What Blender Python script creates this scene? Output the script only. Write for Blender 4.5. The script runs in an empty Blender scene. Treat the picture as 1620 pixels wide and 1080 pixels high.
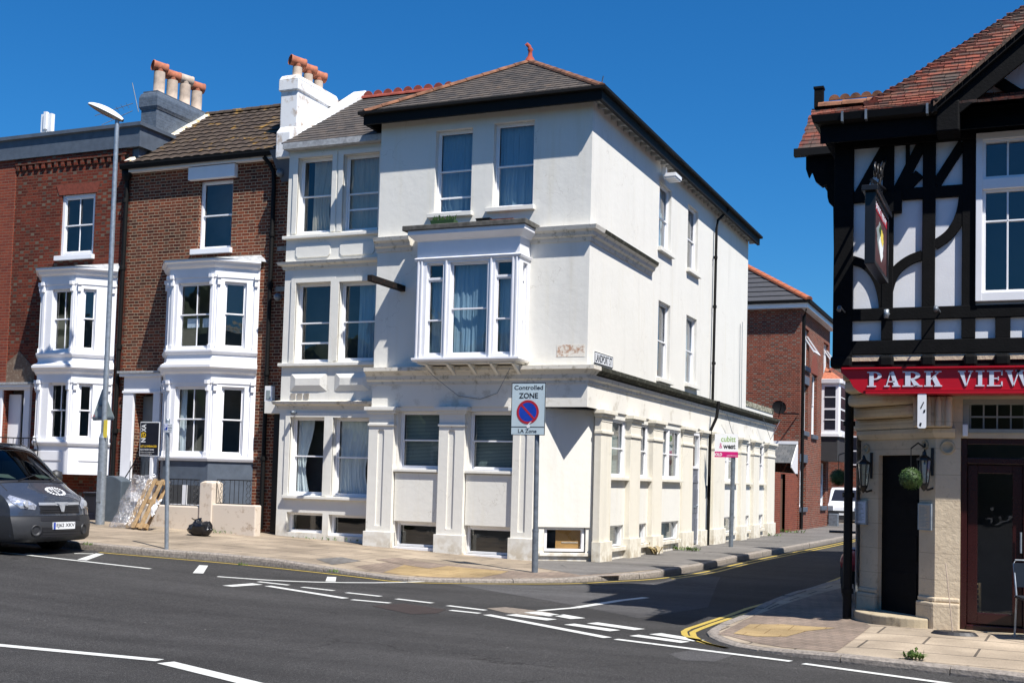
import bpy, bmesh, math, random
from mathutils import Vector, Matrix, noise
R = math.radians
rnd = random.Random(7)
scene = bpy.context.scene
COL = scene.collection

# ------------------------------------------------------------------ camera
CAMZ = 1.6
FPX, YAW, PITCH, ROLL, SHIFT = 1900.28653, 0.407212550, 0.0546498605, 0.0271197633, 115.237087
_h = Vector((-math.sin(YAW), math.cos(YAW), 0)); _r = Vector((math.cos(YAW), math.sin(YAW), 0))
FW = _h * math.cos(PITCH) + Vector((0, 0, 1)) * math.sin(PITCH)
_u = _r.cross(FW)
RT = _r * math.cos(ROLL) + _u * math.sin(ROLL)
UP = -_r * math.sin(ROLL) + _u * math.cos(ROLL)
cam = bpy.data.cameras.new('camera'); camo = bpy.data.objects.new('camera', cam); COL.objects.link(camo)
cam.sensor_width = 36; cam.lens = FPX / 1620 * 36; cam.shift_y = SHIFT / 1620
cam.clip_end = 6000; cam.clip_start = .1
m = Matrix((RT, UP, -FW)).transposed().to_4x4(); m.translation = Vector((0, 0, CAMZ))
camo.matrix_world = m
scene.camera = camo

# ------------------------------------------------------------------ light
SA, SB, SC = .57, .34, 1.0                       # sunlight travels (-SA, +SB, -SC)
sun_el = math.atan2(SC, math.hypot(SA, SB))
w = bpy.data.worlds.new('World'); scene.world = w; w.use_nodes = True
nt = w.node_tree; nt.nodes.clear()
out = nt.nodes.new('ShaderNodeOutputWorld'); bg = nt.nodes.new('ShaderNodeBackground')
sky = nt.nodes.new('ShaderNodeTexSky'); sky.sky_type = 'NISHITA'; sky.sun_disc = False
sky.sun_elevation = sun_el; sky.sun_rotation = math.atan2(SA, -SB)
sky.altitude = 0; sky.air_density = 1.0; sky.dust_density = .2; sky.ozone_density = 4.0
bg.inputs[1].default_value = .05
bw = nt.nodes.new('ShaderNodeRGBToBW'); nt.links.new(sky.outputs[0], bw.inputs[0])
v1 = nt.nodes.new('ShaderNodeVectorMath'); v1.operation = 'SCALE'; v1.inputs['Scale'].default_value = 2.0; nt.links.new(sky.outputs[0], v1.inputs[0])
v2 = nt.nodes.new('ShaderNodeVectorMath'); v2.operation = 'SUBTRACT'; nt.links.new(v1.outputs[0], v2.inputs[0]); nt.links.new(bw.outputs[0], v2.inputs[1])
v3 = nt.nodes.new('ShaderNodeVectorMath'); v3.operation = 'MULTIPLY'; nt.links.new(v2.outputs[0], v3.inputs[0]); v3.inputs[1].default_value = (.76, .97, 1.10)
v4 = nt.nodes.new('ShaderNodeVectorMath'); v4.operation = 'MAXIMUM'; nt.links.new(v3.outputs[0], v4.inputs[0]); v4.inputs[1].default_value = (.0, .0, .0)
nt.links.new(v4.outputs[0], bg.inputs[0]); nt.links.new(bg.outputs[0], out.inputs[0])
sl = bpy.data.lights.new('sun', 'SUN'); sl.energy = 5.0; sl.angle = R(.53); sl.color = (1, .96, .90)
so = bpy.data.objects.new('sun', sl); COL.objects.link(so)
so.rotation_euler = Vector((-SA, SB, -SC)).to_track_quat('-Z', 'Y').to_euler()
so.location = (20, -20, 40)
scene.view_settings.view_transform = 'Standard'; scene.view_settings.look = 'None'
scene.view_settings.exposure = 0.65; scene.view_settings.gamma = 1
scene.cycles.max_bounces = 6
scene.cycles.transparent_max_bounces = 10

# ------------------------------------------------------------------ picture point -> world
def ray(x, y):
    return FW + RT * ((x - 810) / FPX) - UP * ((y - 540 - SHIFT) / FPX)
CP = Vector((0, 0, CAMZ))
def atY(x, y, Y):
    d = ray(x, y); return CP + d * (Y / d.y)
def atX(x, y, X):
    d = ray(x, y); return CP + d * (X / d.x)
def atZ(x, y, z):
    d = ray(x, y); return CP + d * ((z - CAMZ) / d.z)
def sstep(t):
    t = max(0., min(1., t)); return t * t * (3 - 2 * t)
def rise(X):
    t = -9.8 - X
    if t <= -1: return 0.
    if t < 1: return .038 * (t + 1) ** 2 / 4
    return .038 * t if t < 24 else .038 * 24
def side(Y): return .05 * sstep((Y - 21) / 4)
def roadz(X, Y): return rise(X) - .13 - side(Y)
def pavM(X, Y):
    return rise(X) - .075 * sstep((X + 12.5) / 2.5) * max(0, min(1, (22.8 - Y) / 4)) - side(Y)
def pavP(X, Y):
    return -.01 - side(Y) - .045 * max(0, min(1, (14.9 - Y) / 2.4)) - .065 * (1 - sstep((math.hypot(X + 3.5, (Y - 14) * .7) - .7) / 1.5))
def G(x, y, fn=roadz):
    lo, hi = -.35, 1.1
    for _ in range(40):
        z = (lo + hi) / 2; p = atZ(x, y, z)
        if fn(p.x, p.y) > z: lo = z
        else: hi = z
    return atZ(x, y, z)

class Face:
    """a vertical plane: u along it, z up, d outward"""
    def __init__(s, o, u):
        s.o = Vector((o[0], o[1], 0)); s.u = Vector((u[0], u[1], 0)).normalized()
        s.n = Vector((s.u.y, -s.u.x, 0))
    def P(s, u, z, d=0.): return s.o + s.u * u + s.n * d + Vector((0, 0, z))
    def hit(s, x, y, d=0.):
        q = ray(x, y); o = s.o + s.n * d
        t = (o - CP).dot(s.n) / q.dot(s.n); p = CP + q * t
        return (p - s.o).dot(s.u), p.z
    def r(s, x0, y0, x1, y1, d=0.):
        a = s.hit(x0, y0, d); b = s.hit(x1, y1, d); c = s.hit(x0, y1, d); e = s.hit(x1, y0, d)
        return (a[0] + c[0]) / 2, (b[0] + e[0]) / 2, (b[1] + c[1]) / 2, (a[1] + e[1]) / 2
def face2(a, b): return Face(a, (b[0] - a[0], b[1] - a[1]))

class MB:
    def __init__(s): s.v = []; s.f = []; s.m = []; s.sm = []
    def add(s, vs, fs, m=0, smooth=False):
        o = len(s.v); s.v += [Vector(p) for p in vs]
        for f in fs: s.f.append([o + i for i in f]); s.m.append(m); s.sm.append(smooth)
        return s
    def quad(s, a, b, c, d, m=0): return s.add([a, b, c, d], [(0, 1, 2, 3)], m)
    def box(s, F, u0, u1, z0, z1, d0, d1, m=0):
        p = [F.P(u, z, d) for u in (u0, u1) for z in (z0, z1) for d in (d0, d1)]
        return s.add(p, [(0, 1, 3, 2), (4, 6, 7, 5), (0, 4, 5, 1), (2, 3, 7, 6), (0, 2, 6, 4), (1, 5, 7, 3)], m)
    def bx(s, x0, x1, y0, y1, z0, z1, m=0):
        p = [(x, y, z) for x in (x0, x1) for y in (y0, y1) for z in (z0, z1)]
        return s.add(p, [(0, 1, 3, 2), (4, 6, 7, 5), (0, 4, 5, 1), (2, 3, 7, 6), (0, 2, 6, 4), (1, 5, 7, 3)], m)
    def prism(s, F, pts, d0, d1, m=0):
        n = len(pts); a = [F.P(u, z, d0) for u, z in pts] + [F.P(u, z, d1) for u, z in pts]
        fs = [tuple(range(n)), tuple(range(2 * n - 1, n - 1, -1))] + [(i, (i + 1) % n, n + (i + 1) % n, n + i) for i in range(n)]
        return s.add(a, fs, m)
    def poly(s, pts, h, m=0):
        """plan polygon pts with z; extruded by h downwards"""
        n = len(pts); a = [Vector(p) for p in pts]; b = [p - Vector((0, 0, h)) for p in a]
        return s.add(a + b, [tuple(range(n)), tuple(range(2 * n - 1, n - 1, -1))] + [(i, (i + 1) % n, n + (i + 1) % n, n + i) for i in range(n)], m)
    def tube(s, pts, r, n=8, m=0, cap=True, r2=None):
        pts = [Vector(p) for p in pts]; k = len(pts); rings = []
        ref = Vector((0, 0, 1))
        for i, p in enumerate(pts):
            t = (pts[min(i + 1, k - 1)] - pts[max(i - 1, 0)]).normalized()
            a = t.cross(ref if abs(t.z) < .95 else Vector((1, 0, 0))).normalized(); b = a.cross(t)
            rr = r if r2 is None else r + (r2 - r) * i / (k - 1)
            rings.append([p + (a * math.cos(2 * math.pi * j / n) + b * math.sin(2 * math.pi * j / n)) * rr for j in range(n)])
        vs = [q for g in rings for q in g]; fs = []
        for i in range(k - 1):
            for j in range(n): fs.append((i * n + j, i * n + (j + 1) % n, (i + 1) * n + (j + 1) % n, (i + 1) * n + j))
        s.add(vs, fs, m, True)
        if cap: s.add(rings[0] + rings[-1], [tuple(range(n)), tuple(range(2 * n - 1, n - 1, -1))], m)
        return s
    def lathe(s, c, prof, n=16, m=0, axis=None, smooth=True):
        c = Vector(c); rot = Matrix.Identity(3) if axis is None else Vector((0, 0, 1)).rotation_difference(Vector(axis)).to_matrix()
        vs = [c + rot @ Vector((r * math.cos(2 * math.pi * j / n), r * math.sin(2 * math.pi * j / n), z)) for r, z in prof for j in range(n)]
        fs = [(i * n + j, i * n + (j + 1) % n, (i + 1) * n + (j + 1) % n, (i + 1) * n + j) for i in range(len(prof) - 1) for j in range(n)]
        return s.add(vs, fs, m, smooth)
    def grid(s, fn, nu, nv, m=0, smooth=True):
        vs = [fn(i / nu, j / nv) for i in range(nu + 1) for j in range(nv + 1)]
        fs = [(i * (nv + 1) + j, (i + 1) * (nv + 1) + j, (i + 1) * (nv + 1) + j + 1, i * (nv + 1) + j + 1) for i in range(nu) for j in range(nv)]
        return s.add(vs, fs, m, smooth)
    def wall(s, F, u0, u1, z0, z1, ops=(), rev=.1, m=0, d=0.):
        """wall sheet with rectangular openings (u0,u1,z0,z1[,rev]) and their reveals"""
        us = sorted({u0, u1, *[a for o in ops for a in o[:2]]}); zs = sorted({z0, z1, *[a for o in ops for a in o[2:4]]})
        us = [a for a in us if u0 - 1e-6 <= a <= u1 + 1e-6]; zs = [a for a in zs if z0 - 1e-6 <= a <= z1 + 1e-6]
        for i in range(len(us) - 1):
            for j in range(len(zs) - 1):
                cu = (us[i] + us[i + 1]) / 2; cz = (zs[j] + zs[j + 1]) / 2
                if any(o[0] < cu < o[1] and o[2] < cz < o[3] for o in ops): continue
                s.quad(F.P(us[i], zs[j], d), F.P(us[i + 1], zs[j], d), F.P(us[i + 1], zs[j + 1], d), F.P(us[i], zs[j + 1], d), m)
        for o in ops:
            a, b, c, e = o[:4]; rv = o[4] if len(o) > 4 else rev; q = F.P; k = d - rv
            s.quad(q(a, c, d), q(a, e, d), q(a, e, k), q(a, c, k), m); s.quad(q(b, c, d), q(b, c, k), q(b, e, k), q(b, e, d), m)
            s.quad(q(a, c, d), q(a, c, k), q(b, c, k), q(b, c, d), m); s.quad(q(a, e, d), q(b, e, d), q(b, e, k), q(a, e, k), m)
        return s
    def sweep(s, path, prof, m=0, cap=True):
        """profile (d outward, z) swept along a plan path, outward = right-hand side"""
        path = [Vector((p[0], p[1])) for p in path]; k = len(path); n = len(prof); vs = []
        for i, p in enumerate(path):
            ds = []
            if i > 0: ds.append((p - path[i - 1]).normalized())
            if i < k - 1: ds.append((path[i + 1] - p).normalized())
            ns = [Vector((q.y, -q.x)) for q in ds]
            nn = sum(ns, Vector((0, 0))); nn = nn / nn.length; nn = nn / max(.3, nn.dot(ns[0]))
            for dd, z in prof: vs.append(Vector((p.x + nn.x * dd, p.y + nn.y * dd, z)))
        fs = [(i * n + j, (i + 1) * n + j, (i + 1) * n + (j + 1) % n, i * n + (j + 1) % n) for i in range(k - 1) for j in range(n)]
        if cap: fs += [tuple(range(n - 1, -1, -1)), tuple(range((k - 1) * n, k * n))]
        return s.add(vs, fs, m)
    def build(s, name, mats, parent=None, local=False, bevel=0, **kw):
        if not isinstance(mats, (list, tuple)): mats = [mats]
        me = bpy.data.meshes.new(name)
        M = Matrix.Identity(4)
        r = parent
        while r is not None and r.parent is not None: r = r.parent
        if r is not None and not local:
            M = (Matrix.Translation(r.location) @ Matrix.Rotation(r.rotation_euler.z, 4, 'Z')).inverted()
        org = Vector((0, 0, 0))
        if r is None and s.v and not local and 'pivot' not in kw:
            xs = [min(p[i] for p in s.v) for i in range(3)]; xe = [max(p[i] for p in s.v) for i in range(3)]
            org = Vector(((xs[0] + xe[0]) / 2, (xs[1] + xe[1]) / 2, xs[2]))
        me.from_pydata([tuple((M @ p) - org) for p in s.v], [], s.f)
        for q in mats: me.materials.append(q)
        for i, p in enumerate(me.polygons): p.material_index = s.m[i]; p.use_smooth = s.sm[i]
        bm = bmesh.new(); bm.from_mesh(me); bmesh.ops.recalc_face_normals(bm, faces=bm.faces) if kw.get('recalc', True) else None
        bm.to_mesh(me); bm.free(); me.update()
        o = bpy.data.objects.new(name, me); COL.objects.link(o); o.location = org
        if parent is not None: o.parent = parent; o.location = (0, 0, 0)
        if bevel:
            b = o.modifiers.new('bevel', 'BEVEL'); b.width = bevel; b.segments = 2; b.limit_method = 'ANGLE'; b.angle_limit = R(40)
        for k in ('label', 'category', 'group', 'kind'):
            if kw.get(k): o[k] = kw[k]
        return o
def thing(name, label, cat, loc, rotz=0, group=None):
    o = bpy.data.objects.new(name, None); COL.objects.link(o); o.location = loc; o.rotation_euler = (0, 0, rotz)
    o.empty_display_size = .3
    o['label'] = label; o['category'] = cat
    if group: o['group'] = group
    return o
def tagit(o, label, cat, group=None):
    o['label'] = label; o['category'] = cat
    if group: o['group'] = group
    return o

def text_mesh(MBo, txt, F, u0, z0, d, height=None, width=None, m=0, ext=.002, bold=0., shear=0., sp=1., rot=False):
    """lettering from the built-in font, laid on face F with its lower left at (u0, z0)"""
    cu = bpy.data.curves.new('lettering', 'FONT'); cu.body = txt; cu.extrude = .001; cu.offset = bold; cu.shear = shear; cu.space_character = sp
    cu.resolution_u = 3
    o = bpy.data.objects.new('lettering', cu); COL.objects.link(o)
    dg = bpy.context.evaluated_depsgraph_get(); dg.update()
    me = bpy.data.meshes.new_from_object(o.evaluated_get(dg))
    xs = [v.co.x for v in me.vertices]; ys = [v.co.y for v in me.vertices]
    x0, x1, y0, y1 = min(xs), max(xs), min(ys), max(ys)
    sy = (height / (y1 - y0)) if height else None; sx = (width / (x1 - x0)) if width else sy
    if sy is None: sy = sx
    vs = []
    for v in me.vertices:
        a = (v.co.x - x0) * sx; b = (v.co.y - y0) * sy; c = d + (ext if v.co.z > 0 else 0)
        vs.append(F.P(u0 - b, z0 + a, c) if rot else F.P(u0 + a, z0 + b, c))
    MBo.add(vs, [tuple(p.vertices) for p in me.polygons], m)
    bpy.data.objects.remove(o); bpy.data.curves.remove(cu); bpy.data.meshes.remove(me)
    return MBo

# ------------------------------------------------------------------ materials
class NT:
    def __init__(s, name):
        s.mat = bpy.data.materials.new(name); s.mat.use_nodes = True; s.t = s.mat.node_tree; s.n = s.t.nodes; s.n.clear()
        s.out = s.n.new('ShaderNodeOutputMaterial'); s.b = s.n.new('ShaderNodeBsdfPrincipled'); s.l(s.b.outputs[0], s.out.inputs[0])
    def l(s, a, b): s.t.links.new(a, b)
    def set(s, sock, v):
        if hasattr(v, 'node'): s.l(v, sock)
        elif isinstance(v, (tuple, list)) and len(v) == 3 and sock.type == 'RGBA': sock.default_value = (*v, 1)
        else: sock.default_value = v
    def math(s, op, a, b=0., c=0., clamp=False):
        q = s.n.new('ShaderNodeMath'); q.operation = op; q.use_clamp = clamp
        s.set(q.inputs[0], a); s.set(q.inputs[1], b); s.set(q.inputs[2], c); return q.outputs[0]
    def mix(s, f, a, b, mode='MIX'):
        q = s.n.new('ShaderNodeMix'); q.data_type = 'RGBA'; q.blend_type = mode
        s.set(q.inputs[0], f); s.set(q.inputs[6], a); s.set(q.inputs[7], b); return q.outputs[2]
    def noise(s, sc, det=3, vec=None, rough=.55, out=0, dim='3D'):
        q = s.n.new('ShaderNodeTexNoise'); q.inputs['Scale'].default_value = sc; q.inputs['Detail'].default_value = det; q.inputs['Roughness'].default_value = rough
        s.l(vec if vec is not None else s.pos(), q.inputs['Vector']); return q.outputs[out]
    def vor(s, sc, vec=None, feat='F1', out=0):
        q = s.n.new('ShaderNodeTexVoronoi'); q.feature = feat; q.inputs['Scale'].default_value = sc
        s.l(vec if vec is not None else s.pos(), q.inputs['Vector']); return q.outputs[out]
    def pos(s):
        if not hasattr(s, '_p'): s._p = s.n.new('ShaderNodeNewGeometry')
        return s._p.outputs['Position']
    def nrm(s): s.pos(); return s._p.outputs['True Normal']
    def xyz(s, v):
        q = s.n.new('ShaderNodeSeparateXYZ'); s.l(v, q.inputs[0]); return q.outputs
    def comb(s, x, y, z=0.):
        q = s.n.new('ShaderNodeCombineXYZ'); s.set(q.inputs[0], x); s.set(q.inputs[1], y); s.set(q.inputs[2], z); return q.outputs[0]
    def ramp(s, f, stops, interp='LINEAR'):
        q = s.n.new('ShaderNodeValToRGB'); q.color_ramp.interpolation = interp; e = q.color_ramp.elements
        while len(e) > 1: e.remove(e[-1])
        for i, (p, c) in enumerate(stops):
            x = e[0] if i == 0 else e.new(p); x.position = p
            c = (c, c, c) if isinstance(c, (int, float)) else c; x.color = (*c, 1)
        s.l(f, q.inputs[0]); return q.outputs[0]
    def wn(s, vec):
        q = s.n.new('ShaderNodeTexWhiteNoise'); q.noise_dimensions = '2D'; s.l(vec, q.inputs[0]); return q.outputs
    def bump(s, h, strength=.3, dist=.01):
        q = s.n.new('ShaderNodeBump'); q.inputs['Strength'].default_value = strength; q.inputs['Distance'].default_value = dist
        s.l(h, q.inputs['Height'])
        if s.b.inputs['Normal'].is_linked: s.l(s.b.inputs['Normal'].links[0].from_socket, q.inputs['Normal'])
        s.l(q.outputs[0], s.b.inputs['Normal'])
    def wallco(s):
        """u along the wall, v up, from the true normal"""
        p = s.xyz(s.pos()); n = s.xyz(s.nrm())
        u = s.math('SUBTRACT', s.math('MULTIPLY', p[1], n[0]), s.math('MULTIPLY', p[0], n[1]))
        return u, p[2]
    def fin(s, col, rough=.8, metal=0., spec=.5):
        s.set(s.b.inputs['Base Color'], col); s.set(s.b.inputs['Roughness'], rough); s.b.inputs['Metallic'].default_value = metal
        s.b.inputs['Specular IOR Level'].default_value = spec; return s.mat
def plain(name, c, rough=.6, metal=0., var=.12, sc=6, bump=0., spec=.5, bsc=60, coat=0):
    s = NT(name); n = s.noise(sc, 4)
    f = s.ramp(n, [(.3, 1 - var), (.7, 1 + var * .5)])
    col = s.mix(1., c, f, 'MULTIPLY')
    if bump: s.bump(s.noise(bsc, 3), bump, .01)
    if coat: s.b.inputs['Coat Weight'].default_value = coat; s.b.inputs['Coat Roughness'].default_value = .05
    return s.fin(col, rough, metal, spec)

def brick_mat(name, reds, heads, mortar, flemish=True, soot=.25, hvar=.8):
    s = NT(name); u, v = s.wallco()
    cr = .0765; per = .338 if flemish else .23
    vr = s.math('DIVIDE', v, cr); row = s.math('FLOOR', vr); fv = s.math('FRACT', vr)
    off = s.math('MULTIPLY', s.math('MODULO', s.math('ABSOLUTE', row), 2.), .5)
    x = s.math('ADD', s.math('ADD', s.math('DIVIDE', u, per), off), s.math('MULTIPLY', s.noise(1.5, 2), .06))
    fx = s.math('FRACT', x); ix = s.math('FLOOR', x)
    if flemish:
        hd = s.math('GREATER_THAN', fx, .667)
        mm = s.math('MAXIMUM', s.math('LESS_THAN', s.math('ABSOLUTE', s.math('SUBTRACT', fx, .667)), .014), s.math('GREATER_THAN', s.math('ABSOLUTE', s.math('SUBTRACT', fx, .5)), .486))
    else:
        hd = s.math('MULTIPLY', 0., 0.)
        mm = s.math('GREATER_THAN', s.math('ABSOLUTE', s.math('SUBTRACT', fx, .5)), .48)
    mort = s.math('MAXIMUM', mm, s.math('LESS_THAN', fv, .17))
    r = s.wn(s.comb(s.math('ADD', s.math('MULTIPLY', ix, 2.), hd), row))
    rr = s.xyz(r[1])
    rc = s.ramp(rr[0], [(i / max(1, len(reds) - 1), c) for i, c in enumerate(reds)])
    hc = s.ramp(rr[1], [(i / max(1, len(heads) - 1), c) for i, c in enumerate(heads)])
    ishead = s.math('MULTIPLY', hd, s.math('LESS_THAN', rr[2], s.math('MULTIPLY', s.ramp(s.noise(.55, 3), [(.40, .25), (.56, 1.15)]), hvar)))
    c = s.mix(ishead, rc, hc)
    big = s.ramp(s.noise(.7, 4), [(.3, 1 - soot), (.7, 1.1)])
    c = s.mix(1., c, big, 'MULTIPLY'); c = s.mix(.35, c, s.ramp(s.noise(45, 3), [(.3, .6), (.7, 1.25)]), 'MULTIPLY')
    c = s.mix(mort, c, s.mix(s.noise(3, 3), mortar, tuple(a * .6 for a in mortar)))
    s.bump(s.math('ADD', s.math('MULTIPLY', s.math('SUBTRACT', 1., mort), 1.), s.math('MULTIPLY', s.noise(90, 2), .4)), .5, .008)
    return s.fin(c, .9, spec=.2)
M = {}
M['brickA'] = brick_mat('red_brick_grey_headers', [(.11, .024, .015), (.20, .042, .022), (.15, .029, .017), (.09, .02, .013)], [(.12, .085, .065), (.17, .135, .10), (.08, .05, .04), (.13, .05, .03)], (.18, .11, .075), soot=.45, hvar=.75)
M['brickB'] = brick_mat('brown_brick', [(.085, .027, .017), (.16, .045, .024), (.24, .065, .03), (.12, .034, .02)], [(.10, .055, .04), (.16, .08, .05), (.06, .03, .022)], (.52, .40, .27), soot=.5, hvar=.6)
M['brickC'] = brick_mat('orange_red_brick', [(.15, .032, .018), (.22, .052, .028), (.10, .026, .018)], [(.12, .075, .06), (.18, .11, .085), (.08, .05, .04)], (.34, .26, .2), soot=.2, hvar=.6)
M['brickD'] = brick_mat('plain_red_brick', [(.18, .04, .025), (.24, .055, .03), (.16, .035, .024)], [(.2, .05, .03)], (.26, .17, .12), flemish=False, soot=.2)
M['rubbed'] = plain('rubbed_red_brick', (.2, .045, .025), .9, var=.3, sc=14, bump=.3)

def stucco(name, base, stain=.3, yellow=(.62, .55, .38)):
    s = NT(name); p = s.xyz(s.pos())
    c = s.mix(s.ramp(s.noise(.9, 5), [(.35, 0.), (.75, 1.)]), base, tuple(a * .95 for a in base))
    streak = s.noise(1., 5, s.comb(s.math('MULTIPLY', p[0], 5.), s.math('MULTIPLY', p[1], 5.), s.math('MULTIPLY', p[2], .35)))
    c = s.mix(s.ramp(streak, [(.57, 0.), (.8, stain)]), c, yellow)
    # dirty splashed band near the pavement, flaked patches
    lowf = s.math('MULTIPLY', s.ramp(p[2], [(0., 1.), (.55, 0.)]), s.ramp(s.noise(6, 5), [(.42, 0.), (.62, .8)]))
    c = s.mix(lowf, c, (.45, .38, .27))
    fl = s.math('MULTIPLY', s.ramp(s.noise(2.3, 7, rough=.65), [(.70, 0.), (.715, 1.)]), .75)
    c = s.mix(fl, c, (.55, .47, .38))
    wv = s.n.new('ShaderNodeVectorMath'); wv.operation = 'ADD'; s.l(s.pos(), wv.inputs[0]); s.l(s.noise(1.8, 5, out=1), wv.inputs[1])
    ck = s.math('MULTIPLY', s.math('LESS_THAN', s.vor(.55, wv.outputs[0], 'DISTANCE_TO_EDGE'), .0028), s.ramp(s.noise(.8, 3), [(.5, 0.), (.56, 1.)]))
    c = s.mix(s.math('MULTIPLY', ck, .28), c, (.3, .26, .2))
    # rain streaks and grime: long vertical smears of dirt
    st = s.noise(1., 6, s.comb(s.math('MULTIPLY', p[0], 2.2), s.math('MULTIPLY', p[1], 2.2), s.math('MULTIPLY', p[2], .22)), rough=.7)
    c = s.mix(s.ramp(st, [(.54, 0.), (.74, stain * .7)]), c, (.42, .40, .35))
    s.bump(s.noise(7, 5), .16, .03); s.bump(s.noise(120, 2), .12, .004)
    return s.fin(c, .85, spec=.25)
M['stucco'] = stucco('cream_painted_render', (.735, .715, .655))
M['stuccoY'] = stucco('yellowed_cream_render', (.75, .705, .60), .5)
M['stuccoW'] = stucco('white_masonry_paint', (.78, .775, .76), .35, (.5, .46, .4))
def mossy(name, base, dirt, thr=.5, sc=9):
    s = NT(name); n = s.xyz(s.nrm())
    f = s.ramp(s.noise(sc, 6, rough=.65), [(thr, 0.), (thr + .12, .9)])
    c = s.mix(f, base, dirt); s.bump(s.noise(60, 3), .3, .01)
    return s.fin(c, .9, spec=.2)
M['cornice'] = mossy('weathered_cornice', (.70, .66, .56), (.22, .21, .15), .56)
M['corniceD'] = mossy('dirty_mossy_cornice', (.42, .40, .31), (.09, .09, .06), .44)
M['garden'] = mossy('worn_garden_wall_paint', (.62, .54, .45), (.40, .31, .23), .55, 6)
M['white'] = plain('white_gloss_paint', (.80, .80, .82), .35, var=.04, sc=3)
M['upvc'] = plain('white_plastic_frame', (.82, .82, .83), .3, var=.03, sc=3)
M['cream_frame'] = plain('cream_window_paint', (.55, .54, .46), .5, var=.1)
M['lead'] = plain('lead_flashing', (.36, .37, .38), .6, var=.35, sc=12, bump=.3, bsc=15)
M['slatepaint'] = plain('blue_grey_masonry_paint', (.085, .105, .135), .55, var=.2, sc=5, bump=.25, bsc=30)
def course_paint(name, c):
    s = NT(name); u, v = s.wallco(); f = s.math('LESS_THAN', s.math('FRACT', s.math('DIVIDE', v, .076)), .16)
    nz = s.noise(8, 4); s.bump(s.math('ADD', s.math('SUBTRACT', 1., f), nz), .8, .012)
    return s.fin(s.mix(1., c, s.ramp(nz, [(.3, .75), (.7, 1.15)]), 'MULTIPLY'), .55)
M['chimpaint'] = course_paint('painted_chimney_brick', (.10, .125, .16))
M['black'] = plain('black_gloss_paint', (.005, .005, .006), .4, var=.3, sc=5)
M['blacktimber'] = plain('black_painted_timber', (.0035, .0035, .004), .75, var=.4, sc=9, bump=.3, bsc=40, spec=.15)
M['gutter'] = plain('black_gutter_plastic', (.006, .006, .006), .65, var=.2, spec=.2)
M['galv'] = plain('galvanised_steel', (.33, .37, .41), .45, .55, var=.25, sc=14)
M['galvD'] = plain('dark_grey_post', (.17, .20, .235), .45, .3, var=.3, sc=10)
M['plaster'] = plain('white_infill_plaster', (.72, .73, .76), .8, var=.08, sc=3, bump=.15)
M['interior'] = plain('shade_toned_interior', (.05, .052, .055), .9, var=.3, sc=2)  # dark tone stands in for the shade of rooms behind glass
M['soffit'] = plain('grey_soffit', (.45, .44, .41), .8, var=.25, sc=10)
M['red'] = plain('red_sign_paint', (.42, .006, .016), .3, var=.06, sc=4)
M['maroon'] = plain('maroon_gloss_paint', (.030, .007, .007), .25, var=.15, sc=5)
M['signwhite'] = plain('white_sign_face', (.78, .79, .80), .4, var=.03)
M['signgrey'] = plain('reflective_grey_sign', (.50, .60, .64), .4, var=.04)
M['signback'] = plain('grey_sign_back', (.25, .30, .31), .5, var=.15)
M['ink'] = plain('black_ink', (.012, .012, .015), .5)
M['signred'] = plain('sign_red', (.42, .02, .03), .4)
M['signblue'] = plain('sign_blue', (.01, .05, .38), .4)
M['gold'] = plain('gold_letter', (.75, .48, .03), .4)
M['silver'] = plain('silver_letter', (.62, .66, .74), .35)
M['green'] = plain('green_letter', (.25, .42, .08), .4)
M['magenta'] = plain('magenta_band', (.55, .01, .16), .4)
M['navy'] = plain('dark_board', (.012, .013, .022), .35)
M['yellowp'] = plain('yellow_sticker', (.75, .6, .08), .5)
M['terra'] = plain('terracotta', (.42, .14, .075), .85, var=.35, sc=10, bump=.3)
M['terraD'] = plain('lichened_terracotta', (.22, .095, .05), .9, var=.6, sc=5, bump=.4)
M['pot'] = plain('buff_chimney_pot', (.50, .40, .32), .9, var=.25, sc=7, bump=.2)
M['concrete'] = plain('weathered_concrete', (.33, .31, .27), .9, var=.35, sc=6, bump=.4)
M['wood'] = plain('pallet_pine', (.45, .30, .15), .8, var=.4, sc=12, bump=.3)
M['board'] = plain('cardboard_panel', (.42, .22, .07), .8, var=.15)
M['greydoor'] = plain('grey_door_paint', (.13, .14, .17), .4, var=.1)
M['bag'] = plain('black_bin_liner', (.010, .010, .012), .22, var=.2, sc=5, bump=1., bsc=14)
M['tyre'] = plain('tyre_rubber', (.015, .015, .015), .8)
M['vanplastic'] = plain('dark_bumper_plastic', (.024, .025, .028), .5, var=.1, sc=20, bump=.1, bsc=200)
M['vanpaint'] = plain('dark_grey_van_paint', (.062, .074, .10), .25, .45, var=.05, coat=1.)
M['whitepaint'] = plain('white_van_paint', (.75, .76, .78), .3, var=.03, coat=.8)
M['chrome'] = plain('chrome', (.62, .64, .67), .3, .6, var=.05)
M['lampglass'] = plain('headlamp_lens', (.55, .58, .66), .12, .55, var=.5, sc=28)
M['lampwhite'] = plain('lamp_canopy', (.72, .74, .74), .4, var=.05)
M['lampbowl'] = plain('lamp_bowl', (.25, .24, .22), .2, .2, var=.4, sc=20)
M['rust'] = mossy('rusty_black_iron', (.012, .010, .009), (.12, .04, .02), .58, 14)
M['gwbin'] = plain('grey_bin_plastic', (.075, .095, .115), .5, var=.15)
def leafmat(name, a, b):
    s = NT(name); f = s.noise(38, 2); c = s.mix(s.ramp(f, [(.35, 0.), (.65, 1.)]), a, b)
    s.b.inputs['Subsurface Weight'].default_value = 0.0
    return s.fin(c, .6)
M['leaf'] = leafmat('box_leaves', (.012, .035, .006), (.06, .12, .022))
M['weed'] = leafmat('weed_leaves', (.05, .11, .015), (.13, .2, .04))
M['dry'] = leafmat('dry_stems', (.2, .14, .07), (.3, .24, .1))

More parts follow.
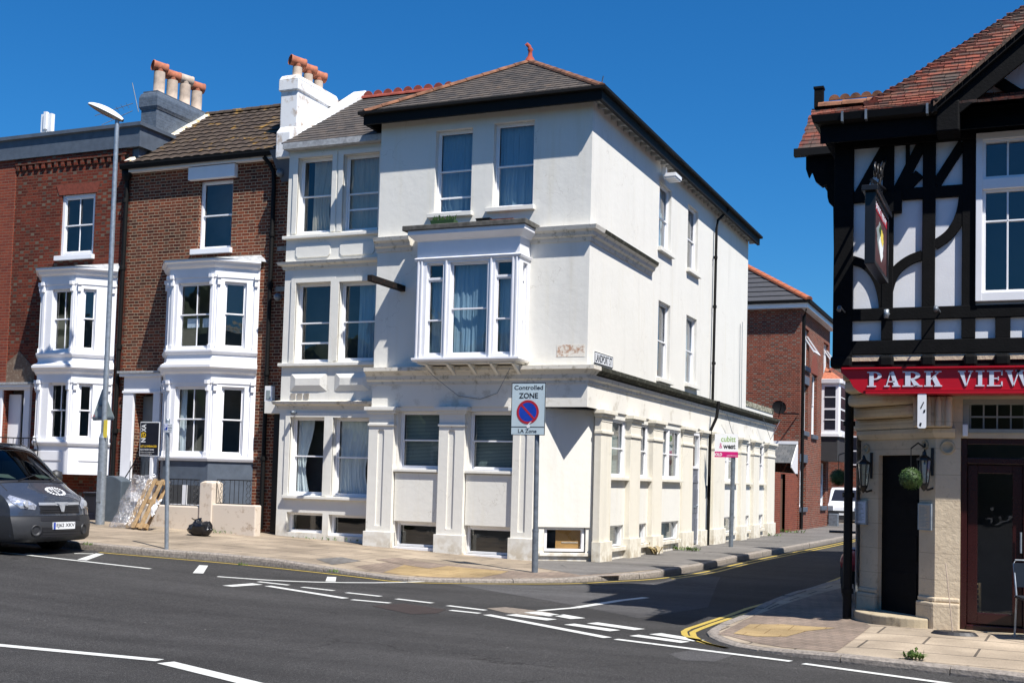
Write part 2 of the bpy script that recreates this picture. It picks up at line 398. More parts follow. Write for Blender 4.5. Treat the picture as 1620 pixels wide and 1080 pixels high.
def glass(name, tint=(.9, .95, .95), boost=2.2, base=.03):
    s = NT(name); s.n.remove(s.b)
    tr = s.n.new('ShaderNodeBsdfTransparent'); s.set(tr.inputs[0], tint)
    gl = s.n.new('ShaderNodeBsdfGlossy'); gl.inputs['Roughness'].default_value = .015; s.set(gl.inputs[0], (.95, .97, 1))
    bp = s.n.new('ShaderNodeBump'); bp.inputs['Strength'].default_value = .05; bp.inputs['Distance'].default_value = .05
    s.l(s.noise(2.2, 2), bp.inputs['Height']); s.l(bp.outputs[0], gl.inputs['Normal'])
    s.pos(); dt = s.n.new('ShaderNodeVectorMath'); dt.operation = 'DOT_PRODUCT'; s.l(s._p.outputs['Incoming'], dt.inputs[0]); s.l(s._p.outputs['Normal'], dt.inputs[1])
    c5 = s.math('POWER', s.math('SUBTRACT', 1., s.math('ABSOLUTE', dt.outputs['Value']), clamp=True), 5.)
    f = s.math('ADD', s.math('MULTIPLY', s.math('ADD', s.math('MULTIPLY', c5, .96), .04), boost), base, clamp=True)
    mx = s.n.new('ShaderNodeMixShader'); s.l(f, mx.inputs[0]); s.l(tr.outputs[0], mx.inputs[1]); s.l(gl.outputs[0], mx.inputs[2])
    s.l(mx.outputs[0], s.out.inputs[0]); return s.mat
M['glass'] = glass('window_glass', boost=1.6, base=.015)
M['glassT'] = glass('tinted_vehicle_glass', (.22, .27, .24), .9, .0)
M['film'] = None
def film():
    s = NT('clear_wrapping_film'); s.n.remove(s.b)
    tr = s.n.new('ShaderNodeBsdfTransparent'); gl = s.n.new('ShaderNodeBsdfGlossy'); gl.inputs['Roughness'].default_value = .18
    df = s.n.new('ShaderNodeBsdfDiffuse'); s.set(df.inputs[0], (.62, .58, .56))
    bp = s.n.new('ShaderNodeBump'); bp.inputs['Strength'].default_value = 1.; bp.inputs['Distance'].default_value = .05; s.l(s.noise(16, 5), bp.inputs['Height'])
    s.l(bp.outputs[0], gl.inputs['Normal']); s.l(bp.outputs[0], df.inputs['Normal'])
    a = s.n.new('ShaderNodeMixShader'); a.inputs[0].default_value = .5; s.l(gl.outputs[0], a.inputs[1]); s.l(df.outputs[0], a.inputs[2])
    b = s.n.new('ShaderNodeMixShader'); s.l(s.ramp(s.noise(12, 5), [(.38, .16), (.68, .6)]), b.inputs[0]); s.l(tr.outputs[0], b.inputs[1]); s.l(a.outputs[0], b.inputs[2])
    s.l(b.outputs[0], s.out.inputs[0]); return s.mat
M['film'] = film()
def cloth(name, a, b, fold=9.):
    s = NT(name); u, v = s.wallco()
    n = s.noise(1., 4, s.comb(s.math('MULTIPLY', u, 22.), s.math('MULTIPLY', v, 1.2)))
    c = s.mix(n, a, b); return s.fin(c, .95, spec=.1)
M['curtW'] = cloth('pale_voile', (.80, .84, .86), (.50, .54, .57))
M['curtB'] = cloth('blue_curtain', (.30, .42, .52), (.17, .25, .32))
M['curtT'] = cloth('beige_curtain', (.62, .55, .45), (.33, .28, .22))
def blind():
    s = NT('slatted_blind'); u, v = s.wallco(); f = s.math('FRACT', s.math('DIVIDE', v, .03))
    return s.fin(s.mix(s.ramp(f, [(.3, 0.), (.6, 1.)]), (.05, .065, .065), (.22, .28, .28)), .7)
M['blind'] = blind()
M['paper'] = plain('paper', (.6, .65, .75), .8)

# --- roofs
def slate(name, cols, gauge=.2, wdt=.25, lichen=(.35, .25, .08), lthr=.62, moss=.5):
    s = NT(name); p = s.xyz(s.pos()); n = s.xyz(s.nrm())
    ay = s.math('GREATER_THAN', s.math('ABSOLUTE', n[1]), s.math('ABSOLUTE', n[0]))
    u = s.math('ADD', s.math('MULTIPLY', p[0], ay), s.math('MULTIPLY', p[1], s.math('SUBTRACT', 1., ay)))
    row = s.math('FLOOR', s.math('DIVIDE', p[2], gauge * .55))
    x = s.math('ADD', s.math('DIVIDE', u, wdt), s.math('MULTIPLY', s.math('MODULO', s.math('ABSOLUTE', row), 2.), .5))
    ix = s.math('FLOOR', x); fx = s.math('FRACT', x)
    r = s.xyz(s.wn(s.comb(ix, row))[1])
    c = s.ramp(r[0], [(i / (len(cols) - 1), q) for i, q in enumerate(cols)])
    c = s.mix(s.math('LESS_THAN', fx, .05), c, tuple(a * .35 for a in cols[0]))
    c = s.mix(s.ramp(s.noise(2.2, 7, rough=.7), [(lthr, 0.), (lthr + .1, moss)]), c, lichen)
    c = s.mix(.4, c, s.ramp(s.noise(25, 3), [(.3, .6), (.7, 1.3)]), 'MULTIPLY')
    s.bump(s.noise(40, 3), .3, .01)
    return s.fin(c, .8, spec=.3)
M['slate'] = slate('old_slate', [(.055, .050, .047), (.085, .073, .065), (.11, .09, .075), (.07, .062, .058)], lichen=(.25, .15, .08))
M['slateB'] = slate('grey_slate', [(.09, .095, .10), (.12, .12, .12), (.075, .08, .085)], lichen=(.25, .2, .12), lthr=.66)
M['conctile'] = slate('brown_concrete_tile', [(.05, .036, .028), (.075, .055, .04), (.06, .042, .032)], .3, .3, lichen=(.36, .20, .03), lthr=.585, moss=.8)
M['claytile'] = slate('clay_plain_tile', [(.20, .055, .032), (.26, .07, .04), (.075, .04, .032), (.22, .085, .05), (.11, .04, .03), (.17, .04, .025)], .1, .165, lichen=(.07, .06, .05), lthr=.52, moss=.8)
M['blacktile'] = plain('dark_interlocking_tile', (.055, .055, .06), .7, var=.15)
# --- ground
def asphalt(name, base, var=.2, agg=.35, bs=.5):
    s = NT(name)
    v = s.vor(230.); n = s.noise(150, 2)
    c = s.mix(1., base, s.ramp(s.noise(.35, 5), [(.3, 1 - var), (.7, 1 + var)]), 'MULTIPLY')
    c = s.mix(1., c, s.ramp(s.noise(5, 5), [(.3, .9), (.7, 1.1)]), 'MULTIPLY')
    r = s.n.new('ShaderNodeSeparateXYZ'); q = s.n.new('ShaderNodeTexVoronoi'); q.inputs['Scale'].default_value = 160.; s.l(s.pos(), q.inputs['Vector'])
    s.l(q.outputs['Color'], r.inputs[0])
    c = s.mix(s.ramp(r.outputs[0], [(.75, 0.), (.95, agg)]), c, (.26, .25, .24))
    c = s.mix(s.ramp(r.outputs[1], [(.0, .5), (.3, 0.)]), c, (.012, .012, .012))
    p = s.xyz(s.pos()); lane = s.noise(1., 4, s.comb(s.math('MULTIPLY', p[0], .12), s.math('MULTIPLY', p[1], 1.3)))
    c = s.mix(1., c, s.ramp(lane, [(.35, .82), (.65, 1.14)]), 'MULTIPLY')
    wv = s.n.new('ShaderNodeVectorMath'); wv.operation = 'ADD'; s.l(s.pos(), wv.inputs[0]); s.l(s.noise(1.2, 5, out=1), wv.inputs[1])
    ck = s.math('MULTIPLY', s.math('LESS_THAN', s.vor(.22, wv.outputs[0], 'DISTANCE_TO_EDGE'), .0022), s.ramp(s.noise(.3, 3), [(.48, 0.), (.55, .6)]))
    c = s.mix(ck, c, (.012, .011, .01))
    c = s.mix(s.ramp(s.noise(.9, 6, rough=.75), [(.66, 0.), (.74, .35)]), c, (.016, .015, .014))
    c = s.mix(s.ramp(s.noise(7., 3), [(.755, 0.), (.77, .7)]), c, (.2, .19, .18))
    s.bump(v, bs, .006); s.bump(s.noise(2, 4), .2, .03)
    return s.fin(c, .85, spec=.15)
M['asphalt'] = asphalt('dark_asphalt', (.040, .0385, .0375))
M['asphaltL'] = asphalt('worn_pale_asphalt', (.075, .073, .074), .25, .6, .8)
M['asphaltP'] = asphalt('grey_footway_asphalt', (.16, .15, .14), .25, .3)
def paving(name, cols, w=.9, h=.6, joint=(.12, .10, .08), rotz=0., jw=.015, dirt=.4):
    s = NT(name); mp = s.n.new('ShaderNodeMapping'); mp.inputs['Rotation'].default_value[2] = rotz; s.l(s.pos(), mp.inputs[0])
    b = s.n.new('ShaderNodeTexBrick'); b.inputs['Scale'].default_value = 1.; b.inputs['Brick Width'].default_value = w; b.inputs['Row Height'].default_value = h
    b.inputs['Mortar Size'].default_value = jw; b.inputs['Mortar Smooth'].default_value = .2; b.inputs['Bias'].default_value = 0.
    s.set(b.inputs['Color1'], cols[0]); s.set(b.inputs['Color2'], cols[1]); s.set(b.inputs['Mortar'], joint); s.l(mp.outputs[0], b.inputs['Vector'])
    c = s.mix(1., b.outputs[0], s.ramp(s.noise(1.1, 6), [(.3, 1 - dirt), (.7, 1.15)]), 'MULTIPLY')
    c = s.mix(1., c, s.ramp(s.noise(60, 3), [(.3, .8), (.7, 1.15)]), 'MULTIPLY')
    s.bump(s.math('SUBTRACT', 1., b.outputs[1]), .4, .006); s.bump(s.noise(80, 3), .25, .004)
    return s.fin(c, .88, spec=.25)
M['pavM'] = paving('weathered_buff_paving', [(.37, .30, .22), (.31, .25, .185)], 1.0, .75, dirt=.45)
M['pavP'] = paving('stone_paving_slabs', [(.43, .35, .26), (.36, .295, .22)], 1.15, .62, rotz=.05)
M['block'] = paving('block_paving', [(.27, .205, .16), (.22, .17, .135)], .21, .105, rotz=.6, jw=.008, dirt=.3)
M['setts'] = paving('granite_setts', [(.20, .19, .18), (.15, .145, .14)], .22, .12, rotz=.3, jw=.012)
M['tactile'] = paving('buff_tactile_paving', [(.37, .265, .13), (.34, .245, .125)], .4, .4, (.22, .14, .06), jw=.008)
M['kerb'] = plain('granite_kerb', (.27, .235, .20), .85, var=.45, sc=26, bump=.6, bsc=50)
def linepaint(name, c):
    s = NT(name); f = s.ramp(s.noise(30, 6, rough=.7), [(.36, 0.), (.44, 1.)])
    return s.fin(s.mix(f, tuple(a * .45 for a in c), s.mix(s.noise(4, 4), c, tuple(a * .85 for a in c))), .6)
M['line'] = linepaint('white_road_paint', (.66, .66, .62)); M['yline'] = linepaint('yellow_road_paint', (.50, .36, .06))
def sandstone():
    s = NT('pub_sandstone'); u, v = s.wallco()
    c = s.mix(s.ramp(s.noise(1.6, 6), [(.35, 0.), (.7, 1.)]), (.60, .50, .36), (.48, .39, .28))
    c = s.mix(s.ramp(s.noise(11, 6, rough=.7), [(.58, 0.), (.72, .7)]), c, (.30, .24, .17))
    j = s.math('LESS_THAN', s.math('FRACT', s.math('DIVIDE', s.math('ADD', v, .06), .31)), .02)
    c = s.mix(s.math('MULTIPLY', j, .6), c, (.22, .17, .12)); s.bump(s.noise(25, 5), .4, .02)
    return s.fin(c, .9, spec=.2)
M['stone'] = sandstone()
M['stoneD'] = mossy('stained_sandstone', (.42, .35, .24), (.2, .16, .11), .55, 6)

M['corniceT'] = mossy('mossy_cornice_top', (.11, .105, .08), (.025, .026, .018), .36)
M['dishblack'] = plain('matt_black_dish', (.006, .006, .007), .8, spec=.1)
M['flakeW'] = mossy('flaking_white_masonry', (.74, .74, .74), (.42, .33, .25), .535, 3.6)

M['room'] = plain('light_toned_room', (.22, .21, .19), .9, var=.3, sc=1.2)  # paler tone stands in for daylight reaching the bay rooms

M['cornice'] = mossy('weathered_cornice', (.66, .62, .54), (.36, .33, .26), .54, 7)
# ================================================================== GROUND
def struct(o): o['kind'] = 'structure'; return o
def lin(a, b, n): return [a + (b - a) * i / (n - 1) for i in range(n)]
gb = MB(); gb.add([(-3000, -3000, -.9), (3000, -3000, -.9), (3000, 3000, -.9), (-3000, 3000, -.9)], [(0, 1, 2, 3)])
struct(gb.build('ground', M['asphaltP']))
xs = lin(-110, -34, 12) + lin(-30, 20, 101) + [40, 90]; ys = [-60, -30] + lin(-10, 30, 61) + lin(32, 140, 30)
rb = MB(); vs = [(x, y, roadz(x, y)) for x in xs for y in ys]; k = len(ys)
rb.add(vs, [(i * k + j, (i + 1) * k + j, (i + 1) * k + j + 1, i * k + j + 1) for i in range(len(xs) - 1) for j in range(k - 1)], 0, True)
road = struct(rb.build('road', M['asphalt']))

def dens(pl, step=.5):
    o = []
    for a, b in zip(pl[:-1], pl[1:]):
        a = Vector(a); b = Vector(b); n = max(1, int((b - a).length / step))
        o += [a + (b - a) * i / n for i in range(n)]
    return o + [Vector(pl[-1])]
def smooth_pl(pl, it=2):
    for _ in range(it):
        q = [pl[0]]
        for a, b in zip(pl[:-1], pl[1:]): q += [a * .75 + b * .25, a * .25 + b * .75]
        pl = q + [pl[-1]]
    return pl
def resample(pl, n):
    L = [0]
    for a, b in zip(pl[:-1], pl[1:]): L.append(L[-1] + (b - a).length)
    o = []; j = 0
    for i in range(n):
        t = L[-1] * i / (n - 1)
        while j < len(L) - 2 and L[j + 1] < t: j += 1
        f = (t - L[j]) / max(1e-9, L[j + 1] - L[j]); o.append(pl[j] + (pl[j + 1] - pl[j]) * f)
    return o
KM = smooth_pl([Vector(p) for p in [(-90, 17.3), (-40, 17.3), (-16, 17.3), (-14.5, 17.6), (-12.8, 17.95), (-11, 18.0), (-10.2, 17.95), (-9.6, 17.75), (-8.9, 18.1), (-8.0, 18.75), (-7.2, 19.5), (-6.9, 20.35), (-6.5, 21.1), (-6.35, 22.3), (-6.33, 24.4), (-6.36, 27.4), (-6.3, 30.6), (-6.0, 38), (-5.9, 43.3), (-5.6, 60), (-4.5, 130)]], 2)
FM = [Vector(p) for p in [(-90, 24.6), (-40, 24.6), (-16.5, 24.6), (-13.2, 24.4), (-10, 24.4), (-9.0, 24.4), (-8.7, 24.6), (-8.5, 25.0), (-8.5, 28), (-8.5, 31), (-8.5, 43), (-8.5, 60), (-8.5, 130)]]
def loft(K, Fl, fn, n, rows, name, mat, inset=.14):
    a = []; 
    for i, p in enumerate(K):
        t = (K[min(i + 1, len(K) - 1)] - K[max(i - 1, 0)]).normalized(); a.append(p + Vector((-t.y, t.x)) * inset)
    return a
def side_off(pl, d):
    o = []
    for i, p in enumerate(pl):
        t = (pl[min(i + 1, len(pl) - 1)] - pl[max(i - 1, 0)]).normalized(); o.append(p + Vector((-t.y, t.x)) * d)
    return o
def param_at(pl, key):   # resample separately on matching breakpoints
    return resample(pl, key)
# main pavement, as three strips so that the two polylines stay matched
KMd = resample(KM, 900); 
def nearest(p):
    # inner partner point on the building side
    if p.x < -9.6: return Vector((p.x, 24.5))
    if p.y > 22.6: return Vector((-8.6, p.y))
    t = (p.x + 9.6) / (-6.45 + 9.6); t = max(0, min(1, t)) 
    return Vector((-9.6 + t * 1.0, 24.5 - t * .0))
KI = side_off(KMd, .14)
pm = MB(); rows = 10; vs = []
for p in KI:
    q = nearest(p)
    for j in range(rows + 1):
        s_ = p + (q - p) * (j / rows); vs.append((s_.x, s_.y, pavM(s_.x, s_.y)))
k = rows + 1; n = len(KI)
pm.add(vs, [(i * k + j, (i + 1) * k + j, (i + 1) * k + j + 1, i * k + j + 1) for i in range(n - 1) for j in range(rows)])
pav = struct(pm.build('pavement', M['pavM']))
def overlay(name, poly, fn, mat, up, parent=None, step=.25, label=None):
    """thin sheet following the ground, 2-D polygon triangulated on a fine grid"""
    bm = bmesh.new(); vs = [bm.verts.new((p[0], p[1], 0)) for p in poly]; bm.faces.new(vs)
    x0, x1 = min(p[0] for p in poly), max(p[0] for p in poly); y0, y1 = min(p[1] for p in poly), max(p[1] for p in poly)
    for (lo, hi, ax) in ((x0, x1, 0), (y0, y1, 1)):
        t = lo + step
        while t < hi:
            co = Vector((t, 0, 0)) if ax == 0 else Vector((0, t, 0)); no = Vector((1, 0, 0)) if ax == 0 else Vector((0, 1, 0))
            bmesh.ops.bisect_plane(bm, geom=bm.verts[:] + bm.edges[:] + bm.faces[:], plane_co=co, plane_no=no); t += step
    for v in bm.verts: v.co.z = fn(v.co.x, v.co.y) + up
    bmesh.ops.triangulate(bm, faces=bm.faces)
    me = bpy.data.meshes.new(name); bm.to_mesh(me); bm.free(); me.materials.append(mat)
    o = bpy.data.objects.new(name, me); COL.objects.link(o)
    if parent is not None: o.parent = parent; o.location = -parent.location
    else: o['kind'] = 'structure'
    if label: o['label'] = label
    return o
def gpoly(pts, fn=roadz): return [(q.x, q.y) for q in (G(x, y, fn) for x, y in pts)]
# side-street footway in asphalt, tactile paving, patch panels
overlay('asphalt_footway', [(-8.6, 21.2), (-7.3, 20.2), (-6.75, 21.3), (-6.5, 22.4), (-6.47, 24.5), (-6.5, 27.4), (-6.44, 30.6), (-6.14, 38), (-6.04, 43), (-5.74, 60), (-8.6, 60), (-8.6, 24), (-9.4, 23.2)], pavM, M['asphaltP'], .004, step=.4)
overlay('tactile_paving', gpoly([(606, 905), (640, 893), (665, 890), (805, 903), (790, 908), (760, 913), (700, 913), (640, 909.5)], pavM), pavM, M['tactile'], .004)
overlay('block_paving', gpoly([(606, 906), (560, 896), (640, 885), (724, 893), (840, 905), (950, 903), (985, 910), (850, 914), (700, 914.5)], pavM), pavM, M['block'], .002)
overlay('worn_paving_patch', gpoly([(500, 884), (540, 881), (572, 887), (525, 893)], pavM), pavM, M['setts'], .005)
overlay('worn_paving_patch', gpoly([(594, 885), (630, 882), (710, 895), (678, 899)], pavM), pavM, M['block'], .007)
overlay('asphalt_patch', gpoly([(700, 921), (850, 926), (980, 925), (1050, 919), (1106, 905), (1140, 912), (1120, 960), (1010, 978), (985, 972), (870, 950), (770, 933)]), roadz, M['asphaltL'], .002, parent=road)
overlay('asphalt_patch', gpoly([(1058, 1034), (1100, 1027), (1160, 1036), (1130, 1046), (1080, 1044)]), roadz, M['asphaltL'], .002, parent=road)
def kerb(K, fn, name, seed, w=.15):
    rr = random.Random(seed); L = [0]
    for a, b in zip(K[:-1], K[1:]): L.append(L[-1] + (b - a).length)
    mb = MB(); i = 0; t = 0
    def at(t):
        import bisect
        j = max(0, min(len(L) - 2, bisect.bisect(L, t) - 1)); f = (t - L[j]) / (L[j + 1] - L[j]); p = K[j] + (K[j + 1] - K[j]) * f; d = (K[j + 1] - K[j]).normalized(); return p, Vector((-d.y, d.x))
    while t < L[-1] - .2:
        ln = rr.uniform(.75, 1.15); dz = rr.uniform(-.006, .006); ds = rr.uniform(-.008, .008); sec = []
        for q in range(4):
            p, nn = at(min(L[-1], t + (ln - .012) * q / 3)); z = fn(p.x, p.y) + dz + .003; j1 = rr.uniform(-.006, .006)
            prof = [(ds + .012, -.35), (ds, -.06 + j1), (ds + .006, -.02), (ds + .035, -.002 + j1 * .4), (w, 0.), (w, -.35)]
            sec.append([(p.x + nn.x * d, p.y + nn.y * d, z + h) for d, h in prof])
        vs = [v for s_ in sec for v in s_]; m_ = 6
        mb.add(vs, [(a * m_ + b, (a + 1) * m_ + b, (a + 1) * m_ + (b + 1) % m_, a * m_ + (b + 1) % m_) for a in range(3) for b in range(m_)] + [(5, 4, 3, 2, 1, 0), (18, 19, 20, 21, 22, 23)])
        t += ln
    return struct(mb.build(name, M['kerb']))
kerb([p for p in KMd if p.x > -45 and p.y < 75], pavM, 'kerb', 3)
# pub pavement
KP = [Vector((p[0], p[1])) for p in [(-1.0, 70), (-2.2, 45), (-2.9, 30)]] + [Vector(p) for p in gpoly([(1350, 917), (1300, 934), (1240, 951), (1187, 975)])] + [Vector(p) for p in gpoly([(1130, 994), (1115, 1001), (1118, 1007), (1140, 1016.5), (1190, 1029), (1280, 1042), (1400, 1056), (1500, 1067), (1640, 1084)])] + [Vector((1.5, 11.4)), Vector((30, 9.5))]
KPd = resample(smooth_pl(KP, 2), 700)
KPI = side_off(KPd, .14)
pm = MB(); vs = []
for p in KPI:
    if p.y > 16.5: q = Vector((-1.9, p.y + .2)) if p.x < -2.0 else Vector((p.x + 2, p.y))
    elif p.y > 13.3 and p.x < -2.6: q = Vector((-1.6, 16.6 - (16.5 - p.y) * .25))
    else: q = Vector((max(p.x, -1.6) if p.x > -1.6 else -1.6 + 0 * p.x, 15.9))
    for j in range(rows + 1):
        s_ = p + (q - p) * (j / rows); vs.append((s_.x, s_.y, pavP(s_.x, s_.y)))
n = len(KPI); k = rows + 1
pm.add(vs, [(i * k + j, (i + 1) * k + j, (i + 1) * k + j + 1, i * k + j + 1) for i in range(n - 1) for j in range(rows)])
struct(pm.build('pavement', M['pavP']))
kerb([p for p in KPd if p.y < 60 and p.x < 20], pavP, 'kerb', 11)
overlay('block_paving', gpoly([(1135, 1003), (1187, 976), (1235, 958), (1290, 940), (1350, 925), (1352, 975), (1378, 990), (1322, 1031), (1240, 1024), (1185, 1014), (1155, 1006)], pavP), pavP, M['block'], .004)
overlay('tactile_paving', gpoly([(1160.5, 1002.3), (1186, 987.5), (1237.6, 987.5), (1322.6, 993.4), (1277, 998.3), (1243.5, 1007.2), (1195, 1007)], pavP), pavP, M['tactile'], .008)
# painted markings
def mark(pts, mat='line'): return overlay('road_marking', gpoly(pts), roadz, M[mat], .006, parent=road, step=.6)
def stripe(pts, wd, mat='line', world=False):
    P = [Vector(p) for p in (pts if world else gpoly(pts))]
    a = side_off(P, wd / 2); b = side_off(P, -wd / 2)
    mb = MB(); vs = []
    for p, q in zip(a, b): vs += [(p.x, p.y, roadz(p.x, p.y) + .006), (q.x, q.y, roadz(q.x, q.y) + .006)]
    mb.add(vs, [(2 * i, 2 * i + 1, 2 * i + 3, 2 * i + 2) for i in range(len(P) - 1)])
    return mb.build('road_marking', M[mat], road)
mark([(122.2, 885), (137, 886.3), (164.8, 876.1), (151.9, 875.2)]); mark([(304.9, 906.4), (321.7, 906.9), (329.1, 894.6), (315.3, 893.8)])
mark([(514.8, 919.3), (530.9, 919.8), (532, 912.6), (517.8, 912.1)]); mark([(351.4, 926.2), (367.9, 927.9), (416, 924.7), (398.8, 922.5)])
def S2(a, b, wd, mat='line', n=6): stripe([(a[0] + (b[0] - a[0]) * i / n, a[1] + (b[1] - a[1]) * i / n) for i in range(n + 1)], wd, mat)
S2((-60, 866.3), (238, 899.6), .1); S2((117.6, 875.3), (148, 875.8), .09, n=1); S2((38.9, 876.1), (75, 876.3), .09, n=1)
stripe([(344, 911.9), (385, 914.8), (423.5, 917.5), (460, 919.2), (497.5, 920.5), (545, 921.4), (591.4, 921.7), (630, 921.1), (670.4, 919.8)], .1)
for a, b, q in [((408.6, 920), (456.8, 925.4), .1), ((423.5, 926.7), (546.9, 946.4), .13), ((477.8, 928.6), (528.4, 934.1), .1), ((548.1, 937.3), (602.5, 943.2), .1), ((627.2, 947.2), (684, 953.8), .1), ((556.8, 948.4), (617.3, 953.8), .1),
                ((708.5, 957.9), (768.2, 965.2), .1), ((712.4, 965.2), (759, 970.1), .1), ((770.2, 972.2), (961.3, 1008.7), .13), ((808, 972), (873, 980.5), .2), ((840, 968), (880, 974), .26), ((881.7, 972.5), (914.6, 978.4), .24),
                ((900.4, 987.2), (973, 997.6), .19), ((936.7, 985.2), (1011.9, 995.8), .2), ((1002.8, 1004.9), (1084.5, 1016), .17), ((1036.5, 1002.3), (1106, 1013.4), .2), ((974.3, 1011), (1251, 1046), .1), ((1271, 1049.7), (1660, 1103), .1),
                ((852.4, 966), (909.4, 961.3), .1), ((909.4, 961.3), (982, 949.6), .13), ((982, 949.6), (1022.2, 945), .13), ((-40, 1017), (253, 1044.5), .13), ((262, 1048), (430, 1089), .17)]: S2(a, b, q)
ky = [p for p in side_off(KMd, -.22) if p.x > -15.6 and p.y < 58]
stripe([p for p in ky], .075, 'yline', world=True)
stripe([p for p in side_off(KMd, -.42) if p.y > 21.5 and p.y < 58 and p.x > -9], .075, 'yline', world=True)
stripe([(1342, 909), (1310.8, 921), (1295, 930.6), (1269, 936), (1241.6, 946), (1182, 962.5), (1153.6, 973.2), (1119, 984.5), (1089.4, 994.4), (1082, 999), (1083.5, 1004.3), (1093.4, 1010.2), (1119, 1018.1), (1150, 1025)], .075, 'yline')
stripe([(1350, 911), (1318, 925), (1293, 934.5), (1249.5, 950), (1206, 964), (1163.5, 975.2), (1129, 986.5), (1103.3, 996.4), (1095.4, 1000.3), (1097.3, 1006.2), (1107.2, 1013.2), (1123, 1019.1), (1150, 1025)], .075, 'yline')
# drain cover strip and manhole covers let into the road
M['cover'] = plain('brown_iron_cover', (.05, .035, .03), .7, .3, var=.4, sc=40, bump=.8, bsc=60)
overlay('manhole_cover', gpoly([(588, 958), (640, 954), (706, 964), (690, 970), (650, 971)]), roadz, M['cover'], .004, parent=road)
overlay('manhole_cover', gpoly([(770, 962), (800, 960), (868, 968), (880, 972), (850, 974), (800, 969)]), roadz, plain('worn_cover_rim', (.22, .18, .14), .8, var=.5, sc=30), .004, parent=road)

# ================================================================== WINDOWS
def sash(par, F, u0, u1, z0, z1, rev=.1, fr=.038, meet=.5, bars=0, curtain=None, mat='upvc', sill=None, hor=(), open_=None, name='window', label=None, panes=True, sashes=True, cdep=.16):
    """sliding sash window: outer frame, sashes, glass, curtain, sill"""
    d = -rev; mb = MB()
    mb.box(F, u0, u0 + fr, z0, z1, d - .09, d); mb.box(F, u1 - fr, u1, z0, z1, d - .09, d)
    mb.box(F, u0 + fr, u1 - fr, z1 - fr, z1, d - .09, d - .001); mb.box(F, u0 + fr, u1 - fr, z0, z0 + fr, d - .09, d - .001)
    a, b = u0 + fr, u1 - fr; c, e = z0 + fr, z1 - fr; t = .032
    if sashes:
        mz = c + (e - c) * meet
        for (l, h, dd) in ((mz - t / 2, e, d - .022), (c, mz + t / 2, d - .05)):
            mb.box(F, a, a + t, l, h, dd - .03, dd); mb.box(F, b - t, b, l, h, dd - .03, dd)
            mb.box(F, a + t, b - t, h - t, h, dd - .03, dd - .001); mb.box(F, a + t, b - t, l, l + (t if l > c else t * 1.4), dd - .03, dd - .001)
            for q in range(bars):
                x = a + (b - a) * (q + 1) / (bars + 1); mb.box(F, x - .011, x + .011, l, h, dd - .028, dd - .002)
    for hz in hor: mb.box(F, a, b, hz - .02, hz + .02, d - .075, d - .045)
    if sill: 
        mb.box(F, u0 - .0, u1 + .0, z0 - .03, z0 + .002, d - .02, d + .03)
    o = mb.build(name, M[mat], par, bevel=.004, label=label)
    if panes:
        g = MB(); g.quad(F.P(a, c, d - .066), F.P(b, c, d - .066), F.P(b, e, d - .066), F.P(a, e, d - .066)); g.build('pane', M['glass'], o)
    if curtain:
        cm, spans = curtain
        g = MB(); ph = rnd.random() * 6
        for sp in spans:
            s0, s1 = sp[:2]; top = sp[2] if len(sp) > 2 else 1; tie = sp[3] if len(sp) > 3 else 0
            def fn(p, q, s0=s0, s1=s1, tie=tie, top=top):
                zz = c + (e - c) * top * q; k = 1 - tie * sstep(1 - abs(q - .35) * 1.6) if tie >= 0 else 1
                w_ = (s1 - s0) * (b - a); uu = a + s0 * (b - a) + p * w_ * k if s0 < .3 else a + s1 * (b - a) - (1 - p) * w_ * k
                if cm == 'blind': return F.P(a + (s0 + (s1 - s0) * p) * (b - a), zz, d - cdep)
                return F.P(uu + .01 * noise.noise(Vector((p * w_ * 9, q * 3, ph))), zz, d - cdep + .05 * noise.noise(Vector((p * w_ * 17, ph * 7, q * .8))) + .02 * noise.noise(Vector((p * w_ * 41, ph, q * 2))))
            g.grid(fn, max(10, int(70 * (s1 - s0))), 8)
        g.build('curtain' if cm != 'blind' else 'blind', M[cm], o, recalc=False)
    return o
M['stuccoS'] = mossy('stained_render_band', (.74, .71, .64), (.56, .52, .44), .55, 3)
def sillbox(par, F, u0, u1, z, h=.09, out_=.1, mat='stucco', back=-.1, name='sill'):
    mb = MB(); mb.box(F, u0, u1, z - h, z, back, out_); return mb.build(name, M[mat], par, bevel=.008)

# ================================================================== CORNER BUILDING
L, Rr, FY, SX = -13.21, -8.25, 22.9, -8.25
EAV = 9.46
FF = Face((0, FY), (1, 0)); FS = Face((SX, 0), (0, 1))
CH0, CH1 = (-9.30, FY), (SX, 23.72)
FC = face2(CH0, CH1); CL = math.hypot(CH1[0] - CH0[0], CH1[1] - CH0[1])
cb = thing('corner_building', 'three-storey cream painted corner building with bay window and hipped slate roof', 'building', (-10.7, 30, 0))
GO = [(-12.55, -11.53, 1.78, 3.03), (-10.87, -9.82, 1.78, 3.03)]
BO = [(-12.56, -11.55, .12, .66), (-10.88, -9.83, .04, .63)]
U2 = [(-11.85, -10.97, 7.29, 9.12, .13), (-10.47, -9.54, 7.33, 9.16, .13)]
W = MB()
W.wall(FF, L, Rr, 3.12, EAV + .1, U2 + [(-12.1, -9.75, 4.2, 6.3, .3)], .13)
W.wall(FF, L, -9.30, -.6, 3.12, GO + BO, .12)
cu0, cu1, cz0, cz1 = FC.r(862, 838, 925, 871); cz0, cz1 = .16, .68
W.wall(FC, 0, CL, -.6, 3.12, [(cu0 - .02, cu1 + .02, cz0 - .02, cz1)], .1)
W.add([(L + .05, FY + .05, 3.12), (Rr + .03, FY - .03, 3.12), (Rr + .03, 23.75, 3.12), (L, FY + .3, 3.12)], [(0, 1, 2, 3)])   # soffit over the cut corner
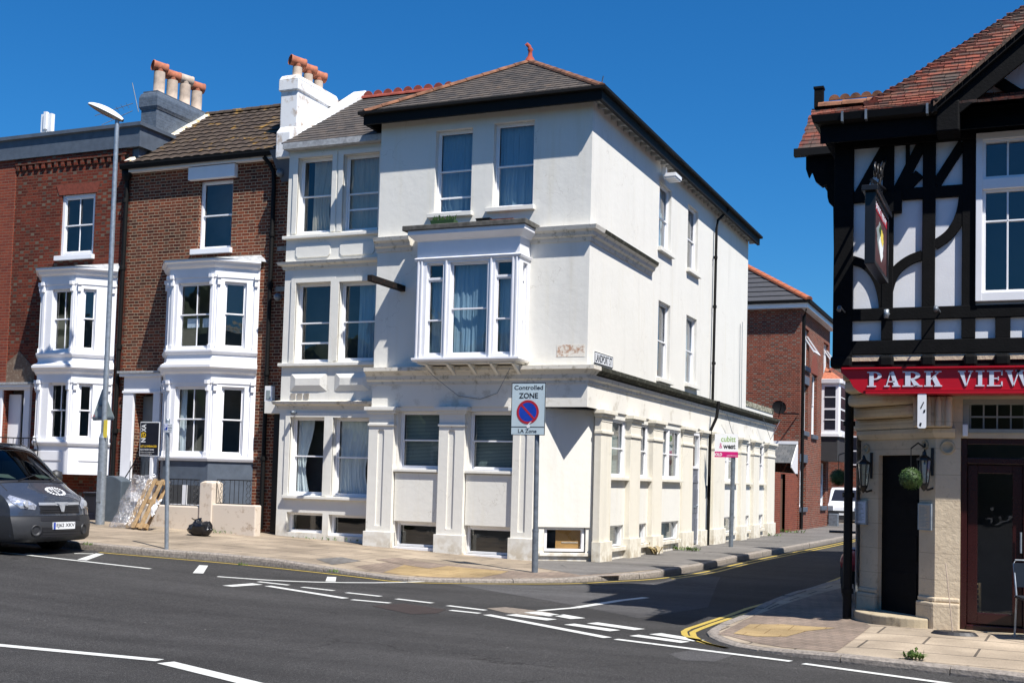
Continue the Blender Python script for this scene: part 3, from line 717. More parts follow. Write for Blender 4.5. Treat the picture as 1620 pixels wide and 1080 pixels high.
W.poly([(-9.33, FY - .03, 3.62), (Rr + .03, FY - .03, 3.62), (Rr + .03, 23.75, 3.62)], .5)
SU2 = [(27.8, 28.85, 7.33, 8.93, .16), (30.45, 31.5, 7.27, 8.98, .16)]; SU1 = [(27.9, 28.95, 4.17, 6.05, .16), (30.48, 31.55, 4.26, 6.05, .16)]
W.wall(FS, FY, 37.8, 3.12, EAV + .1, SU2 + SU1, .16)
BAY = [(24.25, 25.57), (26.32, 27.32), (28.12, 30.15), (34.62, 36.6), (37.6, 38.6), (39.6, 40.8)]
SO = [(a + .01, b - .01, 1.73, 2.98, .04) for a, b in BAY]; SB = [(a + .05, b - .05, .22, .68, .06) for a, b in BAY]
DO = (31.27, 32.08, -.03, 3.02, .02)
W.wall(FS, 23.72, 42.2, -.6, 3.12, SO + SB + [DO], .12)
W.wall(FS, 37.8, 42.2, 3.12, 4.25, []); FB = Face((0, 42.2), (-1, 0)); W.wall(FB, 8.25, 13.2, -.6, 4.25)
FB2 = Face((0, 37.8), (-1, 0)); W.wall(FB2, 8.25, 13.2, 3.1, EAV + .1); FL = Face((L, 0), (0, -1)); W.wall(FL, -42, -FY, -.6, EAV)
W.quad((SX, 37.8, 4.0), (L, 37.8, 4.0), (L, 42.2, 4.0), (SX, 42.2, 4.0))
W.build('wall', M['stucco'], cb, recalc=False)
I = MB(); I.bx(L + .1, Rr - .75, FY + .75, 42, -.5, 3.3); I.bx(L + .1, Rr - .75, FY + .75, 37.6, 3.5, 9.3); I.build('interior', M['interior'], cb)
# plinth of side, piers
def pier(F, u0, u1, z0=-.15, flute=True, proud=.12, mat='stucco', cap=True, foot=.42, d0=-.03, panel=None):
    mb = MB(); zt = 3.12
    w0, w1 = (u0 + u1) / 2 - .08, (u0 + u1) / 2 + .08
    if flute:
        mb.wall(F, u0, u1, foot, 2.87, [(w0, w1, foot + .12, 2.62, .03)], .03, d=proud)
        mb.quad(F.P(w0, foot + .12, proud - .03), F.P(w1, foot + .12, proud - .03), F.P(w1, 2.62, proud - .03), F.P(w0, 2.62, proud - .03))
        r = .08; mb.prism(F, [(w0, 2.64), (w0, 2.55)] + [(w0 + .08 - .08 * math.cos(a), 2.55 + .08 * math.sin(a)) for a in [math.pi * i / 8 * .5 for i in range(5)]], proud - .02, proud + .001)
        mb.prism(F, [(w1, 2.64), (w1, 2.55)] + [(w1 - .08 + .08 * math.cos(a), 2.55 + .08 * math.sin(a)) for a in [math.pi * i / 8 * .5 for i in range(5)]], proud - .02, proud + .001)
        mb.quad(F.P(u0, foot, proud), F.P(u0, 2.87, proud), F.P(u0, 2.87, d0), F.P(u0, foot, d0)); mb.quad(F.P(u1, foot, proud), F.P(u1, 2.87, proud), F.P(u1, 2.87, d0), F.P(u1, foot, d0))
    else: mb.box(F, u0, u1, foot, 2.87, d0, proud)
    mb.box(F, u0 - .04, u1 + .04, z0 - .4, foot, d0, proud + .045)
    if cap:
        mb.box(F, u0 - .02, u1 + .02, 2.62, 2.68, d0, proud + .03) if not flute else mb.box(F, u0 - .02, u1 + .02, 2.70, 2.75, d0, proud + .03)
        mb.box(F, u0, u1, 2.87, 2.97, d0, proud + .01); mb.box(F, u0 - .05, u1 + .05, 2.97, 3.03, d0, proud + .05); mb.box(F, u0 - .09, u1 + .09, 3.03, 3.11, d0, proud + .09)
    return mb.build('pilaster', M[mat], cb, bevel=.006)
for a, b in ((-13.21, -12.60), (-11.50, -10.90), (-9.79, -9.32)): pier(FF, a, b)
for i, (a, b) in enumerate([(23.55, 24.25), (25.57, 26.32), (27.32, 28.12), (30.2, 31.25), (32.1, 32.7), (33.25, 34.62), (36.79, 37.5), (38.64, 39.5), (40.85, 42.1)]):
    pier(FS, a, b, flute=False, mat='stuccoY', foot=.38, z0=-.3, proud=.05 if i in (3, 4) else .12)
# sills, window panels below
for u0, u1, z0, z1 in GO: sillbox(cb, FF, u0 - .06, u1 + .01, z0, .06, .09, back=-.12)
for F_, a, b, z, h_ in ((FF, -12.58, -11.52, .66, 1.7), (FF, -10.88, -9.81, .63, 1.7), (FC, .0, CL - .12, .66, 3.1)): pn = MB(); pn.box(F_, a, b, z, h_, -.02, .03); pn.build('wall_panel', M['stucco'], cb, bevel=.006)
for (a, b) in BAY:
    sillbox(cb, FS, a + .02, b, 1.73, .07, .1, mat='stuccoY', back=-.12); sillbox(cb, FS, a + .05, b - .05, .22, .09, .08, mat='stuccoY', back=-.12)
for u0, u1, z0, z1 in BO: sillbox(cb, FF, u0 - .03, u1 + .02, z0 + .0, .07, .06, back=-.12, mat='white')
sillbox(cb, FC, cu0 - .12, cu1 + .1, cz0 - .02, .07, .05, back=-.1)
for i, (u0, u1, z0, z1, _) in enumerate(U2): sillbox(cb, FF, u0 - .12, u1 + .06, z0, .09, .1, back=-.13)
for q in SU2 + SU1: sillbox(cb, FS, q[0] - .08, q[1] + .1, q[2], .1, .1, back=-.16)
# cornices
mb = MB(); path = [(L - .12, FY), (Rr, FY), (SX, 42.25)]
prof = [(0, 3.60), (.03, 3.60), (.03, 3.66), (.07, 3.70), (.08, 3.78), (.15, 3.86), (.20, 3.88), (.20, 3.96), (0, 3.98)]
prof = [(d + .03 if d > 0 else 0, z) for d, z in prof]
mb.sweep(path[:2] + [(Rr, FY + .25)], prof); mb.build('cornice', M['cornice'], cb, recalc=True)
pd = [q for q in prof if q[1] < 3.80]; pt_ = [(0, 3.81), (.135, 3.81), (.182, 3.862), (.232, 3.88), (.232, 3.965), (0, 3.985)]
mb = MB(); mb.sweep([(SX, FY + .25), (SX, 42.25)], pd + [(0, 3.80)]); mb.build('cornice', M['cornice'], cb)
mb = MB(); mb.sweep([(SX, FY + .25), (SX, 42.25)], pt_); mb.build('cornice_top', M['corniceT'], cb, label='dark mossy cornice top along the side street')
mb = MB(); mb.sweep([(L, FY), (Rr, FY), (SX, 42.2)], [(0, 3.12), (.035, 3.12), (.035, 3.60), (0, 3.60)]); mb.build('fascia_band', M['stuccoS'], cb)
prof2 = [(0, 6.52), (.03, 6.52), (.05, 6.60), (.10, 6.63), (.12, 6.70), (.18, 6.74), (.20, 6.82), (0, 6.86)]
for pp_ in ([(L - .02, FY), (-12.35, FY)], [(-9.62, FY), (Rr, FY), (SX, 23.3)]): mb = MB(); mb.sweep(pp_, prof2); mb.build('cornice', M['cornice'], cb)
mb = MB(); mb.sweep([(SX, 23.3), (SX, 27.2)], prof2[:-2] + [(0, 6.74)]); mb.build('cornice', M['cornice'], cb); mb = MB(); mb.sweep([(SX, 23.3), (SX, 27.2)], [(0, 6.742), (.184, 6.742), (.204, 6.82), (0, 6.862)]); mb.build('cornice_top', M['corniceT'], cb)
mb = MB(); mb.bx(SX - .25, SX + .02, 37.82, 42.2, 4.15, 4.32); mb.bx(L, SX + .02, 42.0, 42.25, 4.16, 4.31); mb.build('parapet_coping', M['corniceD'], cb)
# windows of the main block
sash(cb, FF, *U2[0][:4], rev=.13, meet=.52, hor=(7.66,), curtain=('curtB', [(0, .5), (.5, 1)]))
sash(cb, FF, *U2[1][:4], rev=.13, meet=.5, curtain=('curtB', [(0, .5), (.5, 1)]))
for o in GO: sash(cb, FF, *o, rev=.12, meet=.5, curtain=('blind', [(0, 1)]))
for i, q in enumerate(BO): sash(cb, FF, *q, rev=.12, sashes=False, hor=(q[3] - .07,), fr=.05)
sash(cb, FC, cu0, cu1, cz0, cz1 - .02, rev=.05, sashes=False, fr=.055)
mb = MB(); mb.box(FC, cu0 + .07 + (cu1 - cu0 - .14) * .28, cu1 - .05, cz0 + .03, cz1 - .04, -.16, -.15); mb.build('board_panel', M['board'], cb)
mb = MB(); mb.box(FC, cu0 + .4, cu1 - .1, cz0 + .17, cz0 + .20, -.15, -.14); mb.build('batten', M['pot'], cb)
for i, q in enumerate(SU2 + SU1): sash(cb, FS, *q[:4], rev=.08, fr=.03, meet=.5, curtain=('curtB', [(.55, 1)]) if i in (0, 3) else None)
for i, q in enumerate(SO):
    if i in (2, 3):
        md = (q[0] + q[1]) / 2; sash(cb, FS, q[0], md - .03, q[2], q[3], rev=.03, curtain=('blind', [(0, 1)])); sash(cb, FS, md + .03, q[1], q[2], q[3], rev=.03, curtain=('blind', [(0, 1)]))
        x = MB(); x.box(FS, md - .035, md + .035, q[2], q[3], -.1, -.02); x.build('mullion', M['upvc'], cb)
    else: sash(cb, FS, *q[:4], rev=.03, fr=.03, curtain=('blind', [(0, 1)]) if i == 0 else None, meet=.5)
for i, q in enumerate(SB): sash(cb, FS, *q[:4], rev=.05, sashes=False, curtain=('blind', [(0, 1)]))
# side door with fanlight
dm = MB(); a, b = DO[0], DO[1]
dm.box(FS, a, a + .07, -.03, 3.0, -.10, .012); dm.box(FS, b - .07, b, -.03, 3.0, -.10, .012); dm.box(FS, a + .07, b - .07, 2.93, 3.0, -.10, .011); dm.box(FS, a + .07, b - .07, 2.04, 2.11, -.10, .011)
fr = dm.build('door_frame', M['white'], cb, bevel=.004)
g = MB(); g.quad(FS.P(a + .07, 2.11, -.05), FS.P(b - .07, 2.11, -.05), FS.P(b - .07, 2.93, -.05), FS.P(a + .07, 2.93, -.05)); g.build('fanlight', M['glass'], fr)
dm = MB(); dm.box(FS, a + .07, b - .07, .03, 2.04, -.08, -.015)
for zz, hh in ((.15, .55), (.85, .65)):
    for s_ in (0, 1): x0 = a + .15 + s_ * .33; dm.box(FS, x0, x0 + .26, zz, zz + hh, -.02, -.003)
dm.prism(FS, [(a + .15 + .62 * i / 12, 1.66 + .22 * math.sin(math.pi * i / 12)) for i in range(13)], -.02, .0)
dr = dm.build('door', M['greydoor'], cb, bevel=.005)
h = MB(); h.box(FS, a + .3, a + .6, 1.0, 1.05, -.015, .01); h.lathe(FS.P(b - .15, 1.05, .0), [(.0, -.03), (.03, -.02), (.03, .02), (0, .03)], 10, axis=FS.n); h.build('door_handle', M['galv'], dr)
st = MB(); st.box(FS, a, b, -.3, .0, -.2, .06); st.build('doorstep', M['concrete'], cb)
x = MB(); x.box(FS, 32.62, 32.8, 1.25, 1.6, 0, .06); x.build('entry_phone', M['galvD'], cb)
# roof (courses of slates as stepped sheets)
def courses(mb, a, b, c, d, n, t=.012, m=0, jit=.0):
    """stepped courses between eaves edge a-b and top edge d-c"""
    a, b, c, d = map(Vector, (a, b, c, d)); nr = (b - a).cross(d - a).normalized(); nr = nr if nr.z > 0 else -nr
    for i in range(n):
        f0, f1 = i / n, (i + 1.15) / n if i < n - 1 else 1.
        p, q = a + (d - a) * f0, b + (c - b) * f0; r, s_ = b + (c - b) * f1, a + (d - a) * f1
        up = nr * t
        mb.add([p + up * 1.6, q + up * 1.6, r + up * .2, s_ + up * .2, p - up, q - up], [(0, 1, 2, 3), (0, 4, 5, 1)], m)
OV = .30; ex0, ex1, ey0, ey1 = L - .28, Rr + OV, FY - OV - .02, 37.8 + OV
EZ = 9.58; hw = (ex1 - ex0) / 2; ax = (ex0 + ex1) / 2; AZ = 11.33; ay0, ay1 = ey0 + hw, ey1 - hw
rf = MB()
courses(rf, (ex0, ey0, EZ), (ex1, ey0, EZ), (ax, ay0, AZ), (ax, ay0, AZ), 17)
courses(rf, (ex1, ey0, EZ), (ex1, ey1, EZ), (ax, ay1, AZ), (ax, ay0, AZ), 17)
courses(rf, (ex1, ey1, EZ), (ex0, ey1, EZ), (ax, ay1, AZ), (ax, ay1, AZ), 6)
courses(rf, (ex0, ey1, EZ), (ex0, ey0, EZ), (ax, ay0, AZ), (ax, ay1, AZ), 17)
roof = rf.build('roof', M['slate'], cb, recalc=False)
rd = MB()
def ridge(mb, a, b, r=.1, seg=.42, m=0):
    a, b = Vector(a), Vector(b); n = max(2, int((b - a).length / seg)); t = (b - a).normalized(); s_ = t.cross(Vector((0, 0, 1))).normalized(); up = s_.cross(t)
    for i in range(n):
        p, q = a + (b - a) * (i / n), a + (b - a) * ((i + 1.06) / n); vs = []
        for pt, rr in ((p, r * 1.12), (q, r * .98)):
            for k in range(7):
                an = math.pi * k / 6; vs.append(pt + s_ * math.cos(an) * rr * 1.15 + up * (math.sin(an) * rr - .02))
        mb.add(vs, [(k, k + 1, k + 8, k + 7) for k in range(6)] + [tuple(range(7)), tuple(range(13, 6, -1))], m, False)
ridge(rd, (ex0, ey0, EZ + .02), (ax, ay0, AZ + .02), .075); ridge(rd, (ex1, ey0, EZ + .02), (ax, ay0, AZ + .02), .075); ridge(rd, (ax, ay0, AZ + .02), (ax, ay1, AZ + .02), .09)
ridge(rd, (ex1, ey1, EZ + .02), (ax, ay1, AZ + .02), .075)
rd.build('hip_tiles', M['terraD'], roof)
fn_ = MB(); fn_.lathe((ax, ay0, AZ), [(.13, 0), (.10, .08), (.055, .14), (.045, .25), (.07, .30), (.04, .34)], 10)
fn_.tube([(ax, ay0, AZ + .3), (ax - .03, ay0, AZ + .38), (ax - .08, ay0, AZ + .43), (ax - .11, ay0, AZ + .40)], .045, 8)
fn_.build('finial', plain('red_finial', (.35, .06, .03), .85, var=.3), roof)
gt = MB()
gt.sweep([(ex0, ey1), (ex0, ey0), (ex1, ey0), (ex1, ey1)][::1], [(-.08, EZ - .26), (0, EZ - .26), (0, EZ - .06), (.10, EZ - .05), (.10, EZ + .01), (-.08, EZ + .01)])
gt.build('gutter', M['gutter'], cb); gt = MB(); gt.tube([(ex1 - .05, ey0 + .05, EZ), (ex1 + .02, ey0, EZ + .22)], .012, 6); gt.build('hip_iron', M['galvD'], roof)
so_ = MB(); so_.add([(ex0, ey0 + .02, EZ - .24), (ex1, ey0 + .02, EZ - .24), (ex1, FY + .02, EZ - .13), (ex0, FY + .02, EZ - .13)], [(0, 1, 2, 3)])
so_.build('soffit', M['blacktimber'], cb)
so_ = MB(); so_.add([(ex1 - .01, FY, EZ - .22), (ex1 - .01, ey1, EZ - .22), (SX - .02, ey1, EZ - .13), (SX - .02, FY, EZ - .13)], [(0, 1, 2, 3)])
y = FY + .3
while y < 38: so_.bx(SX, ex1 - .04, y, y + .05, EZ - .235, EZ - .16); y += .42
so_.build('soffit', M['soffit'], cb, label='grey boarded soffit over the side street')
# rainwater pipes and small fixings
pp = MB(); pp.tube([(ex1 + .03, 33.6, EZ - .1), (SX + .1, 33.3, EZ - .45), (SX + .09, 33.2, EZ - .7), (SX + .09, 33.1, 4.0)], .04); pp.tube([(SX + .3, 32.95, 3.95), (SX + .26, 32.9, 3.5), (SX + .1, 32.85, 3.1), (SX + .1, 32.8, -.1)], .045)
for z in (5, 6.6, 8): pp.lathe((SX + .09, 33.15, z), [(.058, 0), (.058, .07)], 10)
pp.build('drainpipe', M['gutter'], cb)
for cpts in ([(SX + .05, 36.6, 6.6), (SX + .05, 36.65, 3.98)], [(SX + .05, 36.9, 6.7), (SX + .05, 36.95, 3.98)], [(SX + .22, 34.3, 3.7), (SX + .15, 35.3, 3.2), (SX + .15, 36.2, 3.05)], [(SX + .24, 39.3, 3.9), (SX + .25, 40.6, 3.2), (SX + .24, 42.2, 3.9)]):
    wr = MB(); wr.tube(cpts, .008, 5); wr.build('cable', M['galvD'], cb)
wr = MB(); wr.tube([FF.P(-11.9, 4.0, .2), FF.P(-11.6, 3.75, .24), FF.P(-11.1, 3.35, .06), FF.P(-10.6, 3.28, .05), FF.P(-10.2, 3.4, .06), FF.P(-9.85, 3.9, .24)], .006, 5)
wr.build('cable', M['galvD'], cb)
bm_ = MB(); a_ = FF.P(-12.62, 5.72, 0)
bm_.bx(-12.60, -12.48, FY - 1.45, FY, 5.63, 5.76); bm_.build('projecting_beam', M['rust'], cb, bevel=.01, label='rusty black iron beam sticking out of the front wall')
pb = MB(); q = FF.r(881, 545, 925, 564); pb.box(FF, *q, .0, .006); 
M['flake'] = mossy('flaked_plaster_patch', (.72, .68, .60), (.42, .24, .15), .47, 9)
pb.build('plaster_patch', M['flake'], cb)
nb = MB(); nb.box(FS, 23.3, 24.5, 4.06, 4.30, .0, .015); ns = nb.build('street_nameplate', M['signwhite'], cb)
nb = MB(); nb.box(FS, 23.3, 24.5, 4.06, 4.075, .014, .018); nb.box(FS, 23.3, 24.5, 4.285, 4.30, .014, .018); nb.box(FS, 23.3, 23.32, 4.075, 4.285, .014, .018); nb.box(FS, 24.48, 24.5, 4.075, 4.285, .014, .018)
text_mesh(nb, 'LANDPORT ST', FS, 23.37, 4.095, .0155, height=.17, width=1.06, bold=.02); nb.build('lettering', M['ink'], ns)
# box bay (oriel) of the first floor
BF = 22.34; bx0, bx1 = -11.92, -9.56
bay = MB(); FBf = Face((0, BF), (1, 0)); FBr = face2((bx1, BF), (bx1, FY)); FBl = face2((bx0, FY), (bx0, BF)); D = FY - BF
bu = [FBf.hit(x, 500)[0] for x in (657, 673, 699, 710, 770, 781, 808, 821)]
zb, zt, zm = 4.11, 6.16, 5.82
O1 = [(bu[1], bu[2]), (bu[3], bu[4]), (bu[5], bu[6])]
bw = [(a, b, zb + .05, zt - .05) for a, b in O1]
bay.wall(FBf, bx0, bx1, zb, zt, bw, .06); ro = (.2, D - .12, zb + .1, zt - .08); bay.wall(FBr, 0, D, zb, zt, [ro], .06); bay.wall(FBl, 0, D, zb, zt, [ro], .06)
bay.build('bay_wall', M['white'], cb, recalc=False)
for i, q in enumerate(bw):
    if i == 1: sash(cb, FBf, *q, rev=.05, meet=.5, curtain=('curtB', [(0, 1)]), mat='white', fr=.02)
    else:
        sash(cb, FBf, q[0], q[1], q[2], q[3] - .33, rev=.05, meet=.46, curtain=('curtB', [(0, 1)]), mat='white', fr=.02)
        sash(cb, FBf, q[0], q[1], q[3] - .33, q[3], rev=.05, sashes=False, fr=.03, mat='white')
for F_ in (FBr, FBl):
    sash(cb, F_, ro[0], ro[1], ro[2], ro[3] - .33, rev=.05, meet=.46, curtain=('curtB', [(.0, 1)]), mat='white', fr=.04, cdep=.08); sash(cb, F_, ro[0], ro[1], ro[3] - .33, ro[3], rev=.05, sashes=False, fr=.03, mat='white')
bt = MB()
for x in (bx0 + .05, bx0 + .13, (bu[2] + bu[3]) / 2, (bu[4] + bu[5]) / 2, bx1 - .13, bx1 - .05): bt.box(FBf, x - .018, x + .018, zb, zt, .0, .03)
bt.sweep([(bx0, FY), (bx0, BF), (bx1, BF), (bx1, FY)], [(-.05, 4.03), (.02, 4.03), (.05, 4.07), (.05, 4.11), (-.05, 4.11)])
bt.sweep([(bx0, FY), (bx0, BF), (bx1, BF), (bx1, FY)], [(-.05, zt), (.03, zt), (.05, zt + .05), (.0, zt + .08), (.0, 6.58), (.05, 6.60), (.16, 6.70), (.16, 6.79), (-.05, 6.79)])
bt.build('bay_trim', M['white'], cb, bevel=.004)
bt = MB(); bt.bx(bx0 - .28, bx1 + .2, BF - .2, FY, 6.79, 6.90); bt.build('bay_roof', plain('tarred_bay_roof', (.10, .095, .085), .9, var=.5, sc=8, bump=.4), cb, bevel=.015)
bt = MB(); bt.bx(bx0 + .05, bx1 - .05, BF + .05, FY - .02, 3.99, 4.05)
for x in lin(bx0 + .25, bx1 - .12, 5): bt.add([FF.P(x - .03, 3.98, .52), FF.P(x + .03, 3.98, .52), FF.P(x - .03, 3.98, .05), FF.P(x + .03, 3.98, .05), FF.P(x - .03, 3.75, .05), FF.P(x + .03, 3.75, .05)], [(0, 1, 3, 2), (0, 4, 5, 1), (0, 2, 4), (1, 5, 3), (2, 3, 5, 4)])
bt.build('bay_bracket', M['stucco'], cb)
# flood light under the side eaves
fl = MB(); fl.box(FS, 27.7, 28.25, 9.02, 9.1, .1, .42); 
for k in range(3): fl.box(FS, 27.72 + k * .18, 27.86 + k * .18, 8.98, 9.02, .12, .4)
fl.box(FS, 27.9, 28.0, 9.1, 9.3, 0, .12); fl.build('floodlight', M['signwhite'], cb)

# ================================================================== NARROW BUILDING
NL, NY = -15.86, 23.27
FN = Face((0, NY), (1, 0))
nb_ = thing('bay_fronted_house', 'narrow three-storey cream rendered house squeezed between brick terrace and corner building', 'house', (-14.5, 27, .2))
o2 = [(-15.60, -14.67, 7.15, 8.92, .14), (-14.38, -13.44, 7.14, 8.90, .14)]; o1 = [(-15.54, -14.60, 4.16, 6.00, .14), (-14.38, -13.42, 4.18, 5.98, .14)]
o0 = [(-15.56, -14.64, 1.13, 2.91, .14), (-14.42, -13.46, 1.12, 2.90, .14)]; ob = [(-15.58, -14.62, .29, .74, .16), (-14.46, -13.46, .25, .72, .16)]
W = MB(); W.wall(FN, NL, -13.0, -.4, 9.25, o2 + o1 + o0 + ob)
FNl = Face((NL, 0), (0, -1)); W.wall(FNl, -26.5, -NY, -.4, 9.3); W.build('wall', M['stucco'], nb_, recalc=False)
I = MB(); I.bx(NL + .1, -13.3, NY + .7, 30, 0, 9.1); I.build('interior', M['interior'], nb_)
sash(nb_, FN, *o2[0][:4], rev=.14, curtain=('curtT', [(.25, 1, 1, .35)])); sash(nb_, FN, *o2[1][:4], rev=.14, curtain=('curtT', [(0, .5), (.5, 1)]), hor=(7.66,))
sash(nb_, FN, *o1[0][:4], rev=.14, hor=(4.62,)); sash(nb_, FN, *o1[1][:4], rev=.14, curtain=('curtB', [(.35, 1)]))
sash(nb_, FN, *o0[0][:4], rev=.14, curtain=('curtW', [(0, .5, 1, .5)])); sash(nb_, FN, *o0[1][:4], rev=.14, curtain=('curtW', [(0, 1, 1, .25)]))
for q in ob: sash(nb_, FN, *q[:4], rev=.14, sashes=False, fr=.06)
for z0, z1, a, pr_ in ((7.02, 7.10, .09, 0), (4.07, 4.15, .08, 0)): 
    t = MB(); t.box(FN, NL - .07, -13.2, z0, z1 - .005, -.03, a); t.build('sill_band', M['stucco'], nb_, bevel=.01)
t = MB(); t.box(FN, NL + .18, -13.2, 1.05, 1.12, -.03, .09); t.build('sill_band', M['stucco'], nb_, bevel=.01)
for z in (6.38, 3.16):
    t = MB(); t.sweep([(NL - .02, NY + .4), (NL - .02, NY), (-13.2, NY)], [(0, z - .06), (.03, z - .06), (.04, z), (.12, z + .04), (.14, z + .1), (0, z + .13)]); t.build('cornice', M['cornice'], nb_)
for a, b in ((-15.58, -14.66), (-14.40, -13.5)):
    z0, z1 = 6.58, 6.87; P_ = [(a + .06, z0), (b - .06, z0), (b, z0 + .06), (b, z1 - .06), (b - .06, z1), (a + .06, z1), (a, z1 - .06), (a, z0 + .06)]; t = MB(); t.prism(FN, P_, -.01, .022); t.build('wall_panel', M['stucco'], nb_)
for a, b in ((-15.6, -14.62), (-14.42, -13.5)):
    z0, z1 = 3.50, 3.92; c = [(a, z0), (b, z0), (b, z1), (a, z1)]; mnr = [(a + .16, z0 + .13), (b - .16, z0 + .13), (b - .16, z1 - .13), (a + .16, z1 - .13)]; t = MB()
    t.add([FN.P(*p, .005) for p in c] + [FN.P(*p, .06) for p in mnr], [(0, 1, 5, 4), (1, 2, 6, 5), (2, 3, 7, 6), (3, 0, 4, 7), (4, 5, 6, 7)]); t.build('wall_panel', M['stucco'], nb_)
for i in range(3): t = MB(); t.box(FN, -15.58 + i * .18, -15.45 + i * .18, 3.33, 3.45, 0, .02); t.build('air_brick', plain('grey_air_brick', (.32, .29, .25), .9, var=.3), nb_)
for wn_ in (o2 + o1 + o0):
    t = MB(); u0, u1, z0, z1, _ = wn_
    t.box(FN, u0 - .12, u0, z0 + .0, z1 + .1, -.02, .03) ; t.box(FN, u1, u1 + .12, z0, z1 + .1, -.02, .0305); t.box(FN, u0, u1, z1, z1 + .1, -.02, .0295); t.build('window_surround', M['stucco'], nb_)
rf = MB(); courses(rf, (NL - .1, NY - .2, 9.24), (-13.1, NY - .2, 9.24), (-12.0, 26.5, 11.33), (NL - .1, 26.5, 11.33), 17); rf.add([(NL, 26.5, 11.33), (-10.5, 26.5, 11.33), (-10.5, 30, 9.3), (NL, 30, 9.3)], [(0, 1, 2, 3)])
nr = rf.build('roof', M['slate'], nb_, recalc=False)
t = MB(); t.box(FN, NL - .05, -13.22, 9.10, 9.24, -.02, .22); t.build('eaves_board', M['lead'], nb_)
# crested red ridge
cr = MB(); ridge(cr, (NL, 26.5, 11.34), (-11.6, 26.5, 11.34), .09)
x = NL
while x < -11.7:
    F_ = Face((0, 26.5), (1, 0)); n = 8
    cr.prism(F_, [(x + .14 - .13 * math.cos(math.pi * i / n), 11.40 + .13 * math.sin(math.pi * i / n)) for i in range(n + 1)], -.02, .02); x += .29
cr.build('ridge_tiles', plain('red_ridge_tile', (.26, .05, .03), .85, var=.35), nr)
# white raking parapet
pr_ = MB(); X0, X1 = -16.32, -15.92
slope = (11.62 - 9.72) / (26.7 - 23.75)
def cp(y): return 9.72 + (y - 23.75) * slope
pr_.add([(x, y, z) for x in (X0, X1) for (y, z) in ((23.35, 9.0), (23.35, 9.62), (23.5, 9.78), (23.65, 9.80), (23.78, 9.66), (26.75, cp(26.75)), (26.9, cp(26.75) - .2), (26.9, 9.0))],
        [tuple(range(8)), tuple(range(15, 7, -1))] + [(i, (i + 1) % 8, 8 + (i + 1) % 8, 8 + i) for i in range(8)])
pr_.build('parapet', M['flakeW'], nb_, bevel=.03)
def pot(mb, c, h, r, lean=0, m=0):
    mb.lathe(c, [(r * 1.12, 0), (r * 1.12, .05), (r * .95, .07), (r, h * .5), (r * .98, h)], 14, m)
def cowl(mb, c, r, ln, m=0, ax_=(0, 1, 0)):
    c = Vector(c); a_ = Vector(ax_)
    mb.lathe(c - Vector((0, 0, r * .9)), [(r * .8, 0), (r * .9, r * .5), (r * .9, r * 1.2)], 12, m)
    mb.lathe(c + Vector((0, 0, .02)) - a_ * ln / 2, [(r, 0), (r * 1.06, 0), (r * 1.06, .04), (r, .05), (r, ln - .05), (r * 1.06, ln - .04), (r * 1.06, ln), (r * .9, ln), (r * .85, ln - .1)], 14, m, axis=a_)
# white chimney
ch = MB(); ch.bx(-16.85, -16.36, 24.25, 26.0, 8.8, 10.95); ch.poly([(-16.89, 24.20, 11.2), (-16.32, 24.20, 11.2), (-16.32, 26.05, 11.2), (-16.89, 26.05, 11.2)], .27)
ch.add([(x, y, z) for z, s_ in ((11.2, 0), (11.30, .04), (11.34, .12)) for x, y in ((-16.89 + s_, 24.2 + s_), (-16.32 - s_, 24.2 + s_), (-16.32 - s_, 26.05 - s_), (-16.89 + s_, 26.05 - s_))], [(i * 4 + j, i * 4 + (j + 1) % 4, i * 4 + 4 + (j + 1) % 4, i * 4 + 4 + j) for i in range(2) for j in range(4)] + [(8, 9, 10, 11)])
chw = ch.build('chimney', M['flakeW'], nb_, bevel=.02)
for i, y in enumerate((24.55, 25.03, 25.5)):
    p = MB(); pot(p, (-16.6, y, 11.30), .30 - i * .02, .12); po = p.build('chimney_pot', M['pot'], chw)
    p = MB(); cowl(p, (-16.6, y, 11.30 + .42 - i * .02), .125, .40, ax_=(.55, .83, -.12)); p.build('cowl', M['terra'], chw)
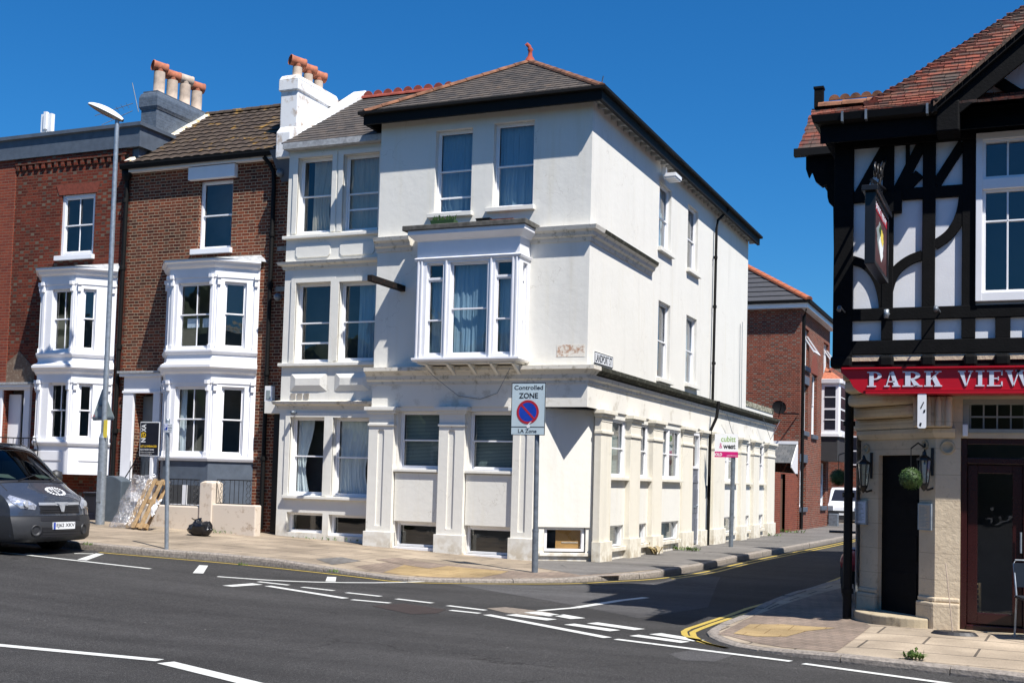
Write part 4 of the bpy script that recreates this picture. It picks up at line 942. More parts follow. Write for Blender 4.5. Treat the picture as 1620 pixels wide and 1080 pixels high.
# ================================================================== BRICK TERRACE
TY = 23.67
FT = Face((0, TY), (1, 0))
def canted(par, fl, fr_, wl, wr, YF, zones, wins, base, roofz, label=None, matb=None):
    """two-storey canted bay; zones = [(z0,z1)] glazed storeys"""
    pts = [(wl, TY), (fl, YF), (fr_, YF), (wr, TY)]; Fs = [face2(a, b) for a, b in zip(pts[:-1], pts[1:])]
    Ls = [math.hypot(b[0] - a[0], b[1] - a[1]) for a, b in zip(pts[:-1], pts[1:])]
    allw = []
    for zi, (z0, z1) in enumerate(zones):
        mb = MB()
        for fi, (F, Ln) in enumerate(zip(Fs, Ls)):
            pxr = wins[zi][fi]
            if pxr is None: q = (.2, Ln - .2, wins[zi][1 if fi == 0 else fi][4] if False else z0 + .14, z1 - .14)
            else: q = F.r(*pxr)
            if fi == 0: q = (.2, Ln - .15, Fs[1].r(*wins[zi][1])[2], Fs[1].r(*wins[zi][1])[3])
            mb.wall(F, 0, Ln, z0, z1, [q], .07); allw.append((F, q, zi, fi, Ln))
        mb.build('bay_wall', M['white'], par, recalc=False)
    for F, q, zi, fi, Ln in allw: sash(par, F, *q, rev=.06, meet=.52, bars=1 if fi == 1 else 0, mat='white', fr=.03, curtain=('curtW', [(0, .18)]) if (zi == 1 and fi == 1 and par.get('curt')) else None)
    tr = MB()
    for zi, (z0, z1) in enumerate(zones):
        for F, Ln in zip(Fs, Ls):
            for u in (.05, Ln - .12):
                tr.box(F, u, u + .08, z0, z1, 0, .025); tr.box(F, u - .015, u + .095, z0 - .0, z0 + .12, 0, .05)
                tr.box(F, u, u + .075, z1 - .18, z1 + .06, 0, .07); tr.box(F, u - .01, u + .085, z1 - .02, z1 + .07, 0, .1)
        n = len(zones)
        tr.sweep(pts, [(-.03, z0 - .10), (.05, z0 - .10), (.08, z0 - .04), (.08, z0), (-.03, z0 + .002)])
        top = z1
        tr.sweep(pts, [(-.03, top), (.02, top), (.03, top + .22), (.09, top + .27), (.12, top + .34), (.17, top + .37), (.17, top + .42), (-.03, top + .42)])
    tr.build('bay_trim', M['white'], par, bevel=.004)
    lr = MB(); zt = zones[0][1] + .42
    e = []; 
    for i, p in enumerate([(wl - .2, TY), (fl - .1, YF - .19), (fr_ + .1, YF - .19), (wr + .2, TY)]): e.append((p[0], p[1], zt + .005))
    k = [(wl, TY, zt + .18), (fl + .25, TY - .12, zt + .16), (fr_ - .15, TY - .12, zt + .16), (wr, TY, zt + .18)]
    lr.add(e + k, [(0, 1, 5, 4), (1, 2, 6, 5), (2, 3, 7, 6), (0, 3, 2, 1)]); lr.build('bay_roof', M['lead'], par)
    # skirt between storeys
    sk = MB(); z0 = zones[1][1] + .42; z1 = zones[0][0] - .10
    sk.sweep(pts, [(-.05, z0), (.16, z0 + .01), (.03, z0 + .09), (0.015, z1), (-.05, z1)]); sk.build('bay_skirt', M['white'], par)
    bs = MB(); bs.sweep(pts, [(-.1, base), (0.012, base), (0.012, zones[1][0] - .10), (-.1, zones[1][0] - .10)]); bs.add([(p[0], p[1], base + .001) for p in pts], [(0, 1, 2, 3)])
    bs.build('bay_base', matb or M['white'], par)
    return pts, Fs, Ls
# ---- middle brick house
hb = thing('terraced_house', 'brown brick terraced house with blue-grey bay base and mossy tiled roof', 'house', (-18.4, 27, .3))
XL, XR = -20.86, -15.87
w2 = FT.r(315, 285, 367, 394); dr_ = FT.r(213, 622, 243, 752); dr_ = (-20.42, -19.80, .95, 3.5)
bw_ = FT.r(262, 752, 318, 812)
W = MB(); W.wall(FT, XL, XR, -.6, 9.2, [(*w2, .1), (*dr_, .35), (-19.5, -16.9, 1.95, 6.3, .3)]); W.build('wall', M['brickB'], hb, recalc=False)
I = MB(); I.bx(XL + .1, XR - .1, TY + 1.0, 30, -.4, 9.0); I.build('interior', M['room'], hb)
sash(hb, FT, *w2, rev=.08, mat='white', meet=.5, fr=.05)
sillbox(hb, FT, w2[0] - .16, w2[1] + .05, w2[2] + .01, .13, .1, mat='white')
t = MB(); q = FT.r(303, 264, 376, 284); t.box(FT, q[0], q[1], q[2], q[3], -.02, .13); t.build('lintel', M['white'], hb, bevel=.008)
hb['curt'] = 1
zB = [(4.47, 6.19), (1.95, 3.68)]
canted(hb, -18.92, -17.62, -19.55, -16.84, 23.0, zB, [[None, (280, 447, 335, 551), (354, 446, 389, 551)], [None, (275, 611, 329, 718), (349, 612, 385, 720)]], -.3, 6.6, matb=M['slatepaint'])
del hb['curt']
pc = MB(); F_ = Face((0, 23.0), (1, 0))
for x0, x1 in ((-18.5, -18.15), (-18.05, -17.75)): pc.box(F_, x0, x1, 5.0 + .02, 5.24, -.15, -.149)
pc.build('paper_notice', M['paper'], hb)
bwm = MB(); F_ = Face((0, 23.0), (1, 0)); q = (-18.75, -17.75, .35, 1.28)
bwm.box(F_, q[0], q[1], q[2], q[3], -.02, .014); bwm.build('basement_window', M['interior'], hb)
bwm = MB(); bwm.box(F_, q[0], q[0] + .05, q[2], q[3], 0, .03); bwm.box(F_, q[1] - .05, q[1], q[2], q[3], 0, .03); bwm.box(F_, -18.30, -18.17, q[2], q[3], 0, .035); bwm.box(F_, q[0], q[1], .80, .83, 0, .028); bwm.build('window_frame', M['white'], hb)
# door case
def doorcase(par, a, b, z0, z1, ztop, mat='white'):
    t = MB(); t.box(FT, a - .32, a, z0, z1, -.02, .08); t.box(FT, b, b + .2, z0, z1, -.02, .08); t.box(FT, a - .34, b + .22, z1, z1 + .06, -.02, .10)
    t.box(FT, a - .32, b + .2, z1 + .06, ztop - .12, -.02, .07); t.box(FT, a - .40, b + .28, ztop - .12, ztop - .04, -.02, .16); t.build('door_case', M[mat], par, bevel=.006)
    t = MB(); t.box(FT, a - .44, b + .32, ztop - .04, ztop + .01, -.02, .2); t.build('door_hood_flashing', M['lead'], par)
doorcase(hb, dr_[0], dr_[1], 1.1, 3.5, 4.03)
t = MB(); t.box(FT, dr_[0], dr_[1], 1.3, 3.45, -.34, -.30); dd = t.build('door', plain('grey_green_door', (.20, .22, .22), .5), hb)
t = MB(); t.box(FT, dr_[0] - .3, dr_[1] + .2, .85, 1.05, -.05, .5); t.box(FT, dr_[0] - .3, dr_[1] + .2, .6, .85, -.05, .8); t.box(FT, dr_[0] - .3, dr_[1] + .2, .3, .6, -.05, 1.1); t.build('steps', M['white'], hb)
# gutter, fascia, eaves
t = MB(); t.box(FT, XL - .15, XR - .35, 9.06, 9.22, -.02, .16); t.build('fascia_board', M['white'], hb)
t = MB(); t.sweep([(XL - .15, TY - .17), (XR - .05, TY - .17)], [(0, 9.18), (.03, 9.12), (.09, 9.12), (.12, 9.2), (.12, 9.24), (0, 9.24)]); t.build('gutter', M['gutter'], hb)
t = MB(); t.add([FT.P(-16.5, 9.22, .3), FT.P(-15.87, 9.22, .3), FT.P(-15.87, 8.5, .05), FT.P(-16.3, 8.5, .05), FT.P(-16.5, 9.22, -.02), FT.P(-15.87, 9.22, -.02)], [(0, 1, 2, 3), (0, 3, 4)]); t.build('lead_valley', M['slatepaint'], hb)
rf = MB(); NC = 12; a_ = Vector((XL - .05, TY - .22, 9.25)); b_ = Vector((-16.1, TY - .22, 9.25)); c_ = Vector((-16.1, 26.6, 11.4)); d_ = Vector((XL - .05, 26.6, 11.4))
sl = (d_ - a_); up = Vector((0, -.6, .8))
for i in range(NC):     # rolled concrete tiles: each course a wavy strip lapped over the one below
    f0, f1 = i / NC, (i + 1.1) / NC
    nU = 16 * 6
    vs = []
    for j in range(nU + 1):
        uu = j / nU; wv = .022 * abs(math.sin(math.pi * 16 * uu)) + .008
        p = a_ + (b_ - a_) * uu + sl * f0; vs.append(p + up * (wv + .03)); vs.append(p + up * (-.01))
        q = a_ + (b_ - a_) * uu + sl * min(1, f1); vs.append(q + up * (wv))
    fs = []
    for j in range(nU): fs += [(3 * j, 3 * j + 3, 3 * j + 5, 3 * j + 2), (3 * j, 3 * j + 1, 3 * j + 4, 3 * j + 3)]
    rf.add(vs, fs)
rf.add([(XL, 26.6, 11.4), (-16.1, 26.6, 11.4), (-16.1, 30, 9), (XL, 30, 9)], [(0, 1, 2, 3)])
rB = rf.build('roof', M['conctile'], hb, recalc=False)
t = MB(); ridge(t, (XL, 26.6, 11.42), (-16.9, 26.6, 11.42), .1); t.build('ridge_tiles', M['conctile'], rB)
t = MB()
nv = 24
vs = []
for i in range(nv + 1):
    p = a_ + sl * (i / nv); vs += [p + Vector((-.02, 0, .09)), p + Vector((.16 + .04 * math.sin(i * 2.3), 0, .10)), p + Vector((.20 + .04 * math.sin(i * 2.3), 0, .03))]
t.add(vs, [(3 * i + j, 3 * i + j + 1, 3 * i + j + 4, 3 * i + j + 3) for i in range(nv) for j in range(2)])
M['verge'] = mossy('mortar_verge_with_lichen', (.66, .64, .58), (.42, .27, .05), .5, 8); t.build('mortar_verge', M['verge'], rB)
t = MB(); t.tube([FT.P(-16.72, 9.1, .22), FT.P(-16.62, 8.95, .1), FT.P(-16.52, 8.75, .07), FT.P(-16.5, 8.4, .07), FT.P(-16.5, .3, .07)], .052)
for z in (1.9, 3.9, 6.0, 7.2): t.lathe(FT.P(-16.5, z, .07), [(.07, 0), (.075, .04), (.07, .1)], 10)
t.build('drainpipe', M['gutter'], hb)
for zz in (6.86, 5.9): t = MB(); t.box(FT, -16.38, -15.87, zz, zz + .11, -.01, .012); t.build('string_course', M['concrete'], hb)
# grey chimney on the party wall
ch = MB(); ch.bx(-21.40, -20.90, 24.55, 26.75, 9.2, 11.05); ch.sweep([(-21.4, 26.75), (-21.4, 24.55), (-20.9, 24.55), (-20.9, 26.75), (-21.4, 26.75)], [(-.05, 11.0), (.015, 11.0), (.05, 11.08), (.05, 11.32), (.02, 11.42), (-.05, 11.48)])
ch.poly([(-21.38, 24.57, 11.50), (-20.92, 24.57, 11.50), (-20.92, 26.73, 11.50), (-21.38, 26.73, 11.50)], .2)
chg = ch.build('chimney', M['chimpaint'], hb)
for i, (y, h, c_) in enumerate(((24.9, .62, 1), (25.42, .56, 1), (25.95, .62, 0), (26.45, .58, 1))):
    p = MB(); pot(p, (-21.15, y, 11.48), h, .15); p.build('chimney_pot', M['pot'], chg)
    p = MB(); cowl(p, (-21.15, y, 11.5 + h + .1), .135, .40, ax_=(.5, .85, -.1)); p.build('cowl', M['terra' if c_ else 'pot'], chg)
t = MB(); t.add([(-21.42, 24.2, 9.3), (-20.84, 24.2, 9.3), (-20.84, 26.9, 11.2), (-21.42, 26.9, 11.2), (-21.42, 24.2, 9.0), (-20.84, 24.2, 9.0), (-20.84, 26.9, 9), (-21.42, 26.9, 9)], [(0, 1, 2, 3), (0, 1, 5, 4), (1, 2, 6, 5), (0, 3, 7, 4)]); t.build('party_wall', M['slatepaint'], hb)

# ---- left brick house
ha = thing('terraced_house', 'flat-fronted chequered red brick house with a grey parapet and white bay above a brick pit', 'house', (-22.8, 27, .4))
wA = FT.r(96, 307, 149, 404)
W = MB(); dA = (-24.75, -23.95, 1.2, 3.62)
W.wall(FT, -24.72, XL, -.6, 9.75, [(*wA, .1), (*dA, .3), (-23.55, -21.2, 2.25, 6.3, .3)]); W.build('wall', M['brickA'], ha, recalc=False)
I = MB(); I.bx(-24.6, XL - .1, TY + 1, 30, -.4, 9.6); I.build('interior', M['room'], ha)
sash(ha, FT, *wA, rev=.05, mat='white', bars=1, meet=.5, fr=.09); sillbox(ha, FT, wA[0] - .09, wA[1] + .06, wA[2], .12, .1, mat='white')
t = MB(); t.prism(FT, [(wA[0] - .08, wA[3]), (wA[1] + .05, wA[3]), (wA[1] + .16, wA[3] + .27), (wA[0] - .2, wA[3] + .27)], -.01, .012); t.build('brick_arch', M['rubbed'], ha)
zA = [(4.47, 6.19), (2.26, 3.72)]
canted(ha, -22.96, -21.86, -23.6, -21.15, 23.0, zA, [[None, (81, 457, 116, 555), (130, 457, 151, 554)], [None, (75, 605, 109, 695), (123, 607, 145, 694)]], 1.45, 6.6)
t = MB(); FA = Face((0, 23.0), (1, 0)); FA2 = face2((-21.86, 23.0), (-21.15, TY))
for (F_, a, b) in ((FA, -22.75, -22.05), (FA2, .25, .75)):
    for z0, z1 in ((1.78, 2.02),): t.box(F_, a, b, z0, z1, .0, .03)
t.build('bay_panel', M['white'], ha, bevel=.008)
doorcase(ha, dA[0], dA[1] - .05, 1.0, 3.6, 3.78)
t = MB(); t.box(FT, dA[0] - .1, dA[1] + .1, 1.0, 3.75, -.36, -.31); t.build('porch_back', M['room'], ha)
t = MB(); t.box(FT, dA[0], dA[0] + .42, 1.3, 3.5, -.2, -.15); t.build('door', M['white'], ha, bevel=.01); t = MB(); t.box(FT, dA[0] + .42, dA[1], 1.3, 3.5, -.29, -.26); t.build('porch_lining', M['curtT'], ha)
t = MB(); t.prism(FT, [(-24.9, 3.8), (-23.75, 3.8), (-23.75, 4.15), (-24.3, 4.62), (-24.9, 4.2)], -.01, .015); t.build('patched_gable_brick', mossy('patched_grey_brick', (.16, .11, .08), (.25, .2, .15), .5, 12), ha)
# parapet
t = MB(); t.sweep([(-26, TY), (-20.66, TY), (-20.66, TY + 1.2)], [(0, 9.72), (.10, 9.72), (.10, 10.22), (.17, 10.24), (.17, 10.33), (0, 10.34)]); t.bx(-26, -20.7, TY + .02, TY + .25, 9.7, 10.32); t.bx(-20.95, -20.67, TY + .02, 24.6, 9.3, 10.3)
t.build('parapet', M['slatepaint'], ha, label='blue-grey rendered parapet with a projecting coping')
t = MB(); t.box(FT, -24.72, XL - .15, 9.56, 9.70, 0, .06); x = -24.7
while x < XL - .2: t.box(FT, x, x + .11, 9.42, 9.56, 0, .05); x += .22
t.build('dentil_course', M['brickA'], ha)
t = MB(); t.tube([FT.P(-20.92, 9.2, .1), FT.P(-20.92, 8.9, .07), FT.P(-20.98, .4, .07)], .055)
for z in (2.5, 4.6, 6.6, 8.3): t.lathe(FT.P(-20.95, z, .07), [(.075, 0), (.08, .05), (.075, .12)], 10)
t.lathe(FT.P(-20.92, 8.85, .1), [(.06, 0), (.12, .12), (.13, .3), (.1, .3)], 8); t.build('drainpipe', M['gutter'], ha)
W = MB(); W.bx(-24.6, XL, TY + .1, 30, 9.8, 9.85); W.build('roof', M['lead'], ha)
# ---- next brick building at the left edge
hc = thing('terraced_house', 'plain red brick house front at the far left edge, with the parapet running on', 'house', (-28, 27, .5))
W = MB(); W.wall(Face((0, TY - .03), (1, 0)), -33, -24.72, -.6, 9.72); W.quad((-24.72, TY - .03, -.6), (-24.72, TY + .02, -.6), (-24.72, TY + .02, 9.72), (-24.72, TY - .03, 9.72)); W.build('wall', M['brickD'], hc)
t = MB(); t.box(FT, -33, -26.0, 9.72, 10.33, -.2, .12); t.build('parapet', M['slatepaint'], hc)
t = MB(); t.bx(-33, -24.7, TY + .1, 30, 9.7, 9.75); t.build('roof', M['lead'], hc)

# aerials and dishes
t = MB(); c = Vector((-21.7, 24.5, 11.3)); t.tube([(-21.45, 24.5, 10.95), c + Vector((0, 0, .45))], .012, 6); t.tube([c + Vector((.1, -.05, -.12)), c + Vector((-.75, -.5, -.5))], .010, 5)
for i in range(6):
    p = c + Vector((-.08, -.05, -.16)) + Vector((-.62, -.42, -.35)) * i / 6; t.tube([p + Vector((-.12, .2, 0)), p + Vector((.12, -.2, 0))], .006, 4)
t.tube([c + Vector((0.05, 0, -.3)), c + Vector((-.55, -.45, -.75))], .010, 5)
tagit(t.build('tv_aerial', M['galvD']), 'thin dark television aerial fixed to the blue-grey chimney', 'aerial')
t = MB(); p = atY(74, 208, 26.0); t.tube([p - Vector((0, 0, 1.2)), p + Vector((0, 0, .1))], .04, 8)
for dx in (-.12, .13): t.bx(p.x + dx - .07, p.x + dx + .07, 25.95, 26.08, p.z - .02, p.z + .5)
t.bx(p.x - .05, p.x + .05, 25.9, 26.0, p.z + .05, p.z + .55)
tagit(t.build('mast_antenna', M['signwhite']), 'small white mobile mast antenna standing above the grey parapet', 'antenna')
def dome(name, F, u, z, r, label, d=.1):
    t = MB(); t.lathe(F.P(u, z, .0), [(r * .4, 0), (r * .5, .06), (r, .10), (r * .92, .16), (r * .5, .22), (0, .24)], 14, axis=F.n); return tagit(t.build(name, M['galvD']), label, 'wall lamp')
dome('bulkhead_lamp', FT, *FT.hit(448, 276), .10, 'round bulkhead lamp high on the brick beside the top floor windows')
dome('bulkhead_lamp', FT, *FT.hit(444, 471), .09, 'small round wall lamp between the black drainpipe and the first floor window')
q = FT.r(423, 611, 435, 636); t = MB(); t.box(FT, q[0], q[1], q[2], q[3], 0, .12); t.box(FT, q[0] + .05, q[1] - .05, q[2] + .06, q[3] - .1, .12, .13, 1)
tagit(t.build('alarm_box', [M['signwhite'], M['signback']], bevel=.02), 'small pale alarm box on the wall above the dark passage', 'alarm box')
t = MB(); t.box(FT, -16.36, -15.87, 3.0, 3.28, -.02, .3); t.build('passage_lintel', M['stucco'], hb)
t = MB(); t.box(FT, -16.28, -15.87, -.2, 3.0, -.3, .015); t.build('passage_shade', M['black'], hb)  # black block stands for the shadow filling the passage doorway
t = MB(); t.lathe(FN.P(-15.4, 3.0, 0), [(.02, 0), (.02, .1), (.05, .12), (.05, .2), (0, .22)], 10, axis=FN.n); tagit(t.build('security_camera', M['galvD']), 'little round security camera above the left ground floor window', 'camera')

# ================================================================== GARDEN WALLS, RAILINGS
GY = 22.25
FG = Face((0, GY), (1, 0))
z_ = lambda x: rise(x) + .03
gw = thing('garden_wall', 'low peeling cream rendered garden wall with a square pillar, in front of the blue-grey bay', 'wall', (-17.6, GY, .25))
a = FG.hit(222, 797); b = FG.hit(316, 801); p0 = FG.hit(318, 760); p1 = FG.hit(338, 760); c = FG.hit(405, 799)
t = MB(); t.box(FG, a[0], p0[0] - .02, -.2, a[1], -.22, 0); t.build('wall', M['garden'], gw, bevel=.03)
t = MB(); t.box(FG, p1[0] - .02, c[0], -.2, c[1], -.22, 0.01); t.build('wall', M['garden'], gw, bevel=.03)
t = MB(); t.box(FG, p0[0], p1[0], -.2, p0[1] - .05, -.36, .04); xm = (p0[0] + p1[0]) / 2
t.add([FG.P(u, p0[1] - .05, d) for u in (p0[0], p1[0]) for d in (-.36, .04)] + [FG.P(u, p0[1], d) for u in (p0[0] + .08, p1[0] - .08) for d in (-.30, -.02)], [(0, 1, 5, 4), (2, 3, 7, 6), (1, 3, 7, 5), (0, 2, 6, 4), (4, 5, 7, 6)])
t.build('pillar', M['garden'], gw, bevel=.02)
def scroll(t, F, u, z0, z1, d, s=.07):
    """four C-scrolls in a column"""
    n = 4; h = (z1 - z0) / n
    for i in range(n):
        for sg in (-1, 1):
            pts = []; c0 = z0 + h * (i + .5)
            for k in range(15):
                an = -1.2 * math.pi + k / 14 * 2.4 * math.pi; r = h * .25 * (1 - .5 * abs(k / 14 - .5) * 2 * .8)
                pts.append(F.P(u + sg * (s * .5 + r * math.cos(an) * .8), c0 + (h * .42) * math.sin(an * .55), d))
            t.tube(pts, .007, 4, cap=False)
def railing(F, u0, u1, z0, z1, label, d=-.1, scrolls=(), posts=.12):
    t = MB(); t.tube([F.P(u0, z1, d), F.P(u1, z1, d)], .012, 5); t.tube([F.P(u0, z0 + .03, d), F.P(u1, z0 + .03, d)], .010, 5)
    u = u0
    while u <= u1:
        if not any(abs(u - s_) < .12 for s_ in scrolls): t.tube([F.P(u, z0, d), F.P(u, z1, d)], .008, 4)
        u += posts
    for s_ in scrolls: scroll(t, F, s_, z0 + .03, z1, d)
    return tagit(t.build('railing', M['black']), label, 'railing', 'black iron railings in front of the terrace')
r0 = FG.hit(262, 757, -.1); r1 = FG.hit(316, 757, -.1); r2 = FG.hit(342, 757, -.1); r3 = FG.hit(402, 760, -.1)
railing(FG, r0[0], r1[0], a[1] - .02, r0[1], 'black scrolled iron railing on the cream wall, left of its pillar', scrolls=(r0[0] + .12, r1[0] - .1))
railing(FG, p1[0] + .02, r3[0], c[1] - .02, r3[1], 'black scrolled iron railing on the cream wall, right of its pillar', scrolls=(p1[0] + .18, r3[0] - .14))
FG2 = Face((0, 22.7), (1, 0)); 
t = MB(); P_ = [FG2.P(*FG2.hit(x, y)) for x, y in ((198, 755), (206, 742), (214, 728), (222, 712))]
t.tube(P_, .014, 6)
for p in P_: t.tube([p, Vector((p.x, p.y, .5))], .009, 4)
g0 = FG2.hit(205, 757); g1 = FG2.hit(258, 757); u = g0[0]
t.tube([FG2.P(g0[0], g0[1], 0), FG2.P(g1[0], g1[1], 0)], .012, 5)
while u < g1[0]: t.tube([FG2.P(u, .45, 0), FG2.P(u, g0[1] + (.42 if u < g0[0] + .55 else 0), 0)], .008, 4); u += .11
scroll(t, FG2, g0[0] + .5, .6, g0[1], 0)
tagit(t.build('railing', M['black']), 'black iron stair handrail climbing to the white doorway behind the letting board', 'railing', 'black iron railings in front of the terrace')
# grey pier, low wall and bins in front of the left house
t = MB(); q = FG.r(150, 752, 186, 830); n = 10
t.prism(FG, [(q[0], .0), (q[1], .0), (q[1], q[3] - .12)] + [(q[0] + (q[1] - q[0]) * (1 - i / n), q[3] - .12 + .12 * math.sin(math.pi * i / n)) for i in range(1, n)] + [(q[0], q[3] - .12)], -.45, -.1)
tagit(t.build('gate_pier', M['gwbin'], bevel=.02), 'round-topped blue-grey gate pier behind the lamp post and wrapped pallet', 'pier')
t = MB(); t.box(FG, -22.6, q[0] - .45, 0, q[3] - .55, -.3, -.1); tagit(t.build('garden_wall', M['gwbin'], bevel=.02), 'low blue-grey painted wall behind the nose of the grey van', 'wall')
t = MB(); t.box(FG, q[0] - .42, q[0] - .08, .3, q[3] - .45, -.5, -.1); t.box(FG, q[0] - .45, q[0] - .05, q[3] - .45, q[3] - .40, -.52, -.07); t.box(FG, q[0] - .45, q[0] - .1, .3, .55, -.1, .12)
tagit(t.build('waste_bin', M['navy'], bevel=.015), 'dark lidded refuse bin between the low grey wall and the lamp post', 'bin')
t = MB(); F_ = Face((0, 22.9), (1, 0))
h0 = F_.hit(0, 692); h1 = F_.hit(58, 699)
t.tube([F_.P(h0[0] - .5, h0[1] + .02, 0), F_.P(h0[0] + .5, h0[1] - .0, 0), F_.P(h1[0] - .05, h0[1], 0), F_.P(h1[0] + .05, h1[1] - .15, 0), F_.P(h1[0] + .06, .6, 0)], .015, 5); t.tube([F_.P(h0[0] - .5, h0[1] - .3, 0), F_.P(h1[0], h0[1] - .3, 0)], .03, 5)
for k in range(10): u = h0[0] - .4 + k * .17; t.tube([F_.P(u, .6, 0), F_.P(u, h0[1], 0)], .009, 4)
scroll(t, F_, (h0[0] + h1[0]) / 2 + .1, h0[1] - .3, h0[1] + .0, 0)
tagit(t.build('railing', M['black']), 'black railing with a curved end before the left white door, above the van roof', 'railing', 'black iron railings in front of the terrace')

# ================================================================== FAR SIDE STREET
fh = thing('brick_house', 'two-storey red brick house with open white windows and oriel, beyond the cream building', 'house', (-12, 52, 0))
XF = -8.25; F1 = Face((0, 47.6), (1, 0)); F2 = Face((XF, 0), (0, 1))
yE = 54.95; zE = 8.75
ow = []
def fw(x0, y0, x1, y1, rv=.12): q = F2.r(x0, y0, x1, y1); ow.append((q[0], max(q[1], q[0] + .9), q[2], q[3], rv)); return ow[-1]
wa = fw(1270, 519, 1280, 580); wb = fw(1303, 543, 1311, 598); wc = fw(1268, 607, 1278, 682); wd = fw(1284, 592, 1292, 688); we = fw(1265, 731, 1275, 802); wf_ = fw(1298, 732, 1306, 800)
W = MB(); W.wall(F1, -20, XF, -.5, zE); W.build('wall', M['brickC'], fh, recalc=False)
W = MB(); W.wall(F2, 47.6, yE, -.5, zE, ow, .12); W.build('wall', M['brickC'], fh, recalc=False)
I = MB(); I.bx(-19, XF - .8, 48.3, yE, -.4, 8.6); I.build('interior', M['interior'], fh); t = MB(); t.bx(-20, XF, yE - .05, yE + .1, -.5, zE); t.build('wall', M['brickC'], fh)
for i, q in enumerate((wc, wd, we, wf_)): sash(fh, F2, *q[:4], rev=.12, meet=.5)
for i, q in enumerate((wa, wb)):
    o = sash(fh, F2, *q[:4], rev=.12, sashes=False); t = MB(); zt_ = q[3] - .25; zb_ = q[2] + .5
    for (a0, a1) in ((q[0] + .02, q[0] + .09), (q[1] - .09, q[1] - .02)): t.add([F2.P(a0, zt_, -.1), F2.P(a1, zt_, -.1), F2.P(a1, zb_, .42), F2.P(a0, zb_, .42), F2.P(a0, zt_, -.04), F2.P(a1, zt_, -.04), F2.P(a1, zb_, .48), F2.P(a0, zb_, .48)], [(0, 1, 2, 3), (4, 5, 6, 7), (0, 3, 7, 4), (1, 2, 6, 5), (2, 3, 7, 6)])
    t.add([F2.P(q[0] + .02, zb_, .42), F2.P(q[1] - .02, zb_, .42), F2.P(q[1] - .02, zb_ + .09, .36), F2.P(q[0] + .02, zb_ + .09, .36), F2.P(q[0] + .02, zb_, .48), F2.P(q[1] - .02, zb_, .48), F2.P(q[1] - .02, zb_ + .09, .42), F2.P(q[0] + .02, zb_ + .09, .42)], [(4, 5, 6, 7), (0, 1, 2, 3), (0, 1, 5, 4)])
    t.build('open_sash', M['upvc'], o)
for q in ow: sillbox(fh, F2, q[0] - .05, q[1] + .05, q[2], .18, .08, mat='slatepaint', back=-.12)
for q in (wc, we): t = MB(); t.box(F2, q[0] - .12, q[1] + .12, q[3], q[3] + .32, -.02, .04); t.build('lintel', M['slatepaint'], fh)
t = MB(); n = 14; cu_ = (wd[0] + wd[1]) / 2; rr_ = (wd[1] - wd[0]) / 2
t.prism(F2, [(cu_ - (rr_ + .2) * math.cos(math.pi * i / n), wd[3] + (rr_ + .2) * math.sin(math.pi * i / n)) for i in range(n + 1)], -.01, .012); t.build('brick_arch', M['rubbed'], fh)
t = MB(); t.sweep([(-20, 47.6 - .3), (XF + .3, 47.6 - .3), (XF + .3, yE)], [(-.3, zE - .1), (0, zE - .1), (0, zE + .14), (-.3, zE + .14)]); t.build('fascia_board', M['white'], fh)
t = MB(); t.sweep([(-20, 47.3), (XF + .3, 47.3), (XF + .3, yE)], [(.0, zE + .08), (.1, zE + .08), (.12, zE + .2), (0, zE + .2)]); t.build('gutter', M['gutter'], fh)
rf = MB(); courses(rf, (-20, 47.25, zE + .16), (XF + .35, 47.25, zE + .16), (XF - 4.2, 51.8, zE + 3.0), (-20, 51.8, zE + 3.0), 11, .03); courses(rf, (XF + .35, 47.25, zE + .16), (XF + .35, yE, zE + .16), (XF - 4.2, yE, zE + 3.0), (XF - 4.2, 51.8, zE + 3), 11, .03)
rr2 = rf.build('roof', M['blacktile'], fh, recalc=False); t = MB(); ridge(t, (XF + .35, 47.25, zE + .2), (XF - 4.2, 51.8, zE + 3.05), .13); t.build('hip_tiles', plain('orange_hip_tile', (.42, .12, .05), .8), rr2)
t = MB(); t.tube([F2.P(47.72, zE, .2), F2.P(47.8, zE - .4, .08), F2.P(47.8, 0, .08)], .06); t.build('drainpipe', M['gutter'], fh)
# oriel
OR = [(XF, 52.9), (XF + .72, 52.9), (XF + .78, 52.96), (XF + .78, 54.75), (XF + .72, 54.8), (XF, 54.8)]
t = MB(); t.sweep(OR, [(-.02, 3.9), (0, 3.9), (0, 6.15), (-.02, 6.15)]); t.sweep(OR, [(-.1, 6.15), (.1, 6.15), (.12, 6.32), (-.1, 6.36)]); t.sweep(OR, [(-.1, 3.85), (.08, 3.85), (.08, 3.97), (-.1, 3.97)]); ob_ = t.build('oriel', M['white'], fh)
t = MB(); t.add([(p[0], p[1], 6.34) for p in OR] + [(XF, 53.9, 6.95)], [(i, (i + 1) % 6, 6) for i in range(6)]); t.build('oriel_roof', M['terra'], ob_)
for F_, Ln in ((face2(OR[0], OR[1]), .72), (face2(OR[2], OR[3]), 1.79)):
    for z0, z1 in ((4.15, 5.0), (5.1, 6.0)):
        t = MB(); t.box(F_, .13, Ln - .13, z0, z1, .0, .012); t.build('pane', M['navy'], ob_); t = MB(); t.box(F_, .13, Ln - .13, (z0 + z1) / 2 - .02, (z0 + z1) / 2 + .02, .012, .03); t.build('glazing_bar', M['white'], ob_)
t = MB(); t.poly([(p[0] - .03 if p[0] > XF else p[0], p[1], 3.85) for p in OR], 1.05); t.build('oriel_base', plain('dark_slate_cladding', (.03, .03, .032), .7), ob_)
